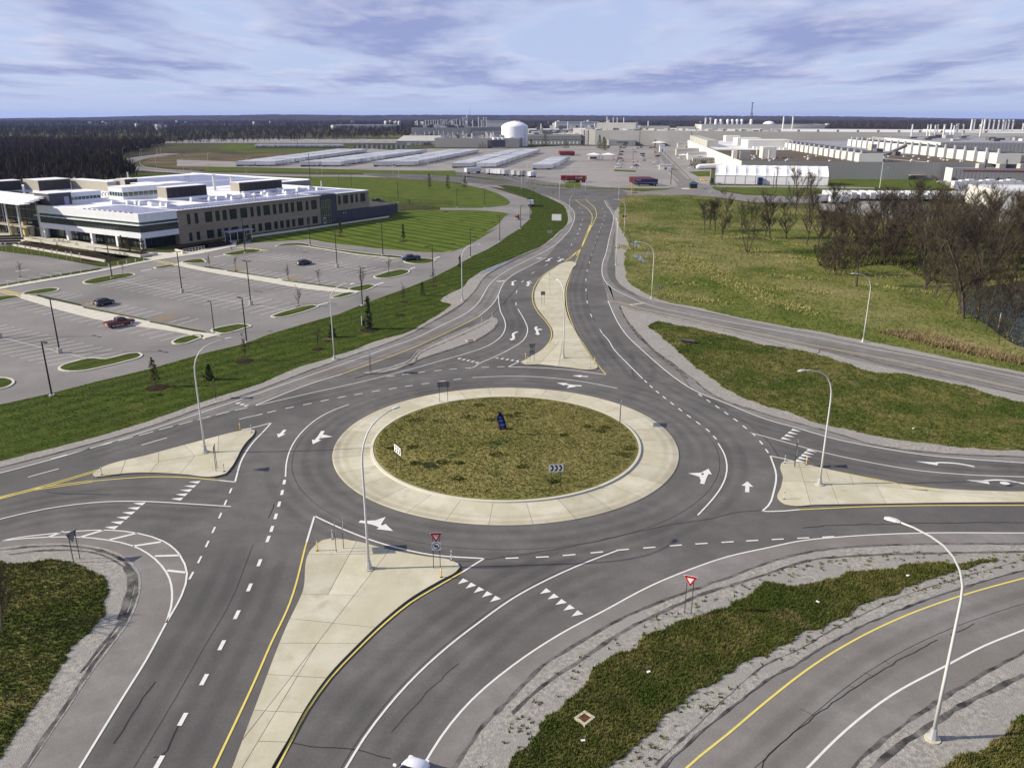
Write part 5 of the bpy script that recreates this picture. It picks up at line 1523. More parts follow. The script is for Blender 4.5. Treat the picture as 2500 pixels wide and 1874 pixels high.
def chevron(label, p, rz, w=1.7, h=.9, zc=2.2, z0=.42):
    t = sign('chevron_sign', label, p, rz, z0, w * .62, zc + h / 2 - .05)
    vpoly(rr(w, h, 0, zc), -.05, -.035).build('sign_panel', 'sign_white', t)
    vpoly(rr(w - .04, h - .04, 0, zc), -.034, -.03).build('sign_back', 'sign_back', t)
    for i in (-1, 0, 1):
        cx = i * w * .29
        a, b_, hh = .17 * w / 1.9, .20 * w / 1.9, h * .40
        vpoly([(cx - a - b_ / 2, zc - hh), (cx + b_ / 2 - .02, zc - hh), (cx + a + b_ / 2, zc), (cx + b_ / 2 - .02, zc + hh), (cx - a - b_ / 2, zc + hh), (cx + a - b_ / 2, zc)], -.058, -.051).build('chevron', 'sign_black', t)
    return t


chevron('white sign with three black chevrons at the near right of the central island', (4.93,81.39), radians(5), 1.65, .9, 2.4)
chevron('white three chevron sign seen at a slant on the left of the central island', (-13.49,86.7), radians(-58), 1.75, .95, 2.3)
chevron('chevron sign showing its grey back on the far left rim of the central island', (-10.01,109.98), radians(187), 1.9, .95, 2.6)
chevron('chevron sign seen nearly edge on at the right rim of the central island', (14.68,101.05), radians(78), 1.7, .95, 2.7)


def plain_sign(name, label, p, rz, w, h, zc, back='sign_back', face='sign_white', posts=2, z0=.05):
    t = sign(name, label, p, rz, z0, w * .6, zc + h / 2, posts)
    vpoly(rr(w, h, 0, zc), -.03, -.045 + .03).build('sign_back', back, t)
    vpoly(rr(w - .03, h - .03, 0, zc), -.048, -.032).build('sign_face', face, t)
    return t


plain_sign('warning_sign', 'tan backed road sign at the tip of the near concrete island', (-16.96,67.75), radians(105), 1.2, 1.2, 2.5, 'sign_back_tan', posts=1, z0=.18)
plain_sign('warning_sign', 'grey backed road sign behind the tan one on the near island', (-16.38,68.41), radians(100), 1.1, 1.2, 2.6, posts=1, z0=.18)
plain_sign('road_sign', 'dark square sign back on two thin posts on the far island', (6.9,174.4), radians(183), .95, .85, 2.6, z0=.18)
plain_sign('road_sign', 'edge-on sign on two posts at the left tip of the gravel nose', (-23.19,124.41), radians(84), 1.0, 1.3, 3.6, face='sign_white')
plain_sign('billboard', 'blank white billboard on two dark posts on the grass bank', (16.8,304.5), radians(-8), 3.6, 2.4, 4.0, face='sign_white')
plain_sign('road_sign', 'grey sign back in the long grass below the billboard', (12.7,270.9), radians(170), 1.6, 1.1, 3.2, posts=1)
t = sign('warning_sign', 'dark diamond sign on a post at the grass tip above the road bend', (20.7,411.5), radians(170), .08, .6, 3.4, 1)
vpoly([(0, 2.9), (.75, 3.65), (0, 4.4), (-.75, 3.65)], -.03, -.015).build('sign_back', 'sign_back', t)
plain_sign('road_sign', 'small dark sign on the kerb of the road bend', (23.6,344), radians(90), 1.0, 1.4, 2.6, back='dark_metal', posts=1)
plain_sign('road_sign', 'white sign on a post where the gate road meets the field', (104.6,431.3), radians(0), 1.3, 1.3, 2.3, posts=1)
t = sign('stop_sign', 'dark backed octagonal sign beside the gate road', (110.1,427.7), radians(180), .05, .6, 2.6, 1)
vpoly([(.45 * cos(pi / 8 + i * pi / 4), 2.5 + .45 * sin(pi / 8 + i * pi / 4)) for i in range(8)], -.03, -.015).build('sign_back', 'dark_metal', t)
vpoly([(.43 * cos(pi / 8 + i * pi / 4), 2.5 + .43 * sin(pi / 8 + i * pi / 4)) for i in range(8)], -.04, -.031).build('sign_face', 'sign_red', t)
plain_sign('road_sign', 'dark plate on the field side of the bend', (45,323.6), radians(0), 1.6, .8, 2.2, face='dark_metal')


def post(label, p, material, z0=.17, name='delineator_post'):
    t = thing(name, label, 'marker post', p[0], p[1], z0, 0, 'flexible marker posts on the islands')
    MB().cyl(0, 0, 0, .05, .13, 10).build('base', 'rubber', t)
    MB().cyl(0, 0, .05, 1.05, .052, 8).build('post', material, t)
    MB().cyl(0, 0, .75, .9, .056, 8).build('reflector_band', 'sign_white' if material != 'white_metal' else 'sign_back', t)


post('yellow marker post on the near island, at its left corner beside the tan sign', (-18.84,67.98), 'yellow_plastic')
post('yellow marker post on the near island below the yield sign', (-6.45,63.31), 'yellow_plastic')
post('white marker post on the near island beside the tan sign', (-17.85,70.23), 'white_metal')
post('white marker post at the right tip of the near island', (-5.74,66.23), 'white_metal')
post('yellow marker post at the top of the left island', (-36.47,99.31), 'yellow_plastic')
post('white marker post at the top right of the left island', (-34.68,98.49), 'white_metal')
post('white marker post at the left tip of the left island', (-48.13,85.22), 'white_metal')
post('white marker post at the lower right corner of the left island', (-34.11,86.15), 'white_metal')
post('white marker post at the upper corner of the right island', (33.08,88.54), 'white_metal')
post('white marker post at the lower corner of the right island', (29.9,79), 'white_metal')
post('yellow marker post on the right island beside the edge-on sign', (35.53,88.1), 'yellow_plastic')
post('yellow marker post at the left corner of the far island', (2.37,132.49), 'yellow_plastic')
post('white marker post at the left corner of the far island', (2.63,130.03), 'white_metal')
post('white marker post at the right corner of the far island', (13.05,127.23), 'white_metal')
post('yellow marker post at the right corner of the far island', (14.09,129.76), 'yellow_plastic')
post('white marker post at the left of the gravel nose tip', (-6.19,159.14), 'white_metal', .06)
post('white marker post at the right of the gravel nose tip', (-4.2,162.9), 'white_metal', .06)

# bollards along the front lawn
for i, p in enumerate([(-125.8,196.3),(-124.6,198.9),(-123.2,201.3),(-122,204),(-120.4,206.2),(-119.2,208.8),(-117.8,211.1),(-116.5,213.8),(-115.3,216.5),(-112.7,221.7),(-111.5,224.5),(-110.3,227.2),(-109,230),(-107.6,232.3)]):
    t = thing('bollard', 'pale bollard in the row along the front pavement of the car park', 'bollard', p[0], p[1], .1, 0, 'bollards along the front pavement')
    MB().cyl(0, 0, 0, .95, .12, 8).build('post', 'concrete_walk', t)
for i, p in enumerate([(-158.8,248.3),(-157.4,248.3),(-153.5,245.6),(-151.7,245.1),(-147.9,242.7),(-145.8,241.6),(-141.9,239.1),(-139.7,237.9),(-136.2,236),(-134,234.7),(-130.1,232.3),(-128,231.2),(-124.5,229.2)]):
    t = thing('garden_lamp', 'yellow garden post with a white cap on the front lawn', 'garden post', p[0], p[1], .1, 0, 'garden posts on the curved front lawn')
    MB().cyl(0, 0, 0, 2.2, .08, 6).build('post', 'tan_stone', t)
    MB().box(-.15, .15, -.15, .15, 2.2, 2.75).build('cap', 'white_metal', t)

# feather banner on the central island
bx, by = (-.56,95.88)
t = thing('feather_banner', 'black feather banner with blue shapes standing in the grass of the central island', 'banner', bx, by, .85, radians(8))
pole = [(0, 0, 0), (-.10, 0, .8), (-.28, 0, 1.7), (-.50, 0, 2.5), (-.85, 0, 3.15), (-1.25, 0, 3.4)]
MB().tube(pole, [.022, .02, .018, .014, .01, .008], 6).build('pole', 'black_metal', t)
fv, ff = [], []
edge = [(-.12, .85), (-.19, 1.3), (-.30, 1.75), (-.41, 2.15), (-.50, 2.5), (-.65, 2.85), (-.85, 3.15), (-1.25, 3.4)]
for x, z in edge:
    w = .92 if z < 2.6 else .92 * max(0.05, (3.45 - z) / .85)
    for q in range(4):
        fv.append((x - w * q / 3, .05 * sin(q * 1.6 + z * 1.9), z - .10 * q / 3))
for i in range(len(edge) - 1):
    for q in range(3):
        a = i * 4 + q
        ff.append((a, a + 1, a + 5, a + 4))
fm = MB().add(fv, ff).build('flag', 'flag_black', t, smooth=True)
sol = fm.modifiers.new('thickness', 'SOLIDIFY')
sol.thickness = 0.008
for z0, z1, x0, x1, mt in ((.95, 1.1, -.95, -.28, 'sign_back'), (1.2, 1.75, -1.05, -.35, 'flag_blue'), (1.85, 2.3, -1.2, -.55, 'flag_blue'), (2.4, 2.65, -1.25, -.7, 'flag_blue')):
    vpoly([(x0, (z0 + z1) / 2), ((x0 + x1) / 2, z0), (x1, (z0 + z1) / 2 - .02), ((x0 + x1) / 2, z1)], -.075, -.068).build('emblem', mt, t)

# storm drain in the near grass strip
dx, dy = (5.07,45.31)
t = thing('storm_drain', 'square storm drain with a rusty grate in a pale concrete frame in grass', 'drain', dx, dy, .09, 0)
pts = [(4.31,45.34),(5.13,46.07),(5.83,45.39),(5,44.57)]
loc = [(x - dx, y - dy) for x, y in pts]
insd = [(x * .62, y * .62) for x, y in loc]
m = MB()
n = 4
m.add([(x, y, 0) for x, y in loc] + [(x, y, .16) for x, y in loc] + [(x, y, .16) for x, y in insd] + [(x, y, 0.02) for x, y in insd],
      [(q * 4 + i, q * 4 + (i + 1) % 4, (q + 1) * 4 + (i + 1) % 4, (q + 1) * 4 + i) for q in range(3) for i in range(4)])
m.build('frame', 'concrete', t)
MB().flat(insd, .05).build('pit', 'sign_black', t)
for i in range(9):
    q = (i + .5) / 9
    a = [insd[0][j] + (insd[1][j] - insd[0][j]) * q for j in (0, 1)]
    b = [insd[3][j] + (insd[2][j] - insd[3][j]) * q for j in (0, 1)]
    v, f = ribbon([a, b], .065)
    MB().prism([v[0], v[1], v[3], v[2]], .09, .135).build('grate_bar', 'rust', t)
# catch basin in the gravel nose
dx, dy = (-7.76,144.54)
t = thing('catch_basin', 'small dark catch basin in the gravel nose left of the far island', 'drain', dx, dy, .08, radians(20))
MB().box(-.9, .9, -.7, .7, 0, .12).build('frame', 'concrete_grey', t)
MB().box(-.6, .6, -.45, .45, .08, .125).build('grate', 'rust', t)
# culvert and scattered rubble in the right median
dx, dy = (32.92,143.24)
t = thing('culvert', 'dark culvert mouth in the right median grass', 'culvert', dx, dy, .1, radians(-30))
MB().box(-1.3, 1.3, -.5, .5, 0, .5).build('headwall', 'dark_metal', t)
MB().box(-1.2, 1.2, -.55, -.49, 0.05, .4).build('mouth', 'sign_black', t)
for lab, p in (('scrap of white litter in the middle of the near grass strip', (10.34,50.22)), ('scrap of white litter near the tip of the near grass strip', (36.25,63.56)), ('scrap of white litter at the left of the near grass strip', (4.78,43.22)), ('white litter in the near grass below the small bush', (26.48,59.42)), ('white litter in the right median grass, middle', (54.12,99.9))):
    tag(MB().cbox((p[0], p[1], .22), (.28, .18, .06), random.uniform(0, 3)).build('litter', 'litter'), lab, 'litter')


# ------------------------------------------------------------------ vehicles
def loft(stations, closed_ends=True):
    """stations: (x, z0, z1, half width bottom, half width top); a rounded cross-section at each"""
    m = MB()
    for x, z0, z1, hb, ht in stations:
        h = z1 - z0
        m.v += [(x, -hb * .92, z0), (x, -hb, z0 + h * .25), (x, -hb * .4 - ht * .6, z0 + h * .72), (x, -ht * .82, z1), (x, 0, z1 + .012),
                (x, ht * .82, z1), (x, hb * .4 + ht * .6, z0 + h * .72), (x, hb, z0 + h * .25), (x, hb * .92, z0)]
    k = 9
    for i in range(len(stations) - 1):
        for q in range(k):
            m.f.append((i * k + q, i * k + (q + 1) % k, (i + 1) * k + (q + 1) % k, (i + 1) * k + q))
    m.f.append(tuple(range(k - 1, -1, -1)))
    m.f.append(tuple((len(stations) - 1) * k + q for q in range(k)))
    return m


CARS = {
    'sedan': dict(body=[(-2.38, .42, .82, .72, .66), (-2.2, .28, .98, .88, .78), (-1.3, .22, 1.03, .92, .84), (0, .2, .98, .92, .86), (1.0, .2, .98, .92, .84), (1.75, .22, .86, .90, .76), (2.25, .28, .72, .82, .66), (2.4, .4, .62, .66, .55)],
                  glass=[(-1.95, .95, 1.0, .72, .62), (-1.2, .95, 1.38, .80, .58), (-.2, .95, 1.45, .82, .60), (.45, .95, 1.38, .82, .58), (1.2, .93, .97, .78, .64)],
                  roof=[(-1.15, 1.34, 1.405, .60, .55), (-.2, 1.40, 1.475, .62, .57), (.42, 1.33, 1.40, .60, .55)], axle=(-1.4, 1.42), r=.33),
    'suv': dict(body=[(-2.3, .45, .95, .78, .72), (-2.2, .3, 1.08, .9, .82), (-1.2, .26, 1.12, .94, .86), (0, .25, 1.1, .94, .87), (1.0, .25, 1.06, .94, .85), (1.75, .27, .98, .92, .78), (2.2, .32, .85, .84, .68), (2.33, .45, .72, .68, .56)],
                glass=[(-2.22, 1.04, 1.1, .78, .68), (-1.85, 1.05, 1.5, .82, .62), (-1.0, 1.05, 1.62, .84, .64), (.3, 1.05, 1.56, .84, .63), (1.15, 1.0, 1.05, .8, .66)],
                roof=[(-1.95, 1.49, 1.56, .63, .57), (-1.0, 1.57, 1.655, .66, .6), (.3, 1.51, 1.59, .65, .58)], axle=(-1.38, 1.4), r=.36),
    'pickup': dict(body=[(-2.85, .62, 1.06, .86, .84), (-2.8, .5, 1.10, .95, .90), (-1.0, .42, 1.12, .97, .92), (.2, .4, 1.12, .97, .91), (1.2, .4, 1.12, .97, .88), (2.3, .42, 1.05, .95, .82), (2.75, .5, .92, .88, .74), (2.85, .6, .8, .74, .62)],
                   glass=[(-.85, 1.08, 1.14, .86, .76), (-.7, 1.08, 1.72, .86, .68), (.1, 1.08, 1.78, .87, .70), (.75, 1.08, 1.70, .87, .68), (1.45, 1.06, 1.1, .84, .72)],
                   roof=[(-.72, 1.68, 1.76, .70, .64), (.1, 1.74, 1.82, .72, .66), (.72, 1.66, 1.74, .70, .63)], axle=(-1.85, 1.85), r=.42),
}
PAINTS = {}


def paint(name, col):
    if name not in PAINTS:
        m = mat('car_paint_' + name, col, rough=0.28, spec=0.6)
        m.node_tree.nodes['Principled BSDF'].inputs['Coat Weight'].default_value = 0.4
        PAINTS[name] = m
    return PAINTS[name]


M['lamp_clear'] = mat('lamp_clear', (.75, .76, .78), rough=.15, spec=.8)
M['lamp_red'] = mat('lamp_red', (.35, .02, .02), rough=.25)
CAR_PROTO = {}


def car(style, colname, col, label, x, y, rz, cat='car', group=None, z=.06):
    key = (style, colname)
    if key not in CAR_PROTO:
        d = CARS[style]
        nm = 'pickup_truck' if style == 'pickup' else 'parked_car'
        t = empty(nm, 0, 0)
        pm = paint(colname, col)
        loft(d['body']).build('body', pm, t, smooth=True)
        loft(d['glass']).build('windows', 'car_glass', t)
        rf = loft(d['roof']).build('roof', pm, t, smooth=True)
        pil = MB()
        g = d['glass']
        for sy in (-1, 1):
            pts = [(s[0], sy * (s[4] * .87 + .0), s[2] + .015) for s in g]
            pil.tube(pts, .045, 5)
            mid = g[2]
            pil.tube([(mid[0], sy * (mid[3] * .99), mid[1]), (mid[0], sy * (mid[3] * .4 + mid[4] * .6 + .012), mid[1] + (mid[2] - mid[1]) * .72), (mid[0], sy * mid[4] * .84, mid[2])], .04, 5)
        pil.build('pillar', pm, t)
        for ax in d['axle']:
            for sy in (-1, 1):
                hw = d['body'][3][3]
                w = MB().tube([(ax, sy * (hw - .2), d['r']), (ax, sy * (hw + .02), d['r'])], d['r'], 14).build('wheel', 'rubber', t)
                MB().tube([(ax, sy * (hw), d['r']), (ax, sy * (hw + .032), d['r'])], d['r'] * .62, 10).build('rim', 'rim', w)
        fx, bx = d['body'][-1], d['body'][0]
        for sy in (-1, 1):
            MB().cbox((fx[0] - .12, sy * fx[3] * .86, fx[2] - .02), (.22, .28, .13)).build('headlight', 'lamp_clear', t)
            MB().cbox((bx[0] + .03, sy * bx[3] * .9, bx[2] - .06), (.14, .22, .2)).build('tail_light', 'lamp_red', t)
            MB().cbox((d['glass'][-1][0] - .25, sy * (d['body'][4][3] + .09), d['glass'][-1][1] + .1), (.12, .2, .14)).build('mirror', pm, t)
        if style == 'pickup':
            MB().box(-2.72, -.98, -.76, .76, 1.085, 1.135).build('truck_bed', 'sign_black', t)
            bw = MB()
            for sy in (-1, 1):
                bw.box(-2.78, -.95, sy * .83 - .06, sy * .83 + .06, 1.08, 1.24)
            bw.box(-2.84, -2.74, -.86, .86, 1.05, 1.24)
            bw.build('bed_rail', pm, t)
            MB().box(-2.98, -2.84, -.85, .85, .52, .68).build('bumper', 'rim', t)
        MB().cbox((bx[0] - .01, 0, .62 if style != 'pickup' else .8), (.03, .5, .13)).build('number_plate', 'sign_white', t)
        CAR_PROTO[key] = t
        o = t
        o.location, o.rotation_euler = (x, y, z), (0, 0, rz)
    else:
        o = dup(CAR_PROTO[key], x, y, z, rz)
    tag(o, label, cat, group)
    return o


def heading(a, b):
    return math.atan2(b[1] - a[1], b[0] - a[0])


def mid(a, b):
    return ((a[0] + b[0]) / 2, (a[1] + b[1]) / 2)


a, b = (-80.23,153.13), (-76.91,157.6)
car('pickup', 'red', (.16, .012, .012), 'dark red crew cab pickup parked in the second row of stalls', *(-79.03,156.08), heading(a, b), 'pickup truck')
a, b = (-92.1,173), (-90.2,177.7)
car('suv', 'black', (.010, .011, .014), 'black estate car parked beside the sidewalk in the car park', *(-91.2,174.7), heading(a, b))
a, b = (-60.6,224.7), (-57.2,229.2)
car('sedan', 'navy', (.010, .014, .030), 'very dark sedan alone in the far bay of stalls', *(-59.2,226.1), heading(a, b))
a, b = [(-31.4,230.7),(-30.6,237.9)] [0], (-27.4,236.3)
car('pickup', 'blue', (.018, .030, .075), 'blue pickup truck at the right end of the car park', *(-29.8,233.1), heading((-26.3,233.1), (-31.1,230.7)), 'pickup truck')
car('pickup', 'jet', (.012, .013, .016), 'black pickup truck parked behind the office by the fence', *(-66.5,402.3), heading((-69.5,402.3), (-64.2,403.6)), 'pickup truck')
cx_, cy_ = (-6.81,38.92)
car('sedan', 'white', (.78, .79, .82), 'white car in the near lane cut off by the bottom edge of the photo', cx_, cy_, heading((-7.53,40.49), (-6.71,42.73)), z=.07)
# staff lot and factory forecourt
FAR = [('suv', 'black', (.01, .011, .014), [(119.5,905.8),(146.7,1124.4),(148.9,1107.7),(184.7,1107.7),(129.4,977.1),(145.1,916.9),(154,873.8),(191.1,1116),(135.1,1159.2)]), ('pickup', 'red', (.16, .012, .012), [(107.6,820.6),(104.9,696.8)]), ('sedan', 'navy', (.010, .014, .030), [(129.5,1116),(144.7,922.6),(137.1,868.7),(152.2,868.7),(175,1124.4)]),
       ('pickup', 'white', (.78, .79, .82), [(87.6,677.6),(99.6,671.4),(94.7,724.2),(129.5,742.4),(125.1,693.5),(115.8,773.5)]), ('sedan', 'white', (.78, .79, .82), [(164.4,1107.7),(133.7,844),(167.8,825.2),(226,1196.3)]), ('suv', 'silver', (.4, .41, .43), [(155.9,1141.5),(164.4,1091.5),(172.4,816.1),(145.2,977.1),(124.4,781.6),(102.3,773.5),(167.1,964.5)])]
for st, cn, cc, pts in FAR:
    for p in pts:
        car(st, cn, cc, f'distant {cn} vehicle parked in the staff lot before the long grey factory wall', p[0], p[1], random.choice((0, pi)) + random.uniform(-.05, .05), 'car', f'{cn} vehicles in the far staff lot')
for st, cn, cc, pts in (('pickup', 'white', (.78, .79, .82), [(152.4,662.4),(143.6,658.9)]), ('suv', 'black', (.01, .011, .014), [(150,669.7)]), ('sedan', 'white', (.78, .79, .82), [(160,666)])):
    for p in pts:
        car(st, cn, cc, f'{cn} vehicle parked left of the white tent beside the hedge', p[0], p[1], random.uniform(-.1, .1), 'car', f'{cn} vehicles beside the hedge by the tent')
car('sedan', 'cream', (.6, .6, .55), 'cream car parked beside the factory door right of the lawn', *(273.5,522.6), 0.1)
car('sedan', 'maroon', (.12, .02, .02), 'maroon car parked behind the cream one by the factory door', *(278.8,536.5), 0.2)
car('sedan', 'taxi', (.75, .5, .02), 'yellow car beside the gate, left of the tent', *(126.6,540.8), -.3)


def small_lorry():
    x, y = (8.9,382.9)
    t = thing('flatbed_lorry', 'white lorry with blue tarps on its load standing on the curving access road', 'lorry', x, y, .06, heading((8.5,363.4), (9.1,409.2)))
    MB().box(-4.2, 2.0, -1.2, 1.2, .9, 1.15).build('chassis', 'black_metal', t)
    MB().box(-4.1, 1.6, -1.2, 1.2, 1.15, 2.7).build('load_box', 'trailer_white', t)
    MB().box(-4.0, -.5, -1.22, 1.22, 2.0, 2.72).build('tarp', 'flag_blue', t)
    loft([(1.7, .6, 2.6, 1.15, 1.0), (2.9, .6, 2.55, 1.15, .98), (3.5, .6, 1.7, 1.12, 1.0), (4.0, .65, 1.5, 1.05, .9)]).build('cab', 'trailer_white', t)
    loft([(2.95, 1.65, 2.4, 1.02, .92), (3.45, 1.62, 1.75, 1.05, .98)]).build('windscreen', 'car_glass', t)
    for ax in (-3.2, -2.1, 3.1):
        for sy in (-1, 1):
            MB().tube([(ax, sy * .85, .5), (ax, sy * 1.18, .5)], .5, 12).build('wheel', 'rubber', t)


small_lorry()
x, y = (2.1,331.1)
t = thing('mobile_mast_trailer', 'small orange and white mast trailer standing on the access road', 'trailer', x, y, .06, radians(60))
MB().box(-1.4, 1.4, -.8, .8, .45, .6).build('frame', 'white_metal', t)
MB().box(-1.0, -.1, -.6, .6, .6, 1.5).build('battery_box', 'rust', t)
MB().box(.2, 1.0, -.5, .5, .6, 1.9).build('control_box', 'container_red', t)
MB().tube([(0, 0, .6), (0, 0, 7.5)], [.06, .04], 6).build('mast', 'white_metal', t)
MB().tube([(1.4, -.7, .5), (2.9, 0, .45), (1.4, .7, .5)], .05, 6).build('drawbar', 'white_metal', t)
for sy in (-1, 1):
    MB().tube([(0, sy * .82, .35), (0, sy * 1.0, .35)], .35, 12).build('wheel', 'rubber', t)


# ------------------------------------------------------------------ trailers and containers
def two_mat(o, mats, idx):
    for m in mats:
        o.data.materials.append(M[m])
    o.data.polygons.foreach_set('material_index', idx)


TR = MB()
TR.box(0, 16.1, -1.25, 1.25, 1.15, 4.1)
for q_ in range(5):
    TR.box(1.5 + q_ * 3, 1.6 + q_ * 3, -1.2, 1.2, 4.1, 4.13)
nb = len(TR.f)
TR.box(.4, 3.2, -1.1, 1.1, .1, 1.14)
TR.box(11.5, 11.9, -1.0, 1.0, .05, 1.14)
TR.box(3.2, 15.5, -.5, .5, .85, 1.14)
trailer0 = TR.build('box_trailer', None)
two_mat(trailer0, ('trailer_white', 'trailer_under'), [0] * nb + [1] * (len(TR.f) - nb))
trailer0.data.polygons.foreach_set('material_index', [0] * nb + [1] * (len(TR.f) - nb))
ROWS = [((-234.2, 701), (-206.0, 975), 76, 'first'), ((-217.6, 701), (-186.0, 975), 76, 'first'), ((-178.2, 696), (-131.5, 955), 72, 'second'), ((-161.0, 696), (-114.5, 955), 72, 'second'),
        ((-117.3, 695), (-72.0, 967), 75, 'third'), ((-98.6, 695), (-54.0, 967), 75, 'third'), ((-49.8, 676), (-2.0, 967), 80, 'fourth'), ((-29.6, 676), (16.4, 967), 80, 'fourth'), ((16.5, 657), (39.5, 792), 36, 'fifth')]
slots = []
for a, b, n, w in ROWS:
    for i in range(n):
        if random.random() < (.09 if w != 'fifth' else .14):
            continue
        t = i / (n - 1)
        slots.append((a[1] + (b[1] - a[1]) * t + random.uniform(-.15, .15), a[0] + (b[0] - a[0]) * t + random.uniform(-.9, .9), w))
slots.sort()
rest = MB()
rest_i = []
for q, (y, x, w) in enumerate(slots):
    if q < 280:
        o = trailer0 if q == 0 else trailer0.copy()
        if q:
            C.objects.link(o)
        o.location = (x, y, .05)
        tag(o, f'white box trailer in the {w} long row of the trailer yard from the left', 'trailer', f'white trailers in the {w} row of the yard')
    else:
        o_ = len(rest.v)
        rest.add([(vx + x, vy + y, vz + .05) for vx, vy, vz in TR.v], TR.f)
        rest_i += [0] * nb + [1] * (len(TR.f) - nb)
for i in range(34):
    x, y = -348 + i * 3.5, 1128 + random.uniform(-1, 1)
    rest.add([(vy + x, vx + y, vz + .05) for vx, vy, vz in TR.v], TR.f)
    rest_i += [0] * nb + [1] * (len(TR.f) - nb)
ro = kind(rest.build('parked_trailers', None), 'stuff')
two_mat(ro, ('trailer_white', 'trailer_under'), rest_i)


def near_trailer(label, p, rz, L=16.1, body='trailer_white', group=None, z=.05):
    t = thing('box_trailer', label, 'trailer', p[0], p[1], z, rz, group)
    MB().box(0, L, -1.28, 1.28, 1.15, 4.1).build('body', body, t)
    MB().box(L * .2, L * .22, -.9, .9, .05, 1.14).build('landing_gear', 'trailer_under', t)
    MB().box(.05, L - .5, -.5, .5, .9, 1.145).build('chassis', 'trailer_under', t)
    for ax in (L - 1.6, L - 2.9):
        for sy in (-1, 1):
            MB().tube([(ax, sy * .75, .5), (ax, sy * 1.25, .5)], .5, 10).build('wheel', 'rubber', t)
    MB().box(L, L + .03, -1.2, 1.2, 1.25, 4.0).build('door', 'concrete_grey', t)
    return t


near_trailer('single white box trailer standing at the front fence of the trailer yard', (-34.2,606.3), heading((-34.2,606.3), (-22.1,620.7)))
for i, p in enumerate([(-18,596.5),(-14.9,594.5),(-12.4,590.7),(-9.8,588.8),(-6.6,585)]):
    near_trailer('short pale trailer in the row of five at the yard fence', p, radians(65), 8.5, 'trailer_white', 'short trailers at the yard fence')
for i, p in enumerate([(0.3,579.4),(4.2,574),(11.8,566)]):
    near_trailer(('short pale trailer left of the pair at the yard fence', 'grey sided short trailer right of the pair at the yard fence', 'lone short trailer near the yellow based lamp')[i], p, radians(60), 8.5, 'trailer_white' if i != 1 else 'concrete_grey')
near_trailer('white trailer at the front of the short right-hand row in the yard', (15.9,653.9), 0.0)


def container_trailer(label, p, rz, body, L=12.2, text=None, z=.05):
    t = thing('container_trailer', label, 'trailer', p[0], p[1], z, rz)
    bx_ = MB().box(0, L, -1.22, 1.22, 1.4, 4.2)
    bx_.build('container', body, t)
    rb = MB()
    for i in range(int(L / .6)):
        rb.box(.3 + i * .6, .3 + i * .6 + .28, -1.25, -1.221, 1.55, 4.05)
    rb.build('corrugation', body, t)
    MB().box(.2, L - .2, -.5, .5, 1.0, 1.39).build('chassis', 'trailer_under', t)
    MB().box(2.0, 2.3, -.9, .9, 0, 1.0).build('landing_gear', 'trailer_under', t)
    for ax in (L - 1.3, L - 2.5):
        for sy in (-1, 1):
            MB().tube([(ax, sy * .75, .5), (ax, sy * 1.2, .5)], .5, 10).build('wheel', 'rubber', t)
    if text:
        text_mesh(text, 1.5, 'lettering', 'sign_white', t, (L * .62, -1.28, 2.9), (pi / 2, 0, 0), 0.01)
    return t


container_trailer('dark red container trailer with white lettering on its side, front one of two', (34.7,525.2), 0.0, 'container_red', 13.0, 'K LINE')
container_trailer('dark red container trailer behind the lettered one', (31.4,527.5), 0.05, 'container_red', 13.0)
blue_box = container_trailer('dark blue container trailer at the front of the stack by the gate', (75,496.5), -.02, 'container_blue', 13.2, None)
for x0_, x1_ in ((.5, 1.0), (1.3, 2.9)):
    MB().box(x0_, x1_, -1.29, -1.26, 3.45, 3.8 if x0_ < 1 else 3.65).build('white_mark', 'sign_white', blue_box)
for i, (yy, c) in enumerate(((4.5, 'container_red'), (9.0, 'container_blue'), (14.0, 'container_red'), (19.5, 'container_red'))):
    x, y = (75,496.5)
    container_trailer(('red topped container directly behind the dark blue one', 'blue container third from the front of the gate stack', 'brown red container fourth from the front of the gate stack', 'rearmost red container of the gate stack')[i], (x - .6 - .2 * i, y + yy), -.02, c, 13.0)
for i in range(7):
    x, y = 51.5, 892 + i * 4.2
    t = container_trailer('red container trailer parked at the far side of the trailer yard', (x, y), 0.0, 'container_red', 16.0)
    t['group'] = 'red containers at the far side of the yard'
# row behind the bare wood
for i in range(18):
    x = 161.5 + i * 4.55
    t = near_trailer('white trailer end-on in the row behind the bare wood', (x, 407 - i * .35), radians(90), 14.5, 'trailer_white', 'white trailers behind the bare wood')
near_trailer('grey white trailer lying lengthwise left of the row behind the wood', (146.9,395.6), 0.0, 7.5)
near_trailer('second lengthwise trailer in front of the row behind the wood', (152.7,391.3), 0.0, 9.5)


# ------------------------------------------------------------------ the office building (local frame: x along the long facade, y into the building)
OX, OY, ORZ = -116.66, 252.19, radians(56.23)
off = thing('office_building', 'two storey white and tan office building with a bright white roof beside the car park', 'building', OX, OY, .1, ORZ)
T = 11.1


def obox(name, x0, x1, y0, y1, z0, z1, material, parent=None):
    return MB().box(x0, x1, y0, y1, z0, z1).build(name, material, parent or off)


def skew(y):
    return -3.3 * y / 54.0


def wing(z0, z1, ins=0.0, x1=13.5, y1=54.0):
    """outline of the white corner wing, inset by ins on its two street sides"""
    return [(0 + ins, 0 + ins), (x1, 0 + ins), (x1, y1), (skew(y1) + ins, y1)]


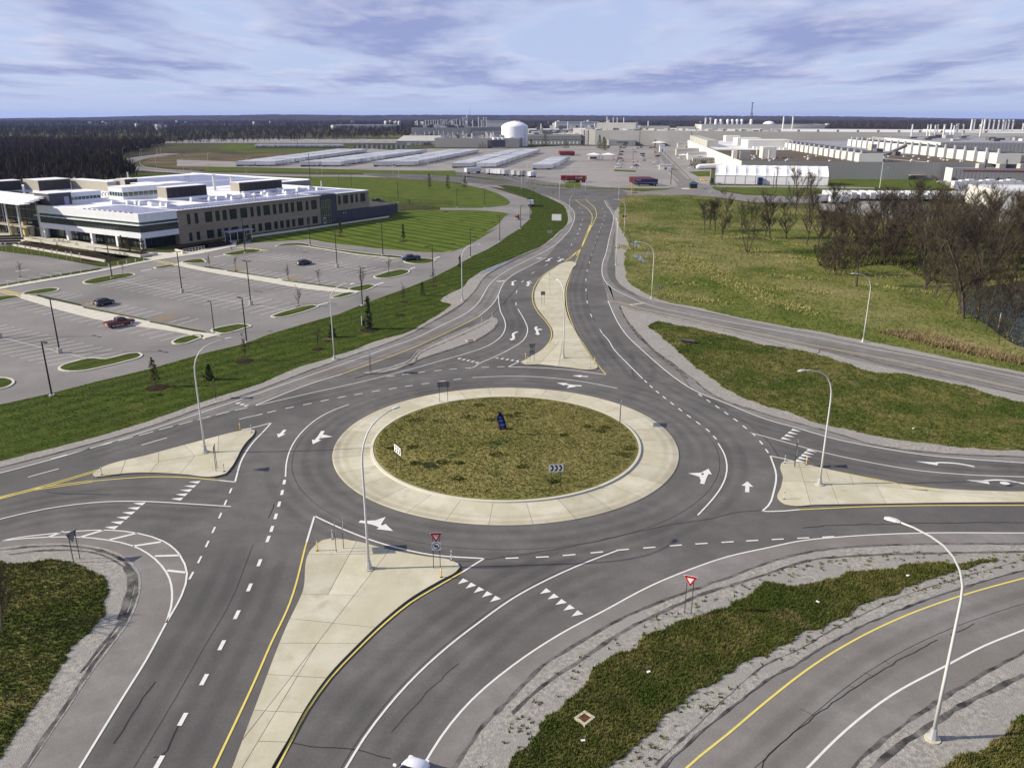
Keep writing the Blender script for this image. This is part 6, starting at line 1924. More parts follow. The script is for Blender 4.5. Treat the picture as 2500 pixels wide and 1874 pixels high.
MB().prism(wing(0, 0, .35), 8.45, T - .15).build('upper_core', 'white_panel', off)
MB().prism(wing(0, 0, .12), 7.68, 8.45).build('clerestory_glass', 'green_glass', off)
MB().prism(wing(0, 0, -.75, y1=56.0), 7.5, 7.68).build('sun_shade', 'white_panel', off)
MB().prism(wing(0, 0, .10), 5.25, 7.5).build('window_band', 'window_glass', off)
MB().prism(wing(0, 0, .22), 3.4, 5.25).build('spandrel_core', 'white_panel', off)
MB().prism(wing(0, 0, 2.6), .1, 3.4).build('ground_glazing', 'window_glass', off)
# white cladding panels with open joints on both street sides
for z0, z1, tw in ((8.47, 9.75, 3.0), (9.77, T, 3.0), (3.42, 5.22, 3.4)):
    n = int(54 / tw)
    for i in range(n):
        y0, y1 = 54 * i / n + .02, 54 * (i + 1) / n - .02
        MB().add([(skew(y0), y0, z0), (skew(y1), y1, z0), (skew(y1), y1, z1), (skew(y0), y0, z1), (skew(y0) + .3, y0, z0), (skew(y1) + .3, y1, z0), (skew(y1) + .3, y1, z1), (skew(y0) + .3, y0, z1)],
                 [(1, 0, 3, 2), (4, 5, 6, 7), (3, 7, 6, 2), (0, 1, 5, 4), (0, 4, 7, 3), (1, 2, 6, 5)]).build('cladding_panel', 'white_panel', off)
    n = int(13.5 / 2.25)
    for i in range(n):
        obox('cladding_panel', 13.5 * i / n + .02 + (.3 if i == 0 else 0), 13.5 * (i + 1) / n - .02, 0, .3, z0, z1, 'white_panel')
for y in (0.6, 12.8, 26.2, 39.6, 53.0):
    obox('column', skew(y) + .05, skew(y) + 1.25, y - .55, y + .55, .0, 3.42, 'white_panel')
for i in range(27):
    y = 2.6 + i * 1.95
    obox('mullion', skew(y) + 2.52, skew(y) + 2.64, y - .05, y + .05, .1, 3.4, 'dark_metal')
    obox('mullion', skew(y) + .04, skew(y) + .13, y - .04, y + .04, 5.25, 7.5, 'slate_wall')
for i in range(6):
    obox('mullion', 2.9 + i * 1.9, 3.0 + i * 1.9, 2.5, 2.62, .1, 3.4, 'dark_metal')
# tan wing with its windows
obox('tan_wall', 13.5, 75.8, .4, 6.0, 0, T - .25, 'tan_siding')
holes_up = [(17.0, 18.3), (19.9, 21.3), (23.9, 26.8), (28.1, 29.8), (30.9, 32.7), (33.8, 36.9), (38.3, 41.3), (42.7, 44.1), (45.5, 47.2), (48.4, 51.4), (52.7, 54.4), (55.5, 57.2), (58.3, 60.1), (61.2, 62.8), (64.1, 66.9), (68.5, 69.9), (71.3, 74.1)]
holes_r = [(85.5, 87.0), (88.3, 91.1), (92.4, 94.0), (95.3, 96.6), (98.0, 101.0)]


def punched_wall(name, x0, x1, z0, z1, holes, material, yf=0.0, thick=.4):
    """a wall skin with real window openings; holes = (x0, x1, z0, z1)"""
    xs = sorted({x0, x1, *[h[0] for h in holes], *[h[1] for h in holes]})
    zs = sorted({z0, z1, *[h[2] for h in holes], *[h[3] for h in holes]})
    m = MB()
    for i in range(len(xs) - 1):
        run = None
        for k in range(len(zs) - 1):
            cx, cz = (xs[i] + xs[i + 1]) / 2, (zs[k] + zs[k + 1]) / 2
            if not any(h[0] < cx < h[1] and h[2] < cz < h[3] for h in holes):
                m.box(xs[i], xs[i + 1], yf, yf + thick, zs[k], zs[k + 1])
    return m.build(name, material, off)


hl = [(a, b, 6.0, 9.5) for a, b in holes_up] + [(a, b, .55, 3.4) for a, b in holes_up]
# horizontal courses of the tan cladding: alternate courses stand a little proud
punched_wall('tan_cladding', 13.5, 75.8, 0, T - .25, hl, 'tan_siding')
for i in range(9):
    z = .3 + i * 1.2
    cm = MB()
    xs = [13.5] + [q for a, b in holes_up for q in (a, b)] + [75.8]
    for k in range(0, len(xs), 2):
        cm.box(xs[k] + .001, xs[k + 1] - .001, -.05, -.002, z, z + .55)
    cm.build('cladding_course', 'tan_siding', off)


def office_window(a, b, z0, z1):
    g = MB().box(a, b, .28, .33, z0, z1).build('window', 'window_glass', off)
    m = MB()
    for x in ([a + .04, b - .04] + ([(a + (b - a) * k / 3) for k in (1, 2)] if b - a > 2.2 else [(a + b) / 2])):
        m.box(x - .05, x + .05, .2, .279, z0, z1)
    for z in (z0 + .05, z1 - .05, z0 + (z1 - z0) * .68):
        m.box(a, b, .205, .276, z - .04, z + .04)
    m.build('frame', 'dark_metal', g)


for a, b, z0, z1 in hl:
    office_window(a, b, z0, z1)
obox('coping', 13.2, 76.0, -.7, .9, T - .24, T + .02, 'white_panel')
# dark glazed entrance bay
obox('entrance_wall', 75.8, 84.7, .2, 6.0, 0, T, 'slate_wall')
obox('entrance_glazing', 76.5, 81.2, .10, .19, .1, 9.0, 'green_glass')
gm_ = MB()
for i in range(5):
    gm_.box(76.5 + i * 1.17, 76.58 + i * 1.17, .02, .098, .1, 9.0)
for z in (.1, 3.0, 6.0, 8.9):
    gm_.box(76.5, 81.2, .03, .096, z, z + .1)
gm_.build('entrance_mullion', 'tan_stone', off)
obox('entrance_door', 77.2, 78.3, -.02, .015, .1, 2.4, 'sign_white')
obox('door_pane', 77.35, 78.15, -.05, -.025, .4, 2.2, 'window_glass')
# right wing: tan above, dark below
obox('tan_wall', 84.7, 103, .4, 6.0, 4.4, T - .25, 'tan_siding')
punched_wall('tan_cladding', 84.7, 103, 4.4, T - .25, [(a, b, 6.7, 10.1) for a, b in holes_r], 'tan_siding')
for a, b in holes_r:
    office_window(a, b, 6.7, 10.1)
obox('dark_wall', 84.7, 103, .15, 6.0, 0, 4.4, 'slate_wall')
obox('coping', 84.6, 103.2, -.15, .9, T - .24, T + .02, 'white_panel')
obox('coping', 102.6, 103.2, .9, 56.5, T - .24, T + .02, 'white_panel')
obox('side_wall', 97.0, 103, 6.0, 56, 0, T - .25, 'taupe')
obox('screen_wall', 103.1, 120.7, .2, .6, 0, 4.2, 'slate_wall')
obox('screen_wall', 120.3, 120.7, .6, 24, 0, 4.2, 'slate_wall')
obox('wall_light', 87.9, 88.3, .02, .14, 3.1, 3.35, 'sign_white')
obox('wall_light', 89.0, 89.4, .02, .14, 3.1, 3.35, 'sign_white')
# hidden body and rear block
MB().prism([(13.4, 6.0), (97.0, 6.0), (97.0, 56), (-3.0, 56), (-3.2, 54.0), (13.4, 54.0)], 0, T - .3).build('inner_body', 'white_panel', off)
MB().prism([(-2, 62), (104.4, 62), (104.4, 66), (132.6, 66.6), (129.2, 155), (57, 146), (40, 152), (-20, 158), (-6, 106)], 0, T - .6).build('rear_block', 'metal_grey', off)
MB().prism([(-2, 62), (104.4, 62), (104.4, 66), (132.6, 66.6), (129.2, 155), (57, 146), (40, 152), (-20, 158), (-6, 106)], T - .6, T - .3).build('rear_roof', 'membrane', off)
MB().prism([(131.9, 67), (132.7, 66.6), (129.3, 155), (128.5, 154.4)], T - .6, T).build('rear_parapet', 'white_panel', off)
obox('link', 40, 100, 55.9, 62.1, 0, T - .45, 'membrane')
roof = MB().prism([(.3, .6), (102.6, .9), (102.6, 56), (-2.8, 56), (-2.6, 50)], T - .24, T - .12).build('roof', 'membrane', off)
# laminated solar strips on the roof
k = 0
for x0, x1, y0, y1, step, axis in ((1.6, 12.6, 2.2, 31.0, 1.1, 'y'), (14.6, 75.0, 1.6, 10.8, 1.3, 'x'), (15.0, 29.5, 22.5, 37.0, 1.3, 'x'), (77, 101.5, 3.0, 13.0, 1.4, 'x'), (34, 62, 13.5, 28.5, 1.4, 'x'), (68, 101, 16, 30, 1.4, 'x')):
    if axis == 'y':
        x = x0
        while x < x1:
            obox('solar_strip', x, x + step * .82, y0, y1, T - .115, T - .07, 'solar')
            x += step
    else:
        y = y0
        while y < y1:
            obox('solar_strip', x0, x1, y, y + step * .82, T - .115, T - .07, 'solar')
            y += step
for x0, x1, y0, y1 in ((64, 126, 100, 140), (20, 58, 118, 142), (66, 126, 72, 96), (-8, 20, 98, 140)):
    y = y0
    while y < y1:
        obox('solar_strip', x0, x1, y, y + 2.0, T - .29, T - .22, 'solar')
        y += 2.35
# dark clips along the eaves
for i in range(44):
    obox('roof_clip', 15.0 + i * 1.4, 15.7 + i * 1.4, .95, 1.3, T + .02 - .14, T + .16, 'black_metal')
for i in range(10):
    y = 4 + i * 2.7
    obox('roof_clip', skew(y) + .7, skew(y) + 1.05, y, y + 1.1, T - .12, T + .14, 'black_metal')


def skylight(x, y, z=T - .1, s=1.0):
    m = MB()
    m.add([(x - .9 * s, y - .55 * s, z), (x + 3.2 * s, y - .55 * s, z), (x + 3.2 * s, y + .55 * s, z), (x - .9 * s, y + .55 * s, z), (x - .75 * s, y - .4 * s, z + 1.15 * s), (x - .3 * s, y - .4 * s, z + 1.25 * s), (x + 3.1 * s, y - .35 * s, z + .3), (x + 3.1 * s, y + .35 * s, z + .3), (x - .3 * s, y + .4 * s, z + 1.25 * s), (x - .75 * s, y + .4 * s, z + 1.15 * s)],
          [(0, 3, 9, 4), (4, 9, 8, 5), (5, 8, 7, 6), (0, 4, 5, 6, 1), (3, 2, 7, 8, 9), (1, 6, 7, 2)])
    m.build('skylight', 'membrane', off)


for x, y in ((13.5, 36), (16.5, 31.5), (18, 29), (17, 25), (19, 22.5), (17.5, 19), (19.5, 16.5), (19, 12.5), (36, 23), (41, 19.5), (43, 18), (47, 14.5), (52, 24), (57, 20), (60, 18), (64, 15), (70, 24), (76, 20), (80, 28), (84, 21), (88, 25), (92, 18), (95, 26), (62, 27), (72, 14), (66, 21)):
    skylight(x, y)


def penthouse(x0, x1, y0, y1, h, louvre=True, base=.6):
    obox('plant_base', x0 - .2, x1 + .2, y0 - .2, y1 + .2, T - .3, T + base, 'membrane')
    p = obox('plant_room', x0, x1, y0, y1, T + base, T + h, 'taupe')
    if louvre:
        n = int((x1 - x0 - .4) / 2.6)
        for i in range(n):
            w = (x1 - x0 - .4) / n
            MB().box(x0 + .2 + i * w + .04, x0 + .2 + (i + 1) * w - .04, y0 - .14, y0 - .01, T + base + .05, T + h - .2).build('louvre_panel', 'louvre', p)
    m = MB().box(x0 - .1, x1 + .1, y0 - .2, y1 + .1, T + h, T + h + .12)
    m.build('plant_roof', 'membrane', p)
    return p


penthouse(31.5, 48.5, 31.5, 37, 4.4)
penthouse(64.2, 85.8, 32.5, 38, 4.0)
penthouse(21.8, 34.8, 102, 113.5, 4.6)
penthouse(8, 20.7, 113, 120, 4.4)
penthouse(36, 41, 77, 104, 4.2, False)
penthouse(40, 41.5, 77, 80, 4.2)
penthouse(56, 62, 98, 104, 3.2)
penthouse(50, 58, 78, 84, 2.6)


def clerestory(x0, x1, y0, y1, h):
    obox('clerestory_base', x0, x1, y0, y1, T - .2, T + .9, 'membrane')
    g = obox('clerestory_window', x0 + .25, x1 - .25, y0 + .25, y1 - .25, T + .9, T + h * .58, 'green_glass')
    m = MB()
    for i in range(9):
        x = x0 + .25 + (x1 - x0 - .5) * i / 8
        m.box(x - .07, x + .07, y0 + .14, y0 + .24, T + .9, T + h * .58)
    for i in range(6):
        y = y0 + .25 + (y1 - y0 - .5) * i / 5
        m.box(x0 + .14, x0 + .24, y - .07, y + .07, T + .9, T + h * .58)
    m.build('mullion', 'white_panel', g)
    obox('clerestory_head', x0, x1, y0, y1, T + h * .58, T + h, 'white_panel')
    obox('clerestory_roof', x0 - .2, x1 + .2, y0 - .2, y1 + .2, T + h, T + h + .12, 'membrane')


clerestory(24.2, 41, 47.5, 56.5, 4.2)
clerestory(42, 58, 56.5, 66, 3.6)
clerestory(6.5, 18.2, 51.0, 61, 3.4)
obox('slate_room', -2.0, 5.6, 47.9, 57.6, T - .2, T + 3.9, 'slate_wall')
obox('slate_room_roof', -2.3, 5.9, 47.6, 57.9, T + 3.9, T + 4.1, 'membrane')
obox('slate_room_door', 3.0, 4.6, 47.82, 47.895, T - .1, T + 2.6, 'solar')
for x, y, h, r in ((67.2, 52.0, 6.0, .55), (75.0, 51.0, 5.0, .42), (88, 48, 3.2, .3), (42, 112, 4.0, .35), (96, 20, 3.0, .25), (70, 118, 4.5, .3)):
    MB().cyl(x, y, T - .2, T + h, r, 10).build('vent_stack', 'white_metal', off)
    MB().cyl(x, y, T + h + .003, T + h + .3, r * 1.5, 10).build('vent_cap', 'galvanised', off)
for x, y in ((27, 66), (14.5, 61), (100, 120), (50, 9), (69, 7.5)):
    m = MB()
    for q in range(3):
        m.tube([(x + q * 1.3, y, T - .1), (x + q * 1.3, y, T + .9), (x + q * 1.3 + .5, y, T + 1.35), (x + q * 1.3 + 1.0, y, T + .9)], .22, 7)
    m.build('roof_duct', 'galvanised', off)
# entrance hall and canopy at the far left
MB().prism([(skew(54) + .3, 54.05), (13.4, 54.05), (13.4, 105), (-6, 105)], 0, 12.2).build('entrance_hall', 'window_glass', off)
for i in range(14):
    y = 55.5 + i * 3.6
    x = -3.0 - 3.0 * (y - 54) / 51
    obox('hall_mullion', x - .12, x + .22, y - .08, y + .08, 0, 12.2, 'white_panel' if i % 3 == 0 else 'dark_metal')
for z in (2.9, 6.0, 9.2):
    MB().add([(-3.15, 54.5, z), (-6.15, 104, z), (-6.15, 104, z + .15), (-3.15, 54.5, z + .15), (-2.9, 54.5, z), (-5.9, 104, z), (-5.9, 104, z + .15), (-2.9, 54.5, z + .15)], [(0, 3, 2, 1), (4, 5, 6, 7), (3, 7, 6, 2), (0, 1, 5, 4)]).build('hall_transom', 'metal_grey', off)
for i in range(5):
    MB().prism([(-14.5 + i * 2.6, 42.7 + i * 2.0), (-11.0 + i * 2.6, 42.7 + i * 2.0), (-9.0 + i * 2.6, 98), (-14.5 + i * 2.6, 98)], 12.6 + i * .28, 12.8 + i * .28).build('canopy_blade', 'membrane', off)
for x, y, h in ((-8.5, 57.5, 12.6), (-8.2, 66.5, 12.6), (-8.6, 76, 12.6), (-9.0, 86, 12.6)):
    MB().cyl(x, y, 0, h, .28, 10).build('canopy_column', 'white_panel', off)
for x, y in ((-5.6, 60.9), (-5.9, 70.0), (-6.3, 79.5)):
    obox('stone_pier', x - .6, x + .6, y - .6, y + .6, 0, 5.4, 'tan_stone')
MB().prism([(-7.2, 56), (-4.5, 56), (-5.2, 100), (-7.9, 100)], 3.5, 4.0).build('entrance_canopy', 'taupe', off)

# bus shelter, steps, planters, railings in front of the office
t = thing('glass_shelter', 'small glass shelter with a flat white roof by the long facade', 'shelter', *(-92.3,270.9), .1, ORZ)
for x in (-4.4, -1.5, 1.4, 4.3):
    for y in (-1.4, 1.4):
        MB().box(x - .07, x + .07, y - .07, y + .07, 0, 3.4).build('post', 'white_metal', t)
MB().box(-4.3, 4.2, 1.28, 1.34, .3, 3.0).build('glass_panel', 'window_glass', t)
MB().box(-5.2, 5.0, -2.0, 2.0, 3.4, 3.65).build('roof', 'solar', t)
for lab, p0, p1, h, w in (('long white retaining wall above the curved front lawn', (-162.4,260.4), (-117.8,230), .6, .5), ('white retaining wall between the two planting beds', (-165.6,272.7), (-110.7,237.6), .8, .6), ('short white wall end beside the planting beds', (-110.7,237.6), (-108.1,242.7), .8, .5), ('low white wall at the tan wing entrance path', (-104.7,248.3), (-100.9,244.7), .9, .6)):
    L = math.dist(p0, p1)
    t = thing('garden_wall', lab, 'garden wall', p0[0], p0[1], .1, heading(p0, p1))
    n = max(1, int(L / 4))
    for i in range(n):
        MB().box(L * i / n + .015, L * (i + 1) / n - .015, -w / 2, w / 2, 0, h).build('wall_block', 'concrete_walk', t)
p0, p1 = (-101.6,246.1), (-97.6,253.4)
t = thing('railing', 'pale railing along the path at the tan wing', 'railing', p0[0], p0[1], .1, heading(p0, p1))
L = math.dist(p0, p1)
for i in range(8):
    MB().box(L * i / 7 - .03, L * i / 7 + .03, -.03, .03, 0, 1.1).build('post', 'white_metal', t)
for z in (.5, 1.08):
    MB().box(0, L, -.03, .03, z, z + .06).build('rail', 'white_metal', t)
for i in range(4):
    a, b = [(-167.2,262.4),(-166.4,270.6)], [(-174.9,280.4),(-169.4,278.2)]
    p = (a[0][0] + (b[0][0] - a[0][0]) * i / 3, a[0][1] + (b[0][1] - a[0][1]) * i / 3)
    tag(MB().cbox((p[0], p[1], .45), (9, .8, .6), radians(12)).build('planter_step', 'black_metal'), ('lowest', 'second lowest', 'third lowest', 'uppermost')[i] + ' dark step wall in the plaza left of the planting beds', 'step', 'dark step walls in the plaza')




# ------------------------------------------------------------------ the plant: factory halls, yards, tank, stacks
def hall(name, label, poly, h, wall_mat, roof_mat, cat='factory building', z0=0.0, parapet=True, group=None):
    ox, oy = poly[0]
    t = thing(name, label, cat, ox, oy, z0, 0, group)
    loc = [(x - ox, y - oy) for x, y in poly]
    if area(loc) < 0:
        loc = loc[::-1]
    MB().prism(loc, 0, h - .5).build('wall', wall_mat, t)
    ins = inset(loc, .6)
    n = len(loc)
    m = MB()
    m.add([(x, y, h - .5) for x, y in loc] + [(x, y, h) for x, y in loc] + [(x, y, h) for x, y in ins] + [(x, y, h - .45) for x, y in ins],
          [(q * n + i, q * n + (i + 1) % n, (q + 1) * n + (i + 1) % n, (q + 1) * n + i) for q in range(3) for i in range(n)])
    m.build('parapet', wall_mat, t)
    MB().flat(ins, h - .4).build('roof', roof_mat, t)
    return t


def unit(t, x, y, z, sx, sy, h, material, name='roof_unit', rz=0.0):
    """a box on a roof, world coordinates, child of hall t"""
    m = MB().cbox((x - t.location.x, y - t.location.y, z + h / 2 - t.location.z), (sx, sy, h), rz)
    return m.build(name, material, t)


def pipe(t, x, y, z0, z1, r, material='white_metal', name='stack', n=8):
    return MB().cyl(x - t.location.x, y - t.location.y, z0 - t.location.z, z1 - t.location.z, r, n).build(name, material, t)


def ribs(t, a, b, z0, z1, pitch, material, d=.05):
    """standing ribs of profiled wall cladding along the wall a-b"""
    L = math.dist(a, b)
    ux, uy = (b[0] - a[0]) / L, (b[1] - a[1]) / L
    m = MB()
    for i in range(int(L / pitch)):
        s = (i + .5) * pitch
        m.cbox((a[0] + ux * s + uy * d / 2 - t.location.x, a[1] + uy * s - ux * d / 2 - t.location.y, (z0 + z1) / 2), (pitch * .35, d, z1 - z0), math.atan2(uy, ux))
    m.build('wall_rib', material, t)


F1 = hall('factory_hall', 'long factory hall with brown front roof and rows of roof houses behind the tent', [(155.8, 559.9), (440, 529.5), (512, 1050), (228.5, 1083)], 11.4, 'metal_grey', 'roof_grey')
ribs(F1, (156.5, 559.85), (440, 529.5), .2, 10.8, 2.2, 'metal_grey', .04)
e1 = Vector((.9943, -.1064))
e2 = Vector((.1376, .9905))


def f1(a, b):
    p = Vector((155.8, 559.9)) + e1 * a + e2 * b
    return p.x, p.y


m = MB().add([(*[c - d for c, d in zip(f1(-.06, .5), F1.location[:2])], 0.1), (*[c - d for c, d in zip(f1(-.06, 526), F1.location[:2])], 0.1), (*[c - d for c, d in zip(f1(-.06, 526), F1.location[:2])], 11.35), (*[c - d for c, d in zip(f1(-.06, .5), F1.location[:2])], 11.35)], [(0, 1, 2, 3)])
m.build('sunlit_cladding', 'metal_cream', F1)  # sunlit tone of the cladding painted on, the front keeps the shaded grey
q = [f1(.7, .7), f1(283, .7), f1(283, 120), f1(100, 128), f1(75, 205), f1(.7, 205)]
MB().flat([(x - F1.location.x, y - F1.location.y) for x, y in q], 11.06).build('brown_roof', 'roof_dark', F1)
q = [f1(4, 206), f1(72, 206), f1(96, 320), f1(96, 500), f1(20, 500), f1(4, 480)]
MB().flat([(x - F1.location.x, y - F1.location.y) for x, y in q], 11.09).build('white_roof', 'roof_white', F1)
RZ1 = radians(-6.1)
for x, y, sx, sy, h, mt in ((188.5, 611, 9.5, 13, 8.0, 'metal_cream'), (169, 601, 7.4, 5.5, 5.2, 'metal_grey'), (162.6, 605.5, 3.0, 7, 5.6, 'metal_cream'), (248, 812, 41, 40, 7.8, 'metal_cream'), (251, 890, 24, 30, 7.8, 'metal_cream'), (271, 1028, 17, 22, 7.0, 'metal_cream')):
    unit(F1, x, y, 11, sx, sy, h, mt, 'roof_house', RZ1)
    # hall fronts painted grey for shade, sun-facing sides cream: one cladding, two tones
for i in range(7):
    x, y = f1(7, 290 + i * 34)
    unit(F1, x, y, 11, 11, 26 - i, 6.5, 'metal_beige', 'roof_house', RZ1)
for i in range(9):
    x, y = f1(42 + i * 3.0, 232 - i * 2.5)
    unit(F1, x, y, 11, 3.2, 7, 2.2, 'roof_white', 'vent_hood', RZ1)
for x, y in ((177.5, 600), (181, 597), (184.5, 594)):
    pipe(F1, x, y, 11, 17.5, .75, 'metal_beige', 'silo')
for i in range(17):
    t_ = i / 16
    x, y = 241.3 + 27.3 * t_, 559.5 + 252 * t_
    h = unit(F1, x, y, 11, 15.6, 10.2, 5.6, 'metal_cream', 'roof_house', RZ1)
    unit(F1, x + 3, y + .5, 16.6, 16, 7.0, .45, 'steel_dark', 'house_roof', RZ1)
    pipe(F1, x - 6.5, y - 3, 16, 18.6, .8, 'galvanised', 'vent_pipe')
for i in range(20):
    t_ = i / 19
    x, y = 320 + 37 * t_, 537 + 325 * t_
    unit(F1, x, y, 11, 14.5, 11.5, 6.6, 'metal_cream', 'roof_house', RZ1)
    unit(F1, x + 3.5, y + .5, 17.6, 15.5, 8.0, .5, 'steel_dark', 'house_roof', RZ1)
    pipe(F1, x - 6.2, y - 3, 17.2, 20.4, .95, 'galvanised', 'vent_pipe')
rnd = random.Random(5)
for i in range(46):
    a, b = rnd.uniform(12, 150), 14 + 18 * (i % 5) + rnd.uniform(-2, 2)
    x, y = f1(a, b)
    unit(F1, x, y, 11.05, 2.6, 1.2, .7, 'roof_white', 'roof_vent', rnd.uniform(0, 1))
q = [f1(88, 108), f1(91, 108), f1(124, 2), f1(121, 2)]
MB().flat([(x - F1.location.x, y - F1.location.y) for x, y in q], 11.2).build('roof_seam', 'roof_white', F1)
# conveyor heap on the roof
for x, y, sx, sy, h, mt in ((283, 664, 9, 4, 3, 'steel_dark'), (291, 660, 6, 5, 5, 'steel_dark'), (302, 652, 5, 5, 3, 'steel_dark'), (290, 668, 5, 4, 8, 'metal_beige')):
    unit(F1, x, y, 11, sx, sy, h, mt, 'plant_unit', .3)
MB().tube([(296 - F1.location.x, 655 - F1.location.y, 11.5), (309 - F1.location.x, 650 - F1.location.y, 19)], 1.4, 6).build('conveyor', 'steel_dark', F1)
for lab, p, w, h in (('loading door', (285.4,546.5), 13, 7.0),):
    unit(F1, p[0], p[1] - .2, .05, w, .5, h, 'steel_dark', 'loading_door', RZ1)
for p in ((235.1,554.8), (279.8,546.5)):
    unit(F1, p[0], p[1] - .3, .05, 1.6, .4, 3.0, 'steel_dark', 'door', RZ1)

F1b = hall('factory_annex', 'low grey factory annex with red pipes behind the bare wood', [(283.4, 529), (345, 522), (470, 508), (470, 526), (285, 541.3)], 8.7, 'metal_grey', 'roof_grey')
MB().add([(-.08, .3, 0), (1.5, 12.2, 0), (1.5, 12.2, 8.6), (-.08, .3, 8.6)], [(0, 1, 2, 3)]).build('sunlit_cladding', 'metal_cream', F1b)  # paler copy of the wall colour painted on the sunward end
ribs(F1b, (284, 528.9), (468, 508.2), .2, 8.0, 2.4, 'metal_grey')
for i in range(5):
    unit(F1b, 301 + i * 12.5, 530 - i * 1.35, 8.3, 4, 4, 3.2, 'metal_beige', 'roof_unit')
    pipe(F1b, 305 + i * 12.5, 531 - i * 1.35, 8.3, 14, .45, 'dark_metal', 'flue')
MB().tube([(6, -.6, 7.2), (57, -6.4, 7.0), (61, -6.9, 7.0), (61, -7.0, 1.0)], .4, 6).build('red_pipe', 'container_red', F1b)
for p in ((284.3,529), (304.4,536.8), (311.1,535.2), (317.9,525.2)):
    unit(F1b, p[0], 528.5 - (p[0] - 283) * .112, .05, 2, .5, 3.0, 'steel_dark', 'door')

B6 = hall('factory_hall', 'tall cream walled hall right of the roof houses', [(371, 719), (620, 690), (660, 905), (403, 933)], 18.9, 'metal_grey', 'roof_grey')
MB().add([(-.1, .5, 8), (31.9, 213, 8), (31.9, 213, 18.8), (-.1, .5, 18.8)], [(0, 1, 2, 3)]).build('sunlit_cladding', 'metal_cream', B6)  # sunlight put into the colour: cream here, shade grey on the front
ribs(B6, (371.3, 718.9), (620, 690), 8, 18.3, 3.2, 'metal_grey')
for i in range(24):
    x, y = 405 + rnd.uniform(0, 160), 760 + rnd.uniform(0, 130)
    unit(B6, x, y, 18.5, rnd.uniform(5, 10), rnd.uniform(4, 8), rnd.uniform(1.5, 3.5), rnd.choice(('metal_beige', 'metal_cream', 'steel_dark', 'galvanised')), 'roof_unit')
for i in range(2):
    unit(B6, 470 + i * 15, 735 - i * 2, 18.5, 11, 8, 7, 'steel_dark', 'cooling_tower')
    pipe(B6, 470 + i * 15, 735 - i * 2, 25.5, 27, 4, 'galvanised', 'fan_ring', 14)
B7 = hall('factory_hall', 'long white walled hall at the far right horizon with a row of tall chimneys', [(588, 1100), (1000, 1060), (1010, 1180), (600, 1220)], 22.5, 'metal_cream', 'roof_white')
B8 = hall('factory_hall', 'white roofed hall between the tall cream hall and the long grey wall', [(420, 945), (640, 925), (700, 1095), (500, 1095)], 13.0, 'metal_cream', 'roof_white')
for i in range(40):
    x, y = rnd.uniform(440, 640), rnd.uniform(950, 1080)
    unit(B8, x, y, 12.6, rnd.uniform(6, 14), rnd.uniform(4, 8), rnd.uniform(1.5, 4), rnd.choice(('metal_beige', 'steel_dark', 'galvanised', 'metal_cream')), 'roof_unit')


def chimney(label, p, ztop, r, z0=0.0, material='white_metal', group='white chimneys on the plant'):
    t = thing('chimney', label, 'chimney', p[0], p[1], z0, 0, group)
    MB().cyl(0, 0, 0, ztop - z0, r, 10, r * .85).build('flue', material, t)
    MB().cyl(0, 0, ztop - z0 - 1.2, ztop - z0 + .15, r * 1.12, 10).build('rim', 'galvanised', t)
    return t


for p in ((459.6, 960.0, 31.6), (477.4, 960.0, 31.0), (495.8, 990.0, 31.3), (486.0, 960.0, 30.8), (488.7, 960.0, 31.1), (465.4, 900.0, 32.1), (525.2, 1000.0, 32.2), (507.8, 960.0, 30.4), (510.4, 960.0, 31.6), (511.9, 960.0, 32.2), (518.1, 960.0, 31.6), (527.5, 940.0, 37.1)):
    chimney('tall white chimney in the nearer group at the right of the plant', p, p[2], .95 if p[1] > 930 else 1.2, 10, group='nearer white chimneys at the right')
for p in ((620.2, 1130.0, 36.8), (623.7, 1130.0, 36.5), (637.4, 1130.0, 36.8), (643.9, 1130.0, 36.1), (650.0, 1130.0, 35.8), (656.6, 1130.0, 35.8), (662.6, 1130.0, 36.1), (665.7, 1130.0, 35.6), (670.1, 1130.0, 36.1), (675.8, 1130.0, 35.8), (690.2, 1130.0, 31.5)):
    chimney('tall white chimney standing on the white hall at the far right', p, p[2], 1.25, 20, group='far white chimneys at the right')

F2 = hall('factory_hall', 'very long grey windowless factory wall across the middle distance', [(124, 1238), (381, 1122), (660, 996), (760, 1250), (240, 1500), (170, 1420)], 21.0, 'metal_grey', 'roof_white')
for x, y in (((183.9, 1225.0, 20.8)[0], 1200), ((247.4, 1200.0, 20.6)[0], 1150)):
    unit(F2, x, y - .8 - 0, 0.1, .8, .8, 21, 'steel_dark', 'downpipe')
xs = (139.4, 1280.0, 28.4), (171.9, 1280.0, 28.4)
for x0, x1, zt, Y, mt in ((138, 208, 34, 1310, 'metal_beige'), (210, 262, 29, 1330, 'metal_grey'), (266, 300, 28, 1320, 'metal_grey'), (304, 330, 31.5, 1310, 'metal_grey'), (124, 136, 27, 1300, 'metal_grey')):
    unit(F2, (x0 + x1) / 2 - 8, Y, 20.6, (x1 - x0) * .86, 30, zt - 20.6 - 3, mt, 'roof_house', -.25)
for i in range(60):
    t_ = rnd.uniform(0, 1)
    x, y = 135 + 245 * t_, 1250 - 110 * t_ + rnd.uniform(10, 60)
    unit(F2, x, y, 20.6, rnd.uniform(3, 10), rnd.uniform(3, 6), rnd.uniform(1, 3.2), rnd.choice(('metal_beige', 'metal_grey', 'steel_dark', 'metal_cream')), 'roof_unit', -.25)
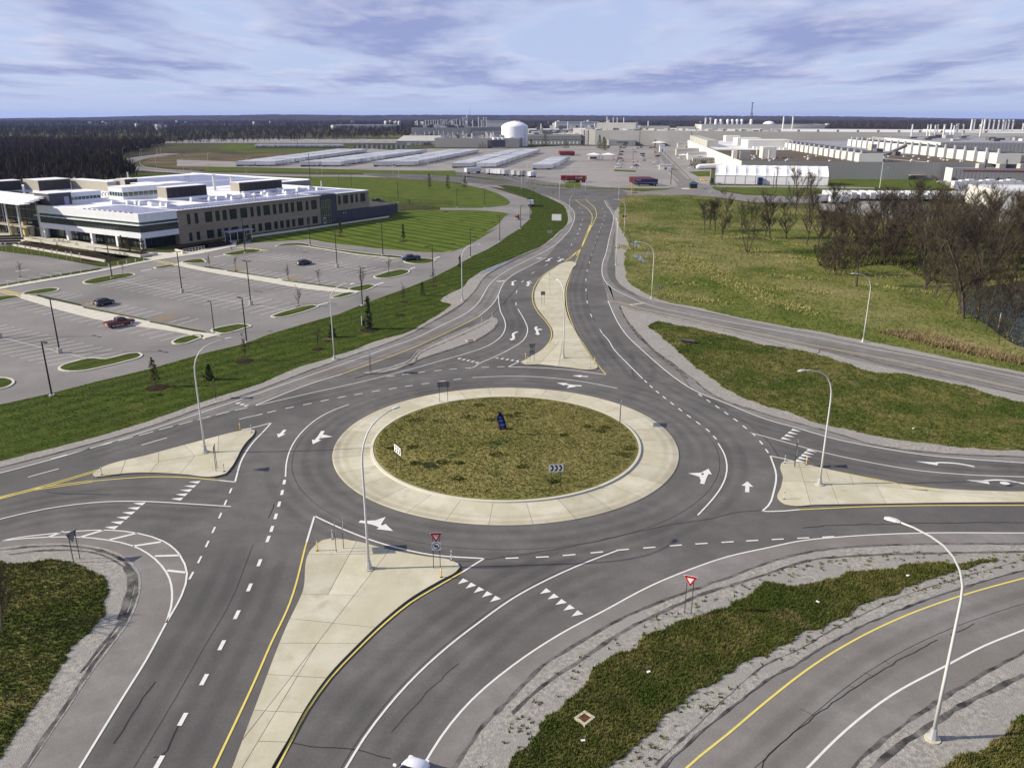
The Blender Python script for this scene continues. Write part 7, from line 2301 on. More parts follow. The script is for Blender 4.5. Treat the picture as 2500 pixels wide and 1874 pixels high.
for p in ((162.0, 1330.0, 30.8), (177.8, 1330.0, 30.8), (184.0, 1330.0, 30.8), (193.0, 1330.0, 28.7), (194.7, 1330.0, 30.1), (150.7, 1330.0, 40.0), (160.6, 1330.0, 38.6), (154.1, 1330.0, 35.1), (166.9, 1330.0, 38.6), (177.3, 1330.0, 38.6), (183.9, 1330.0, 30.2)):
    chimney('slim pale chimney on the roof of the long grey hall', p, p[2], .9, 20, group='slim pale chimneys on the grey hall')
for i in range(14):
    x = 300 + i * 23
    unit(F2, x, 1175 - (x - 300) * .42 + 6, 20.6, 3, 3, 2.6, 'steel_dark', 'roof_fan', -.4)
F4 = hall('factory_hall', 'pale plant hall with seven white silos on its roof, beyond the long grey wall', [(316, 1395), (520, 1390), (540, 1500), (330, 1510)], 27.5, 'metal_beige', 'steel_dark')
unit(F4, 322, 1392, 20, 16, 8, 7.4, 'metal_cream', 'end_block')
for p in ((342.9, 1400.0, 35.7), (351.1, 1400.0, 35.7), (362.7, 1400.0, 35.7), (370.5, 1400.0, 35.7), (378.5, 1400.0, 35.7), (386.3, 1400.0, 35.7), (402.1, 1400.0, 35.7)):
    t = thing('silo', 'white silo in the row on the roof beyond the grey wall', 'silo', p[0], p[1] + 10, 27, 0, 'white silos on the far hall')
    MB().cyl(0, 0, 0, 8.2, 2.3, 12).build('drum', 'tank_white', t)
    MB().cyl(0, 0, 8.21, 9.0, 1.9, 12, .8).build('cap', 'tank_white', t)
for p in ((323.3, 1400.0, 38.2), (331.2, 1400.0, 38.2)):
    chimney('white chimney at the left end of the silo row', p, p[2], 1.6, 24, group='white chimneys by the silo row')
for p in ((420.9, 1300.0, 40.3), (435.3, 1300.0, 40.3)):
    chimney('slim white chimney right of the white dome', p, p[2], 1.3, 20, group='slim chimneys by the dome')
t = thing('storage_dome', 'low white domed tank beyond the silo row', 'tank', (463.9, 1500.0, 25.0)[0], 1512, 0, 0)
prof = [(11.2, 0), (11.2, 25.5), (10.4, 28), (8.4, 30.2), (5.2, 31.6), (1.8, 32.2), (.01, 32.3)]
dv, df = [], []
for r, z in prof:
    for k_ in range(24):
        dv.append((r * cos(2 * pi * k_ / 24), r * sin(2 * pi * k_ / 24), z))
for i in range(len(prof) - 1):
    for k_ in range(24):
        df.append((i * 24 + k_, i * 24 + (k_ + 1) % 24, (i + 1) * 24 + (k_ + 1) % 24, (i + 1) * 24 + k_))
MB().add(dv, df).build('shell', 'tank_white', t, smooth=True)

# the big white water tank
t = thing('water_tank', 'huge white cylindrical water tank with a domed roof in the middle distance', 'tank', 3.8, 1190, 0, 0)
prof = [(18.9, 0), (18.9, 26.6), (18.5, 27.6), (17.0, 29.0), (13.5, 31.0), (9.0, 32.6), (4.5, 33.5), (.01, 33.8)]
for nm, pr in (('shell', prof[:2]), ('dome', prof[1:])):
    dv, df = [], []
    for r, z in pr:
        for k_ in range(48):
            dv.append((r * cos(2 * pi * k_ / 48), r * sin(2 * pi * k_ / 48), z))
    for i in range(len(pr) - 1):
        for k_ in range(48):
            df.append((i * 48 + k_, i * 48 + (k_ + 1) % 48, (i + 1) * 48 + (k_ + 1) % 48, (i + 1) * 48 + k_))
    MB().add(dv, df).build(nm, 'tank_white', t, smooth=True)
for z in (5.3, 10.6, 15.9, 21.2):
    MB().tube([(18.93 * cos(2 * pi * q / 48), 18.93 * sin(2 * pi * q / 48), z) for q in range(49)], .07, 4, False).build('weld_ring', 'white_panel', t)
MB().box(-1.5, 1.5, -1.5, 1.5, 33.5, 34.6).build('roof_vent', 'tank_white', t)
MB().tube([(14.6, -12.4, 0), (14.6, -12.4, 27)], .35, 6).build('ladder_pipe', 'galvanised', t)

# plant buildings left of the tank
F3 = hall('factory_hall', 'low grey hall with pipes on its roof, left of the water tank', [(-107, 1150), (-32, 1138), (10, 1134), (20, 1215), (-100, 1225)], 11.9, 'metal_grey', 'roof_grey')
F5 = hall('factory_hall', 'tall grey hall under a forest of chimneys, left of the water tank', [(-163, 1352), (-68, 1350), (-20, 1420), (-20, 1520), (-163, 1520)], 23.2, 'metal_grey', 'steel_dark')
F6 = hall('factory_hall', 'long beige hall with a white eaves line behind the trailer yard', [(-172, 1236), (-104, 1240), (-98, 1330), (-172, 1330)], 6.0, 'metal_beige', 'metal_beige')
MB().box(-.5, 68, -.6, -.05, 5.2, 6.1).build('eaves', 'white_metal', F6)
MB().add([(0, 1, 6.0), (68, 5, 6.0), (68, 85, 11.5), (0, 85, 11.5)], [(0, 1, 2, 3)]).build('pitched_roof', 'metal_beige', F6)
F7 = hall('factory_hall', 'grey blue block right of the chimney hall', [(-62, 1290), (-8, 1288), (-8, 1345), (-62, 1345)], 18.0, 'metal_grey', 'steel_dark')
for i in range(46):
    x, y = rnd.uniform(-100, 0), rnd.uniform(1155, 1205)
    unit(F3, x, y, 11.5, rnd.uniform(2, 7), rnd.uniform(2, 5), rnd.uniform(1.2, 5), rnd.choice(('metal_beige', 'steel_dark', 'galvanised', 'white_metal', 'metal_grey')), 'roof_unit', rnd.uniform(-.1, .1))
for i in range(16):
    x, y = rnd.uniform(-70, -15), rnd.uniform(1150, 1180)
    pipe(F3, x, y, 11.5, rnd.uniform(14, 21), rnd.uniform(.4, .9), 'white_metal', 'vent_pipe')
for i in range(40):
    x, y = rnd.uniform(-158, -75), rnd.uniform(1358, 1420)
    unit(F5, x, y, 22.8, rnd.uniform(3, 9), rnd.uniform(3, 6), rnd.uniform(1.5, 5), rnd.choice(('steel_dark', 'steel_dark', 'galvanised', 'white_metal', 'metal_beige')), 'roof_unit')
for i in range(30):
    x = rnd.uniform(-168, -100)
    unit(F6, x, rnd.uniform(1228, 1233), 0, rnd.uniform(2, 5), 3, rnd.uniform(2, 5), rnd.choice(('steel_dark', 'galvanised', 'white_metal', 'metal_beige')), 'tank_skid')
for i in range(14):
    x = -162 + i * 7.5
    pipe(F6, x, 1334, 6, rnd.uniform(13, 19), .7, 'metal_beige', 'vent_pipe')
    unit(F6, x + 2, 1338, 8, 4, 4, rnd.uniform(3, 7), rnd.choice(('steel_dark', 'metal_beige', 'galvanised')), 'plant_unit')
for i, p in enumerate(((-158.2, 1400.0, 34.0), (-144.3, 1400.0, 34.3), (-139.4, 1400.0, 34.3), (-135.4, 1400.0, 34.0), (-131.1, 1400.0, 34.5), (-127.7, 1400.0, 34.5), (-124.4, 1400.0, 34.7), (-122.6, 1400.0, 34.3), (-118.4, 1400.0, 35.1), (-115.3, 1400.0, 34.9), (-112.0, 1400.0, 34.7), (-108.7, 1400.0, 34.9), (-100.0, 1400.0, 34.9), (-96.5, 1400.0, 35.2), (-92.5, 1400.0, 36.0), (-86.7, 1400.0, 34.9), (-81.4, 1400.0, 38.7), (-78.1, 1400.0, 38.9), (-75.0, 1400.0, 43.1), (-65.7, 1400.0, 34.7), (-55.7, 1400.0, 38.9), (-51.2, 1400.0, 34.7), (-48.5, 1400.0, 34.0), (-47.1, 1400.0, 38.7), (-43.0, 1400.0, 38.7))):
    chimney('steel chimney in the forest of stacks left of the water tank', p, p[2], .95, 23, 'galvanised' if i % 3 else 'white_metal', 'chimneys left of the water tank')
t = thing('cooling_tower', 'blue grey cooling tower block with white fan rims left of the water tank', 'cooling tower', -26.5, 1100, 0, 0)
MB().box(0, 17.5, 0, 14, 2, 11).build('casing', 'slate_wall', t)
MB().box(-6, 0, 1, 13, 0, 10.5).build('pipe_rack', 'steel_dark', t)
for i in range(3):
    MB().cyl(3 + i * 5.6, 6, 11.01, 14, 2.7, 14).build('fan_ring', 'tank_white', t)
MB().box(0, 17.5, .5, 13.5, 0, 2).build('basin', 'concrete_grey', t)
for i in range(5):
    MB().box(-9 - i * 2.2, -8.2 - i * 2.2, 0, 4, 0, 5 + (i % 3) * 2).build('pump', 'steel_dark', t)

# central group right of the tank: pipe bridge, stair tower, halls
t = thing('pipe_bridge', 'dark steel lattice pipe bridge running right from the water tank', 'pipe bridge', 24, 1228, 0, 0)
m = MB()
for z in (7.0, 11.2):
    for y in (0, 3):
        m.box(0, 80, y, y + .5, z, z + .5)
for i in range(17):
    x = i * 5
    m.box(x, x + .35, 0, .35, 7, 11.5)
    m.tube([(x, .2, 7.2), (x + 5, .2, 11.3)] if i < 16 else [(x, .2, 7.2), (x, .2, 11.3)], .18, 4)
m.build('truss', 'steel_dark', t)
for x in (2, 28, 54, 79):
    MB().box(x, x + .8, .5, 1.3, 0, 7).build('leg', 'steel_dark', t)
MB().box(0, 80, 1, 2.4, 7.6, 9).build('pipes', 'galvanised', t)
t = thing('stair_tower', 'dark open steel tower at the right end of the pipe bridge', 'tower', 103, 1190, 0, 0)
for x in (0, 6):
    for y in (0, 6):
        MB().box(x, x + .6, y, y + .6, 0, 22).build('leg', 'steel_dark', t)
for z in range(4, 24, 4):
    MB().box(0, 6.6, 0, 6.6, z - .3, z).build('platform', 'steel_dark', t)
for i in range(5):
    MB().tube([(.3, .3, i * 4), (6.3, .3, i * 4 + 4)], .22, 4).build('brace', 'steel_dark', t)
G1 = hall('factory_hall', 'flat white roofed hall behind the pipe bridge', [(24, 1258), (104, 1255), (104, 1420), (24, 1420)], 14.8, 'metal_beige', 'metal_beige')
G2 = hall('factory_hall', 'pale hall stepping up behind the pipe bridge beside the grey wall', [(104, 1262), (124, 1240), (170, 1421), (104, 1421)], 22.0, 'metal_grey', 'roof_white')
G3 = hall('factory_hall', 'far grey hall between the tank and the stacks of the grey hall', [(30, 1425), (260, 1425), (260, 1560), (30, 1560)], 19.0, 'metal_grey', 'roof_white')
for i in range(30):
    unit(G1, rnd.uniform(28, 100), rnd.uniform(1270, 1400), 14.4, rnd.uniform(3, 9), 4, rnd.uniform(1.5, 4), rnd.choice(('metal_beige', 'steel_dark', 'white_metal')), 'roof_unit')
    unit(G3, rnd.uniform(34, 250), rnd.uniform(1430, 1540), 18.6, rnd.uniform(4, 14), 5, rnd.uniform(2, 7), rnd.choice(('metal_beige', 'steel_dark', 'white_metal', 'metal_grey')), 'roof_unit')
for i in range(9):
    pipe(G3, 50 + i * 23, 1440, 18.6, 29 + rnd.uniform(-3, 5), .8, 'white_metal', 'vent_pipe')
for i in range(14):
    tag(MB().cyl(26 + i * 5.4, 1222, 2.0, 5.0, 1.0, 10).build('drum_tank', 'white_metal'), 'small white drum under the pipe bridge', 'tank', 'white drums under the pipe bridge')

# low annex, canopies and guard huts in front of the grey wall
t = hall('gate_lodge', 'low grey office annex with dark windows at the foot of the long grey wall', [(140, 1204), (178, 1198), (178, 1222), (140, 1226)], 8.0, 'metal_grey', 'roof_grey', 'annex')
MB().box(11, 38, -.4 - 4, -3.6, 4.4, 5.6).build('window_band', 'window_glass', t)


def canopy(label, x, y, w, d, h, n=1):
    t = thing('white_canopy', label, 'canopy', x, y, .05, 0)
    for sx in (-1, 1):
        for sy in (-1, 1):
            MB().box(sx * w * .42 - .2, sx * w * .42 + .2, sy * d * .4 - .2, sy * d * .4 + .2, 0, h).build('post', 'white_metal', t)
    MB().add([(-w / 2, -d / 2, h), (w / 2, -d / 2, h), (w / 2, d / 2, h), (-w / 2, d / 2, h), (0, 0, h + w * .13)], [(3, 2, 1, 0), (0, 1, 4), (1, 2, 4), (2, 3, 4), (3, 0, 4)]).build('roof', 'tent_fabric', t)


canopy('white peaked canopy against the long grey wall', 210, 1190, 19, 12, 4.5)
canopy('white peaked canopy at the yard gate, left of two', 79, 800, 13, 9, 5.2)
canopy('white peaked canopy at the yard gate, right of two', 93, 800, 13, 9, 5.2)
canopy('small white canopy over the yellow barrels left of the factory', *(171.2,827.3), 9, 7, 3.6)
x, y = (79.3,808.8)
t = thing('gate_hut', 'small white hut with dark window at the yard gate', 'hut', x, y, .05, 0)
MB().box(-4, 4, -2, 2, 0, 3).build('wall', 'metal_cream', t)
MB().box(-4.4, 4.4, -2.4, 2.4, 3, 3.4).build('roof', 'roof_white', t)
MB().box(-3.2, 3.2, -2.06, -2.01, 1.1, 2.5).build('window', 'window_glass', t)

x, y = (105.7,476.9)
t = thing('guard_booth', 'guard booth with a teal hipped roof on a concrete island at the gate', 'booth', x, y, .05, 0)
MB().prism([(4 * cos(q * pi / 8) * 1.7 - 0, 4 * sin(q * pi / 8) * .9) for q in range(16)], 0, .2).build('kerb_island', 'concrete_walk', t)
MB().box(-1.9, 1.9, -1.5, 1.5, .2, 1.3).build('wall', 'rust', t)
MB().box(-1.8, 1.8, -1.4, 1.4, 1.3, 2.9).build('window', 'window_glass', t)
for sx in (-1, 1):
    for sy in (-1, 1):
        MB().box(sx * 1.9 - .12, sx * 1.9 + .12, sy * 1.5 - .12, sy * 1.5 + .12, .2, 2.9).build('post', 'teal_roof', t)
MB().add([(-3, -2.4, 2.9), (3, -2.4, 2.9), (3, 2.4, 2.9), (-3, 2.4, 2.9), (-1, 0, 4.2), (1, 0, 4.2)], [(3, 2, 1, 0), (0, 1, 5, 4), (1, 2, 5), (2, 3, 4, 5), (3, 0, 4)]).build('roof', 'teal_roof', t)
MB().cyl(0, 0, 4.15, 5.4, .12, 6).build('finial', 'dark_metal', t)
x, y = (153.7,508.3)
t = thing('storage_container', 'dark blue upright cabin standing in front of the white tent', 'cabin', x, y, .05, 0)
MB().box(-1.3, 1.3, -1.2, 1.2, 0, 4.3).build('shell', 'blue_plastic', t)
MB().box(-.8, .8, -1.26, -1.21, .2, 3.6).build('door', 'container_blue', t)

# the long white clear-span tent
p0, p1 = (127.5,515.5), (192.6,499.2)
L, rz = math.dist(p0, p1), heading(p0, p1)
t = thing('marquee_tent', 'long white marquee tent of eleven bays in front of the brown roofed factory', 'tent', p0[0], p0[1], .05, rz)
NB = 11
bw, D, EH, RH = L / NB, 20.0, 5.1, 10.9
for i in range(NB):
    x0, x1 = i * bw, (i + 1) * bw
    MB().box(x0 + .06, x1 - .06, 0, .12, 0, EH).build('side_wall', 'tent_fabric', t)
    MB().box(x0 + .06, x1 - .06, D - .12, D, 0, EH).build('side_wall', 'tent_fabric', t)
    NQ = 6
    v, f = [], []
    for a in range(NQ + 1):
        for b in range(7):
            u, w = a / NQ, b / 6
            y = D / 2 * w
            z = EH + (RH - EH) * (w ** .82) - 1.15 * sin(pi * u) ** .8 * sin(pi * w) ** .7 - .1 * sin(pi * u)
            v.append((x0 + bw * u, y, z))
    for a in range(NQ):
        for b in range(6):
            q = a * 7 + b
            f.append((q, q + 7, q + 8, q + 1))
    n0 = len(v)
    v += [(x, D - y, z) for x, y, z in v]
    f += [tuple(n0 + k_ for k_ in reversed(fc)) for fc in list(f)]
    MB().add(v, f).build('roof_panel', 'tent_fabric', t, smooth=True)
for i in range(NB + 1):
    MB().box(i * bw - .12, i * bw + .12, -.1, -.005, 0, EH + .1).build('frame_post', 'galvanised', t)
MB().box(-.1, L + .1, -.16, -.11, EH - .1, EH + .1).build('eaves_rail', 'galvanised', t)
for x in (-.12, L):
    MB().add([(x, 0, 0), (x, D, 0), (x, D, EH), (x, D * .75, EH + (RH - EH) * .57), (x, D / 2, RH), (x, D * .25, EH + (RH - EH) * .57), (x, 0, EH)], [(0, 1, 2, 3, 4, 5, 6)]).build('gable', 'tent_fabric', t)

# sheds and vehicles left of the factory hall
for lab, x, y, sx, sy, h, mt in (('cream shed with a grey roof left of the factory wall', 184, 812, 24, 14, 7.2, 'metal_cream'), ('grey shed behind the cream shed', 192, 905, 26, 14, 7.5, 'metal_beige'), ('farthest grey shed beside the factory wall', 228, 1080, 26, 14, 8.5, 'metal_beige'),
                                 ('white flat topped box in front of the cream shed', 172, 742, 20, 5, 5.5, 'roof_white'), ('white gate cabin at the corner of the lot', 122, 655, 10, 5, 4.2, 'metal_cream'), ('white lorry body parked beside the far sheds', 178, 985, 6, 12, 9, 'roof_white')):
    t = thing('shed', lab, 'shed', x, y, .05, -.1)
    MB().box(-sx / 2, sx / 2, -sy / 2, sy / 2, 0, h * .8).build('wall', mt, t)
    MB().add([(-sx / 2, -sy / 2 - .3, h * .8 + .01), (sx / 2, -sy / 2 - .3, h * .8 + .01), (sx / 2, sy / 2, h), (-sx / 2, sy / 2, h), (-sx / 2, sy / 2, h * .8 + .01), (sx / 2, sy / 2, h * .8 + .01)], [(0, 1, 2, 3), (0, 3, 4), (1, 5, 2), (3, 2, 5, 4)]).build('roof', 'roof_grey', t)
    MB().box(-sx * .1, sx * .1, -sy / 2 - .05, -sy / 2 - .01, .1, h * .45).build('door', 'steel_dark', t)
# long white tarpaulined load beside the hedge
x, y = (160.5,662.4)
t = thing('wrapped_stack', 'long stack wrapped in white sheeting beside the hedge left of the tent', 'stack', x, y, .05, .35)
MB().tube([(-14, 0, 1.6), (-12, 0, 2.0), (12, 0, 2.2), (14, 0, 1.8)], [1.2, 2.0, 2.2, 1.5], 8).build('sheeting', 'tent_fabric', t, smooth=True)
# white building at the right edge
t = hall('warehouse', 'white box building at the right edge behind the bare wood', [(218, 363.4), (285, 352), (292, 392), (224, 402)], 8.6, 'metal_cream', 'roof_white', 'warehouse')
x, y = (269.7,496.5)
t = thing('skip', 'dark green skip by the factory annex', 'skip', x, y, .05, 0)
MB().box(-3, 3, -1.2, 1.2, .2, 2.6).build('bin', 'needles', t)
MB().box(-3.1, 3.1, -1.3, 1.3, 2.6, 2.8).build('lid', 'needles', t)
for i in range(5):
    p = (257.5,480)
    t = thing('bollard', 'yellow bollard in the cluster by the green skip', 'bollard', p[0] + i * 2.2, p[1], .05, 0, 'yellow bollards by the green skip')
    MB().cyl(0, 0, 0, 2.4, .3, 8).build('post', 'yellow_plastic', t)
x, y = (269.2,464.6)
t = thing('stack_of_racks', 'orange yellow rack stack behind the bare wood', 'rack', x, y, .05, 0)
for i in range(9):
    MB().box(-9 + i * 2, -7.3 + i * 2, -1, 1, 0, 2.6).build('rack', 'tan_stone', t)
x, y = (278.5,480)
t = thing('wrapped_stack', 'row of white wrapped stillages behind the bare wood', 'stack', x, y, .05, 0)
for i in range(10):
    MB().box(-20 + i * 4, -16.3 + i * 4, -1.5, 2, 0, 4.2 + (i % 3) * .5).build('stillage', 'tent_fabric', t)
x, y = (269.6,546.5)
t = thing('bus_shelter', 'small dark glazed shelter on the lawn before the factory wall', 'shelter', x, y, .05, 0)
MB().box(-5, 5, -1.5, 1.5, 2.8, 3.2).build('roof', 'taupe', t)
MB().box(-4.8, 4.8, 1.2, 1.4, .1, 2.8).build('glass', 'green_glass', t)
for sx in (-1, 0, 1):
    MB().box(sx * 4.8 - .1, sx * 4.8 + .1, -1.4, -1.2, 0, 2.8).build('post', 'dark_metal', t)

# lattice mast and thin mast on the horizon
p = (569.9, 2000.0, 32.6)
t = thing('lattice_mast', 'dark lattice radio mast rising above the horizon right of centre', 'mast', p[0], 2000, 0, 0)
m = MB()
for a in range(3):
    ca, sa = cos(a * 2.094), sin(a * 2.094)
    m.tube([(3.6 * ca, 3.6 * sa, 0), (1.0 * ca, 1.0 * sa, 72)], .35, 4)
for i in range(18):
    z0, z1 = i * 4, i * 4 + 4
    r0, r1 = 3.6 - 2.6 * z0 / 72, 3.6 - 2.6 * z1 / 72
    for a in range(3):
        m.tube([(r0 * cos(a * 2.094), r0 * sin(a * 2.094), z0), (r1 * cos((a + 1) * 2.094), r1 * sin((a + 1) * 2.094), z1)], .2, 3)
m.build('lattice', 'steel_dark', t)
for z in (46, 41, 70.5):
    MB().cyl(0, 0, z, z + 1.2, 4.2 if z < 60 else 3.0, 10).build('antenna_ring', 'steel_dark', t)
p = (-130.2, 2600.0, 67.0)
t = thing('thin_mast', 'thin grey mast on the horizon above the chimney forest', 'mast', p[0], 2600, 0, 0)
MB().cyl(0, 0, 0, p[2], .8, 5, .3).build('pole', 'steel_dark', t)

# far white warehouses and houses on the plain
for lab, a, b, Y, d in (('far white warehouse strip left of the water tank top', (-76.1, 2500.0, 26.8), (23.4, 2500.0, 21.3), 2500, 60), ('far white warehouse strip right of the water tank', (131.1, 2500.0, 25.0), (261.2, 2500.0, 18.7), 2500, 60), ('far white warehouse row on the plain at the left', (-636.2, 3000.0, 11.0), (-407.3, 3000.0, 6.2), 3000, 60)):
    t = thing('warehouse', lab, 'warehouse', a[0], Y, 0, 0)
    h = max(a[2], 6)
    MB().box(0, b[0] - a[0], 0, d, 0, h).build('wall', 'metal_cream', t)
    MB().box(-.5, b[0] - a[0] + .5, -.5, d + .5, h, h + .8).build('roof', 'roof_white', t)
rnd = random.Random(11)
for i in range(45):
    x, y = rnd.uniform(-2300, 1500), rnd.uniform(2600, 5400)
    t = thing('farm_house', 'tiny pale house scattered on the wooded plain near the horizon', 'house', x, y, 0, rnd.uniform(0, 3), 'far houses on the plain')
    w, d, h = rnd.uniform(9, 20), rnd.uniform(8, 12), rnd.uniform(12, 18)
    MB().box(-w / 2, w / 2, -d / 2, d / 2, 0, h).build('wall', rnd.choice(('metal_cream', 'metal_beige', 'metal_cream')), t)
    MB().add([(-w / 2, -d / 2, h), (w / 2, -d / 2, h), (w / 2, d / 2, h), (-w / 2, d / 2, h), (-w / 2, 0, h + 3), (w / 2, 0, h + 3)], [(0, 1, 5, 4), (2, 3, 4, 5), (0, 4, 3), (1, 2, 5)]).build('roof', rnd.choice(('roof_grey', 'roof_white', 'metal_grey')), t)

# substation, utility poles, fences, guard rail
x, y = -207, 1095
t = thing('substation', 'grey electrical substation of small frames at the far end of the trailer yard', 'substation', x, y, 0, 0)
for i in range(22):
    m = MB()
    xx = i * 3.2
    m.box(xx, xx + .25, 0, .25, 0, 4 + (i % 4) * 1.7)
    m.box(xx - 1.5, xx + 1.9, 0, .25, 3.6, 3.9)
    m.box(xx - .8, xx + 1.2, -3, -1, 0, 3 + (i % 3))
    m.build('gantry', 'galvanised' if i % 2 else 'steel_dark', t)


def utility_pole(label, p, h, material='bark', arms=1):
    t = thing('utility_pole', label, 'utility pole', p[0], p[1], 0, 0, None)
    MB().cyl(0, 0, 0, h, .22, 7, .14).build('pole', material, t)
    for i in range(arms):
        MB().box(-1.9, 1.9, -.1, .1, h - .9 - i * 1.6, h - .7 - i * 1.6).build('crossarm', material, t)
        for sx in (-1.6, -.6, .6, 1.6):
            MB().cyl(sx, 0, h - .69 - i * 1.6, h - .4 - i * 1.6, .08, 6).build('insulator', 'galvanised', t)


utility_pole('wooden utility pole before the tent, left of the pair', (154.3,483.2), 12.5)
utility_pole('wooden utility pole before the tent, right of the pair', (145.4,450.1), 14)
utility_pole('wooden utility pole in the grass right of the pair, before the tent', (147.8,428.7), 11)
utility_pole('three headed pole before the right half of the tent', (161.8,447.3), 11.5)
utility_pole('dark pole beside the gate road by the containers', (98.3,506.9), 10.5, 'black_metal')
utility_pole('white pole on the lawn right of the tent', (217.3,483.2), 15, 'white_metal', 0)
utility_pole('very tall dark pole at the far end of the trailer yard', (-284.1,1101.1), 42, 'black_metal', 0)
utility_pole('dark pole on the grass inside the far road bend', (-275.2,579.4), 17, 'black_metal', 0)
utility_pole('dark pole behind the office roof, left of the green mound', (-135,548.9), 17, 'black_metal', 0)


def fence(name, label, pts, h, pitch, material, rails=(1.0,), pickets=0):
    s = spline(pts, step=pitch)
    t = thing(name, label, 'fence', s[0][0], s[0][1], .03, 0)
    ox, oy = s[0]
    for x, y in s[::1]:
        MB().cyl(x - ox, y - oy, 0, h, .05, 5).build('post', material, t)
    for r in rails:
        MB().tube([(x - ox, y - oy, h * r - .04) for x, y in s], .035, 4).build('rail', material, t)
    if pickets:
        m = MB()
        for x, y in spline(pts, step=pickets):
            m.cbox((x - ox, y - oy, h * .5), (.05, .05, h * .95))
        m.build('pickets', material, t)
    return t


fence('wire_fence', 'wire fence along the front edge of the trailer yard', [(-79,634.7),(-44,634.7)] + [(43.1,478.8),(60.2,480)] + [(61.4,489.8),(94,486.5)], 2.6, 7.0, 'galvanised', (1.0, .1))
fence('wire_fence', 'wire fence before the white tent', [(123,489.8),(146.5,496.5),(183.3,487.8)], 2.4, 6.0, 'galvanised', (1.0, .1))
fence('metal_fence', 'dark picket fence on the far side of the service drive behind the office', [(-72.5,409.2),(-49.6,393.4)] + [(-49.4,392.1),(-40.4,391.3),(-28.5,387)], 2.2, 3.0, 'black_metal', (1.0, .12), .35)
fence('metal_fence', 'dark picket fence on the near side of the service drive', [(-53,363.4),(-46.2,365.2)] + [(-42.2,367.1),(-32.9,371)], 2.2, 3.0, 'black_metal', (1.0, .12), .35)
fence('wire_fence', 'thin wire fence along the upper road beside the green mound', [(-64.5,525.2),(-47.6,522.9),(-32.3,514.1),(-20,496.5)], 2.4, 7.0, 'dark_metal', (1.0,))
fence('guard_rail', 'white guard rail on the inside of the far road bend', [(-342.3,759),(-315.1,701.3),(-295.8,669.4),(-279.3,651.6),(-262.9,634.7),(-250,629.3),(-238.6,627.1)], 1.2, 4.0, 'white_metal', (1.0, .7))
fence('guard_rail', 'pale guard rail on the outside of the far road bend', [(-358.9,743.7),(-330.2,688.2),(-300.1,645.9),(-276.1,623.9),(-248.8,608.4)], 1.2, 4.0, 'galvanised', (1.0, .7))
# open field gate arm and yellow flags at the gate
t = thing('barrier', 'yellow and dark swing gate standing open at the field corner', 'barrier', *(65.2,444.6), .05, 0)
MB().box(-.2, .2, -.2, .2, 0, 5.5).build('post', 'yellow_plastic', t)
MB().box(.2, 3.2, -.1, .1, .6, .9).build('arm', 'black_metal', t)
MB().tube([(.2, 0, 2.2), (3.2, 0, .8)], .1, 5).build('brace', 'black_metal', t)
MB().add([(-.1, 0, 3.2), (1.5, 0, 2.2), (-.1, 0, 1.6), (-.1, .1, 3.2), (1.5, .1, 2.2), (-.1, .1, 1.6)], [(0, 1, 2), (5, 4, 3), (0, 3, 4, 1), (1, 4, 5, 2)]).build('flag', 'yellow_plastic', t)


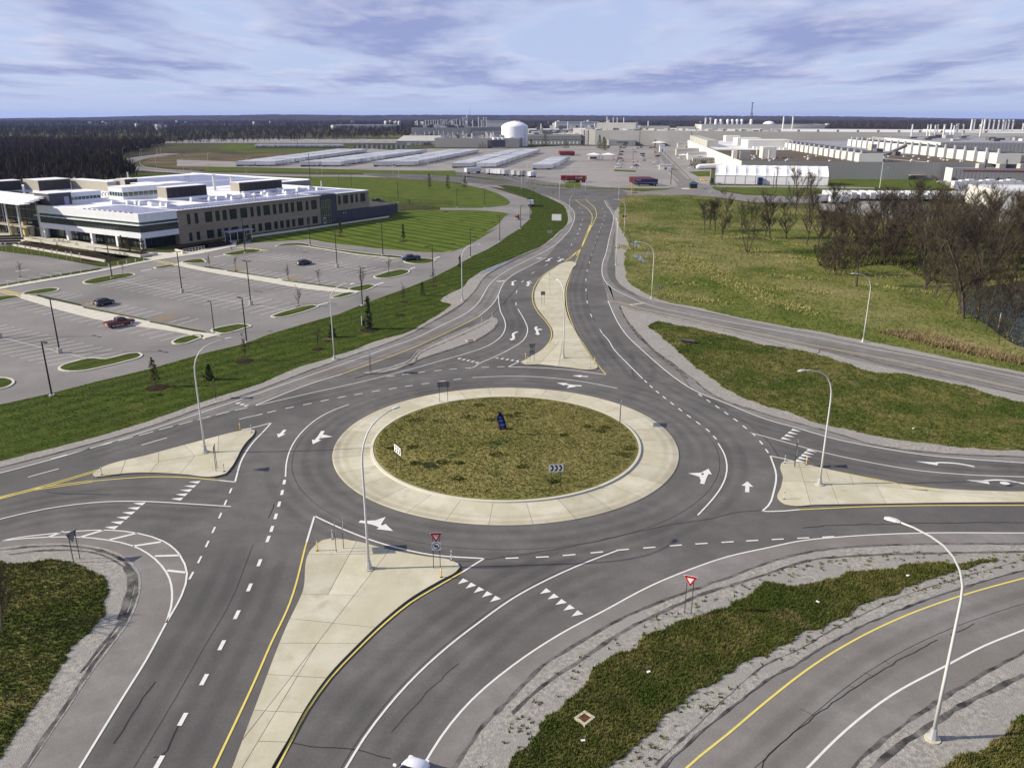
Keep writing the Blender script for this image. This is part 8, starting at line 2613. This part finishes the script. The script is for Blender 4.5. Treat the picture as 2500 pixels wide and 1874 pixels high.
# ------------------------------------------------------------------ vegetation
def bare_tree(seed, h, spread=.32, trunks=1, twigs=1500, limbs=9, lean=0.0):
    """one bare deciduous tree: a wood mesh (trunk and limbs) and a twig mesh for the crown"""
    rnd = random.Random(seed)
    wood = MB()
    tw = []
    tips = []

    def grow(p, d, L, r, lvl):
        n = 4
        path, rad_ = [p], [r]
        q, dd = p.copy(), d.copy()
        for i in range(n):
            dd = (dd + Vector((rnd.uniform(-.16, .16), rnd.uniform(-.16, .16), rnd.uniform(-.02, .14)))).normalized()
            q = q + dd * (L / n)
            path.append(q.copy())
            rad_.append(r * (1 - .72 * (i + 1) / n))
        wood.tube(path, rad_, 5 if lvl == 0 else 3, False)
        tips.append((path, lvl))
        if lvl >= 2:
            return
        k = limbs if lvl == 0 else rnd.randint(4, 6)
        for i in range(k):
            t = rnd.uniform(.16 if lvl == 0 else .2, .98)
            s = t * n
            j = min(int(s), n - 1)
            b = path[j].lerp(path[j + 1], s - j)
            az = rnd.uniform(0, 2 * pi)
            out = Vector((cos(az), sin(az), 0))
            up = rnd.uniform(.8, 1.7) if lvl == 0 else rnd.uniform(.3, 1.1)
            nd = (out * (1.0 if lvl == 0 else .8) * (spread / .32) + Vector((0, 0, up)) + dd * .3).normalized()
            grow(b, nd, L * (rnd.uniform(.34, .55) if lvl == 0 else rnd.uniform(.35, .6)) * (1.15 - .5 * t if lvl == 0 else 1), rad_[j] * .5, lvl + 1)

    for i in range(trunks):
        a = rnd.uniform(0, 2 * pi)
        sp = .0 if trunks == 1 else .25
        grow(Vector((cos(a) * .2 * (trunks > 1), sin(a) * .2 * (trunks > 1), -.2)), Vector((cos(a) * sp + lean, sin(a) * sp, 1)).normalized(), h * rnd.uniform(.78, .9), h * .0145 / (trunks ** .4), 0)
    paths = [p for p, l in tips if l >= 1]
    wts = [1.0 if l == 1 else 1.2 for p, l in tips if l >= 1]
    V = np.zeros((twigs * 3, 3))
    for i in range(twigs):
        pth = rnd.choices(paths, wts)[0]
        s = rnd.uniform(.5, 4)
        j = min(int(s), 3)
        b = pth[j].lerp(pth[j + 1], s - j)
        d = (pth[j + 1] - pth[j]).normalized()
        dirv = (d * .7 + Vector((rnd.uniform(-1, 1), rnd.uniform(-1, 1), rnd.uniform(-.2, 1.0))) * .8).normalized()
        L = h * rnd.uniform(.035, .10)
        side = dirv.cross(Vector((rnd.uniform(-1, 1), rnd.uniform(-1, 1), rnd.uniform(-1, 1)))).normalized() * rnd.uniform(.014, .034)
        V[i * 3] = b - side
        V[i * 3 + 1] = b + side
        V[i * 3 + 2] = b + dirv * L
    return wood, V


def tree_proto(name, seed, h, wood_mat='bark', twig_mat='twig', **kw):
    wood, V = bare_tree(seed, h, **kw)
    t = empty(name, 0, 0)
    wood.build('trunk', wood_mat, t)
    np_mesh('crown', V, 3, twig_mat, t)
    return t


TREES = [tree_proto('bare_tree', 101, 16, twigs=2700, limbs=12, spread=.42), tree_proto('bare_tree', 102, 18, twigs=2800, limbs=13, spread=.36), tree_proto('bare_tree', 103, 15, twigs=2600, trunks=3, limbs=7, spread=.36),
         tree_proto('bare_tree', 104, 20, twigs=3000, limbs=14, spread=.32), tree_proto('bare_tree', 105, 14, twigs=2400, trunks=2, limbs=9, spread=.4), tree_proto('bare_tree', 106, 22, 'bark', twigs=2800, limbs=14, spread=.30)]
used = [False] * len(TREES)
rnd = random.Random(42)


def plant(k, p, s, label, group=None, cat='tree', z=.1):
    if used[k]:
        o = dup(TREES[k], p[0], p[1], z, rnd.uniform(0, 2 * pi), scale=s)
    else:
        used[k] = True
        o = TREES[k]
        o.location, o.rotation_euler, o.scale = (p[0], p[1], z), (0, 0, rnd.uniform(0, 2 * pi)), (s,) * 3
    return tag(o, label, cat, group)


for k, p, s, lab in ((2, (73.2,247.3), 1.18, 'many stemmed bare tree standing foremost and alone in the field'), (0, (71.9,274.8), 1.0, 'bare tree with a rounded crown left of the foremost tree in the field'), (4, (69.8,290.9), .86, 'smallest bare tree at the left end of the field group'), (1, (85.5,195.2), .95, 'dark single bare tree on the slope in front of the wood'),
                     (4, (73.4,298.3), .9, 'thin bare tree behind the leftmost trees of the field'), (4, (75.5,298.3), .88, 'thin bare tree just left of the rounded one'), (0, (87.8,278.5), .9, 'slim bare tree right of the foremost tree, nearer of two'), (1, (89.2,277), .82, 'slim bare tree right of the foremost tree, farther of two'),
                     (0, (94.4,275.2), .9, 'bare tree at the left end of the wood'), (3, (97.3,264.3), .85, 'tall slender bare tree at the left edge of the wood'), (3, (116.3,332.7), 1.0, 'tall bare tree far behind at the upper edge of the field'), (3, (118.3,320.6), .95, 'second tall bare tree far behind at the upper edge of the field')):
    plant(k, p, s, lab)
plant(5, (94.2,161.9), 1.06, 'tallest bare tree rising out of the wood edge')
plant(5, (100.6,167.7), .95, 'tall forked bare tree right of the tallest one')
plant(5, (100.7,191.8), .92, 'leaning bare tree at the wood edge, left of the creek')
plant(5, (94.7,165.6), .42, 'short bare tree at the creek bank, left one')
plant(5, (92.89,151.2), .40, 'short bare sapling on the creek bank near the white stake')
plant(4, (90.1,141.84), .42, 'low bare sapling lowest on the bank, beside the reeds')
wood_poly = [(112.7,273.1),(138.3,298.8),(165.7,312.1),(196.8,298.8)] + [(166.7,246.5),(134.7,207.5),(124.2,202.5),(116.4,201.3),(109.8,197.7),(106.4,202.5),(108.7,223.2),(103.2,225.4),(92.4,218.2),(86.7,215.4),(86.8,223.9)] + [(97.7,258.8)]
xs, ys = [p[0] for p in wood_poly], [p[1] for p in wood_poly]
placed = []
tries = 0
while len(placed) < 84 and tries < 9000:
    tries += 1
    x, y = rnd.uniform(min(xs), max(xs)), rnd.uniform(min(ys), max(ys))
    if inside(x, y, wood_poly) and all((x - a) ** 2 + (y - b) ** 2 > 26 for a, b in placed):
        placed.append((x, y))
        plant(rnd.choice((0, 1, 1, 2, 3, 3, 4)), (x, y), rnd.uniform(.68, 1.0), 'bare brown tree standing in the dense wood at the right', 'bare trees of the wood at the right')
for i, p in enumerate([(85,214.7),(84.3,210.7),(85.9,209.4),(86.9,209),(89.9,209.4),(102.1,221.7),(106.2,226.9),(107.3,224.7),(109,223.2),(100,189.6),(98,182.4),(100.5,186.2),(96.5,174.1),(96.1,166.7),(94.46,159.38),(102.2,171.2),(107.3,174.9),(108.3,171.2),(105.2,162.7),(94.92,147.87)]):
    plant(rnd.choice((0, 2, 4)), p, rnd.uniform(.5, .85), 'thin bare tree along the front edge of the wood', 'thin bare trees along the front of the wood')
plant(4, (-41.59,55.02), .42, 'small dark bare tree at the left edge of the photo')
tag(MB().cbox(((96.96,154.08)[0], (96.96,154.08)[1], 1.6), (.16, .16, 3.2)).build('white_stake', 'white_metal'), 'white stake at the creek bank', 'stake')
# undergrowth inside the wood: brown brush
tufts('undergrowth', wood_poly, 3500, 1.0, .10, .1, 'twig', 5, 4)
tufts('undergrowth', wood_poly, 14000, .8, .14, .1, 'grass_rough', 6, 4)

# saplings of the car park and the verge
SAP = [tree_proto('sapling', 201, 5.2, twigs=260, limbs=7, spread=.22), tree_proto('sapling', 202, 4.4, twigs=220, limbs=6, spread=.24)]
sused = [False, False]


def sapling(p, s, label, k=0, mulch=True, z=.12):
    if sused[k]:
        o = dup(SAP[k], p[0], p[1], z, rnd.uniform(0, 6), scale=s)
    else:
        sused[k] = True
        o = SAP[k]
        o.location, o.scale = (p[0], p[1], z), (s,) * 3
    tag(o, label, 'sapling')
    if mulch:
        mulch_ring(p, 1.15 if mulch is True else mulch, z)


def mulch_ring(p, r, z=.12):
    m = MB()
    n = 18
    m.v = [(p[0], p[1], z + .12)] + [(p[0] + r * (1 + rnd.uniform(-.08, .08)) * cos(2 * pi * i / n), p[1] + r * (1 + rnd.uniform(-.08, .08)) * sin(2 * pi * i / n), z - .01) for i in range(n)]
    m.f = [(0, 1 + i, 1 + (i + 1) % n) for i in range(n)]
    kind(m.build('mulch_patch', 'mulch'))


for i, (p, s, lab, mu) in enumerate((((-84.5,221.7), .8, 'bare sapling in the far grass strip of the sidewalk, first from the left', .5), ((-75.5,216.5), .95, 'bare sapling by the left faded yellow hatching', .5), ((-57.5,203.1), .9, 'bare sapling by the right faded yellow hatching', .5), ((-47.8,196), 1.0, 'reddish bare sapling near the end of the sidewalk', .7),
                                      ((-47.2,172.8), 1.0, 'bare sapling on the parking island under the curved white lamp', .8), ((-32.8,209.8), 1.1, 'bare sapling on the right parking island', .8), ((-37.1,194.1), 1.1, 'bare sapling on the island beside the black lamp', .8), ((-85.8,244.4), .6, 'tiny sapling on the island by the yellow crossing', .6),
                                      ((-46.1,131.38), 1.05, 'bare sapling in a dark mulch ring on the verge, between the first two lamps', 1.6), ((-35.22,138.76), 1.0, 'thin bare sapling in a mulch ring left of the curved lamp', 1.2), ((-24.6,177.5), .95, 'bare sapling in a mulch ring at the top of the verge', 1.0), ((-104.4,212), .8, 'bare sapling on the island before the garden beds', .3),
                                      ((-19.3,195.2), .9, 'bare sapling near the lamp opposite the blue pickup', .9), ((-129.3,207.5), .9, 'bare sapling at the left side stalls', .3))):
    sapling(p, s, lab, i % 2, mu)
mulch_ring((-23.7,165), 1.2)
for p in ((-38.2,328.1), (-29.3,357.9), (-15.6,354.3), (-20.4,325.9), (-7.4,320.6), (-10.3,298.8), (-13.2,281.9), (-19.5,264.7), (-27.4,258.4)):
    mulch_ring(p, 1.1)


def conifer(name, h, r, n, material, seed, low=.06, point=1.0):
    """needle clumps on a thin trunk, ragged cone"""
    rng = np.random.default_rng(seed)
    t = empty(name, 0, 0)
    MB().tube([(0, 0, -.1), (0, 0, h * .9)], [h * .018, h * .004], 6).build('trunk', 'bark', t)
    zt = rng.uniform(low, 1, n) ** 1.15
    a = rng.uniform(0, 2 * pi, n)
    env = r * (1 - zt) ** point * (.75 + .25 * np.sin(a * 5 + zt * 17) + rng.uniform(-.1, .15, n))
    rr_ = env * np.sqrt(rng.uniform(.15, 1.0, n))
    P = np.stack([rr_ * np.cos(a), rr_ * np.sin(a), zt * h], 1)
    V = np.zeros((n, 3, 3))
    s = rng.uniform(.10, .26, n) * (h / 6) ** .5
    for q in range(3):
        V[:, q] = P + rng.normal(0, 1, (n, 3)) * s[:, None]
    np_mesh('foliage', V.reshape(-1, 3), 3, material, t)
    return t


def place(t, p, label, cat, s=1.0, z=.12):
    t.location, t.scale = (p[0], p[1], z), (s,) * 3
    return tag(t, label, cat)


place(conifer('conifer', 6.4, 1.05, 650, 'needles', 1), (-28.32,153.13), 'tall dark conifer with staked trunk in a mulch ring on the verge', 'conifer')
mulch_ring((-28.1,152.41), 1.9)
t = thing('tree_stake_wrap', 'white wrapped stake set beside the conifer on the verge', 'stake', *(-30.22,156.08), .12, 0)
MB().tube([(0, 0, 0), (0, 0, 1.9)], .12, 6).build('stake', 'white_metal', t)
MB().cbox((.3, 0, .5), (.5, .4, 1.0)).build('black_bag', 'sign_black', t)
place(conifer('evergreen_shrub', 2.4, .85, 700, 'needles', 2, .02, .6), (-34.36,147.05), 'dark rounded evergreen shrub on bare earth behind the curved lamp', 'shrub')
place(conifer('evergreen_shrub', 2.5, .95, 700, 'needles', 3, .02, .6), (-48.4,121.13), 'dark rounded evergreen shrub behind the pale yield sign', 'shrub')
for p in ((-34.69,145.72), (-49.21,121.43)):
    kind(MB().flat([(p[0] + 1.3 * cos(q * .524) * (1 + .15 * sin(q * 2.2)), p[1] + .9 * sin(q * .524)) for q in range(12)], .125).build('bare_earth', 'dirt'))
place(conifer('young_tree', 4.4, 1.0, 200, 'leaf_dry', 4, .30, .5), (-55.47,117.5), 'young half leafless tree in a mulch ring on the near verge', 'young tree')
mulch_ring((-55.07,117.1), 1.75)
place(conifer('young_tree', 3.2, .6, 220, 'needles', 5, .1, .6), (-21,183.8), 'young dark evergreen tree on the far part of the verge', 'young tree')
place(conifer('young_tree', 3.4, .6, 220, 'needles', 6, .1, .6), (-14.4,219.6), 'young evergreen tree just left of the white lamp on the far verge', 'young tree')
for i, (p, h) in enumerate((((-48,475.6), 8.5), ((-36.4,464.6), 8.5), ((-27.4,475.6), 7.5))):
    place(conifer('young_tree', h, 2.0, 300, 'leaf_dry' if i else 'needles', 20 + i, .2, .5), p, ('green young tree at the left of three on the mound', 'greyish young tree in the middle of three on the mound', 'open branched young tree at the right of three on the mound')[i], 'young tree')
place(conifer('young_tree', 6.5, 1.1, 260, 'leaf_dry', 31, .2, .7), (-60.5,283.1), 'slim young tree at the shaded end of the striped lawn', 'young tree')
place(conifer('young_tree', 5.6, .9, 260, 'needles', 32, .25, .7), (-36.7,270.9), 'slim young tree standing in the sunlit striped lawn', 'young tree')
mulch_ring((-36.7,270.3), 1.6)
mulch_ring((-60.4,282.6), 1.6)
for i, p in enumerate([(-123.7,253.4),(-120.1,250.1),(-114.5,247.4)]):
    place(conifer('garden_shrub', 4.2, 1.2, 420, 'leaf_dry', 40 + i, .05, .5), p, ('upright shrub at the foot of the white wing, left of three', 'upright shrub at the foot of the white wing, middle of three', 'upright shrub by the corner column of the white wing')[i], 'shrub')
gs = conifer('garden_shrub', 1.0, .9, 140, 'shrub_gold', 50, .02, .4)
gd = conifer('garden_shrub', .9, .8, 140, 'needles', 51, .02, .4)
for proto, lab, grp, pts in ((gs, 'golden shrub in the planting beds', 'golden shrubs in the planting beds', [(-153.5,268.5),(-152.5,269.6),(-149.9,267.5),(-147.8,266.5),(-152.5,260.4),(-149,257.5),(-146.2,255.6),(-143.5,253.4),(-141.3,251.9),(-155.6,264.4),(-141.9,260.4)]),
                             (gd, 'dark rounded shrub in the planting beds', 'dark shrubs in the planting beds', [(-135,248.3),(-132.6,246.5),(-130.2,244.4),(-127.6,242.1),(-125.4,240.5),(-123.1,238.8),(-121,237.1),(-120.4,238.8),(-119.4,239.6),(-118.4,240.5),(-117.1,240.8),(-121.7,234.7),(-119.2,233.4),(-118,235.5),(-134.1,252.8),(-130.4,250.1),(-126.9,248.3),(-124,246.5),(-125.9,238.8),(-137.5,249.2),(-139.9,251),(-148.2,260.4)])):
    for i, p in enumerate(pts):
        o = proto if i == 0 else copy_tree(proto)
        o.location, o.rotation_euler = (p[0], p[1], .12), (0, 0, i * 1.3)
        tag(o, lab, 'shrub', grp)
# dark conifers and yellowing tree before the grey wall, hedge beside the tent
for lab, p, h, r, mt, sd in (('dark conifer before the grey wall, left one', (115.1,1091.5), 17, 5.5, 'needles', 61), ('dark conifer before the grey wall, right one', (120.6,1091.5), 15, 5, 'needles', 62), ('olive yellow tree in front of the dark conifers', (115.1,1031.2), 14, 6, 'shrub_gold', 63), ('round dark tree under the pipe bridge, left one', (25.4,1110.9), 11, 7, 'needles', 64), ('round dark tree under the pipe bridge, right one', (46,1162.8), 17, 7.5, 'needles', 65), ('reddish low tree before the pipe bridge', (72.5,1110.9), 8, 7, 'leaf_dry', 66), ('small dark bush by the far white canopy', (196.7,1091.5), 7, 3, 'needles', 67), ('small dark bush at the left corner of the tent', (125.4,514.1), 3.4, 2.0, 'needles', 68)):
    place(conifer('conifer' if 'conifer' in lab else 'evergreen_tree', h, r, 900, mt, sd, .05, .6), p, lab, 'tree')
hp = conifer('hedge_tree', 5.5, 1.9, 320, 'leaf_dry', 70, .03, .45)
for i in range(15):
    a, b = (152.8,704.3), (185.7,729.4)
    t_ = i / 14
    o = hp if i == 0 else copy_tree(hp)
    o.location = (a[0] + (b[0] - a[0]) * t_, a[1] + (b[1] - a[1]) * t_ + 10 * t_, .05)
    o.rotation_euler = (0, 0, i * 1.1)
    tag(o, 'clipped hedge tree in the row left of the white tent', 'hedge', 'hedge trees left of the tent')

# grass blades that give the near turf its real nap and ragged edges
tufts('grass_blades', r3g, 26000, .17, .035, Z_GRASS, 'grass_rough', 21, 4)
tufts('grass_blades', cg, 16000, .17, .035, Z_GRASS, 'grass_rough', 22, 4)
tufts('grass_blades', r4g, 9000, .20, .035, Z_GRASS, 'grass_rough', 23, 4)
tufts('grass_blades', r5g, 26000, .17, .05, Z_GRASS, 'grass_rough', 24, 4)
circ = [(CX + (R_ISLE - .3) * cos(2 * pi * i / 60), CY + (R_ISLE - .3) * sin(2 * pi * i / 60)) for i in range(60)]
tf = tufts('grass_blades', circ, 17000, .14, .04, 0.0, 'grass_island', 25, 4)
co = np.zeros(len(tf.data.vertices) * 3, np.float32)
tf.data.vertices.foreach_get('co', co)
co = co.reshape(-1, 3)
r2 = ((co[:, 0] - CX) ** 2 + (co[:, 1] - CY) ** 2) / R_ISLE ** 2
co[:, 2] += 0.38 + 0.57 * (1 - np.clip(r2, 0, 1))
tf.data.vertices.foreach_set('co', co.ravel())
for i in range(22):
    a, r = rnd.uniform(0, 2 * pi), R_ISLE * math.sqrt(rnd.uniform(.02, .9))
    x, y = CX + r * cos(a), CY + r * sin(a)
    s = rnd.uniform(.4, 1.0)
    pl = [(x + s * (1.3 + .3 * sin(q * 2.1 + i)) * cos(q * .45), y + s * (.9 + .2 * cos(q * 1.7 + i)) * sin(q * .45)) for q in range(14)]
    tufts('clover_patch', pl, 60, .13, .05, .38 + .57 * (1 - (r / R_ISLE) ** 2), 'grass_verge', 100 + i, 5)
tufts('grass_blades', verge_poly, 30000, .10, .035, Z_GRASS, 'grass_verge', 26, 4)
tufts('long_grass', field_poly, 60000, .24, .06, Z_GRASS, 'grass_field', 27, 4)
dry1 = [(48.1,280.4),(48.3,259.5),(49.1,233.1),(50,212.7),(52.2,196.6),(54.7,184.6),(57.5,175.8),(60.3,168.6),(63.2,162.7),(65.6,166),(64.8,175.8),(61.3,184.6),(59.5,197.7),(58.7,212.7),(56.8,225.4),(53.5,234.7),(52.1,248.3),(52.8,273.8)]
dry2 = [(70.86,150.63),(74.07,145.85),(77.85,139.49),(81.66,134.18),(86.63,128.69),(88.95,132.49),(85.91,135.9),(83.24,140.1),(81.43,146.52),(77.76,149.93)]
M['dry_grass'] = mat('dry_grass', (.34, .32, .125), (.26, .25, .09), scale=.5, rough=1.0)
M['reeds'] = mat('reeds', (.27, .215, .115), (.21, .165, .085), scale=.5, rough=1.0)
tufts('dry_grass', dry1, 1500, .40, .10, Z_GRASS, 'dry_grass', 28, 4)
tufts('reeds', dry2, 1700, .85, .08, Z_GRASS, 'reeds', 29, 4)
for i in range(26):


    x, y = rnd.uniform(38, 95), rnd.uniform(175, 330)
    if inside(x, y, field_poly) and x < 95:
        L, w = rnd.uniform(4, 12), rnd.uniform(1, 2.6)
        ang = rnd.uniform(-.9, -.3)
        pl = [(x + L * cos(q * .45) * cos(ang) - w * sin(q * .45) * sin(ang), y + L * cos(q * .45) * sin(ang) + w * sin(q * .45) * cos(ang)) for q in range(14)]
        tufts('dry_grass', pl, int(L * w * 5), .5, .10, Z_GRASS, 'dry_grass', 200 + i, 4)
# weeds in the gravel
wd = MB()
for poly_, n in ((r3_top[2:] , 70),):
    pass
tufts('weeds', offset(spline(r3_top, step=1), -1.3) + offset(spline(r3_top, step=1), -3.4)[::-1], 190, .16, .06, Z_GRAV, 'grass_rough', 33, 6)
tufts('weeds', offset(spline(r3_bot, step=1), .7) + offset(spline(r3_bot, step=1), 2.6)[::-1], 190, .16, .06, Z_GRAV, 'grass_rough', 34, 6)

# ------------------------------------------------------------------ far woods: thousands of small bare trees as one mass per wood
def far_wood(name, n, region, seed, hmin, hmax, blades=16, material='twig_far', z0=0.0):
    rng = np.random.default_rng(seed)
    got, cnt = [], 0
    while cnt < n:
        P = region(rng, n)
        got.append(P)
        cnt += len(P)
    P = np.concatenate(got)[:n]
    h = rng.uniform(hmin, hmax, n)
    Pb = np.repeat(P, blades, 0)
    hb = np.repeat(h, blades)
    m = len(Pb)
    a = rng.uniform(0, 2 * pi, m)
    r = np.sqrt(rng.uniform(0, 1, m)) * hb * .30
    zb = hb * rng.uniform(.12, .55, m)
    bx, by = Pb[:, 0] + r * .45 * np.cos(a), Pb[:, 1] + r * .45 * np.sin(a)
    tx, ty = Pb[:, 0] + r * 1.25 * np.cos(a), Pb[:, 1] + r * 1.25 * np.sin(a)
    tz = hb * (.42 + .56 * (1 - (r / (hb * .30)) ** 2) * rng.uniform(.55, 1, m)) + hb * rng.uniform(0, .06, m)
    w = hb * rng.uniform(.012, .042, m)
    b = rng.uniform(0, 2 * pi, m)
    V = np.zeros((m, 3, 3))
    V[:, 0] = np.stack([bx - w * np.cos(b), by - w * np.sin(b), zb], 1)
    V[:, 1] = np.stack([bx + w * np.cos(b), by + w * np.sin(b), zb], 1)
    V[:, 2] = np.stack([tx, ty, tz], 1)
    # trunks
    T_ = np.zeros((n, 3, 3))
    tw_ = h * .012
    T_[:, 0] = np.stack([P[:, 0] - tw_, P[:, 1], np.zeros(n)], 1)
    T_[:, 1] = np.stack([P[:, 0] + tw_, P[:, 1], np.zeros(n)], 1)
    T_[:, 2] = np.stack([P[:, 0], P[:, 1], h * .8], 1)
    A = np.concatenate([V.reshape(-1, 3), T_.reshape(-1, 3)])
    A[:, 2] += z0
    return kind(np_mesh(name, A, 3, material), 'stuff')


def reg_poly(poly):
    xs, ys = [p[0] for p in poly], [p[1] for p in poly]

    def f(rng, n):
        X, Y = rng.uniform(min(xs), max(xs), n), rng.uniform(min(ys), max(ys), n)
        k = np_inside(X, Y, poly)
        return np.stack([X[k], Y[k]], 1)
    return f


left_wood = [(-900, 330), (-300, 395), (-262, 430), (-238, 495), (-256, 560), (-300, 640), (-356, 740), (-398, 850), (-445, 1000), (-520, 1250), (-1500, 1500), (-1500, 330)]
far_wood('woodland', 15000, reg_poly(left_wood), 1, 10, 17, 24)
sheet('woodland_floor', left_wood, .02, 'leaf_litter')
far_wood('woodland', 22000, reg_poly([(-1500, 1500), (-520, 1260), (-420, 1330), (-300, 1500), (-180, 1620), (700, 1650), (1100, 1350), (2200, 1500), (3200, 3300), (-3000, 3300)]), 2, 11, 19, 9)
far_wood('woodland', 26000, reg_poly([(-3000, 3200), (3200, 3200), (5600, 7000), (-5600, 7000)]), 3, 14, 28, 6)


# hills on the horizon
def hills():
    rng = np.random.default_rng(4)
    NX, NY = 420, 40
    X = np.linspace(-7800, 7800, NX)
    Yd = np.linspace(5200, 10500, NY)
    prof_x = np.array([-7800, -5200, -4300, -3300, -2300, -1500, -600, 200, 1000, 2200, 3400, 4600, 5600, 7800])
    prof_z = np.array([2, 8, 16, 30, 46, 41, 37, 38, 37, 31, 22, 6, 2, 0])
    V = np.zeros((NY, NX, 3))
    ph = rng.uniform(0, 6.28, 8)
    for j, y in enumerate(Yd):
        t = j / (NY - 1)
        base = np.interp(X / (y / 8000), prof_x, prof_z)
        env = np.clip((t * 1.9), 0, 1) ** 1.3 * np.where(t > .62, 1.0, 1.0)
        und = 5 * np.sin(X / 620 + ph[0] + t * 3) + 3 * np.sin(X / 260 + ph[1] + t * 9)
        z = base * (y / 8000) * env + und * env * .7 - 3
        z += rng.uniform(0, 13, NX) * (.3 + .7 * env)
        V[j, :, 0], V[j, :, 1], V[j, :, 2] = X, y + rng.uniform(-30, 30, NX), z
    f = [(j * NX + i, j * NX + i + 1, (j + 1) * NX + i + 1, (j + 1) * NX + i) for j in range(NY - 1) for i in range(NX - 1)]
    return kind(MB().add(V.reshape(-1, 3).tolist(), f).build('hills', 'twig_far'))


hills()
# the distant lots full of cars beyond the trailer yard
dc = MB()
for i in range(240):
    x, y = rnd.uniform(-560, -190), rnd.uniform(1380, 1500) + rnd.uniform(-40, 40)
    dc.cbox((x, y, .8), (4.5, 1.9, 1.5), rnd.choice((0, 1.57)))
kind(dc.build('distant_cars', 'trailer_white'), 'stuff')
sheet('pavement', [(-580, 1330), (-170, 1330), (-170, 1560), (-580, 1560)], .05, 'asphalt_pale')
# pale meadows and clearings between the far woods
rnd = random.Random(77)
M['meadow'] = mat('meadow', (.10, .115, .035), (.15, .12, .06), scale=.01, rough=1.0)
for i in range(26):
    x, y = rnd.uniform(-2200, 1800), rnd.uniform(1700, 4200)
    L, w = rnd.uniform(60, 260), rnd.uniform(40, 130)
    kind(MB().flat([(x + L * cos(q * .524) * (1 + .2 * sin(q * 1.9 + i)), y + w * sin(q * .524)) for q in range(12)], .08).build('meadow', 'meadow'))

# ------------------------------------------------------------------ air: one closed box of thin haze
hz = MB().box(-16000, 16000, -13000, 16500, -1.5, 95).build('haze', None)
hm = bpy.data.materials.new('haze')
hm.use_nodes = True
hn = hm.node_tree.nodes
hn.clear()
ho = hn.new('ShaderNodeOutputMaterial')
hv = hn.new('ShaderNodeVolumePrincipled')
hv.inputs['Color'].default_value = (.32, .46, 1.0, 1)
hv.inputs['Density'].default_value = 0.00003
hv.inputs['Anisotropy'].default_value = 0.2
hm.node_tree.links.new(hv.outputs[0], ho.inputs['Volume'])
hz.data.materials.append(hm)
kind(hz, 'stuff')
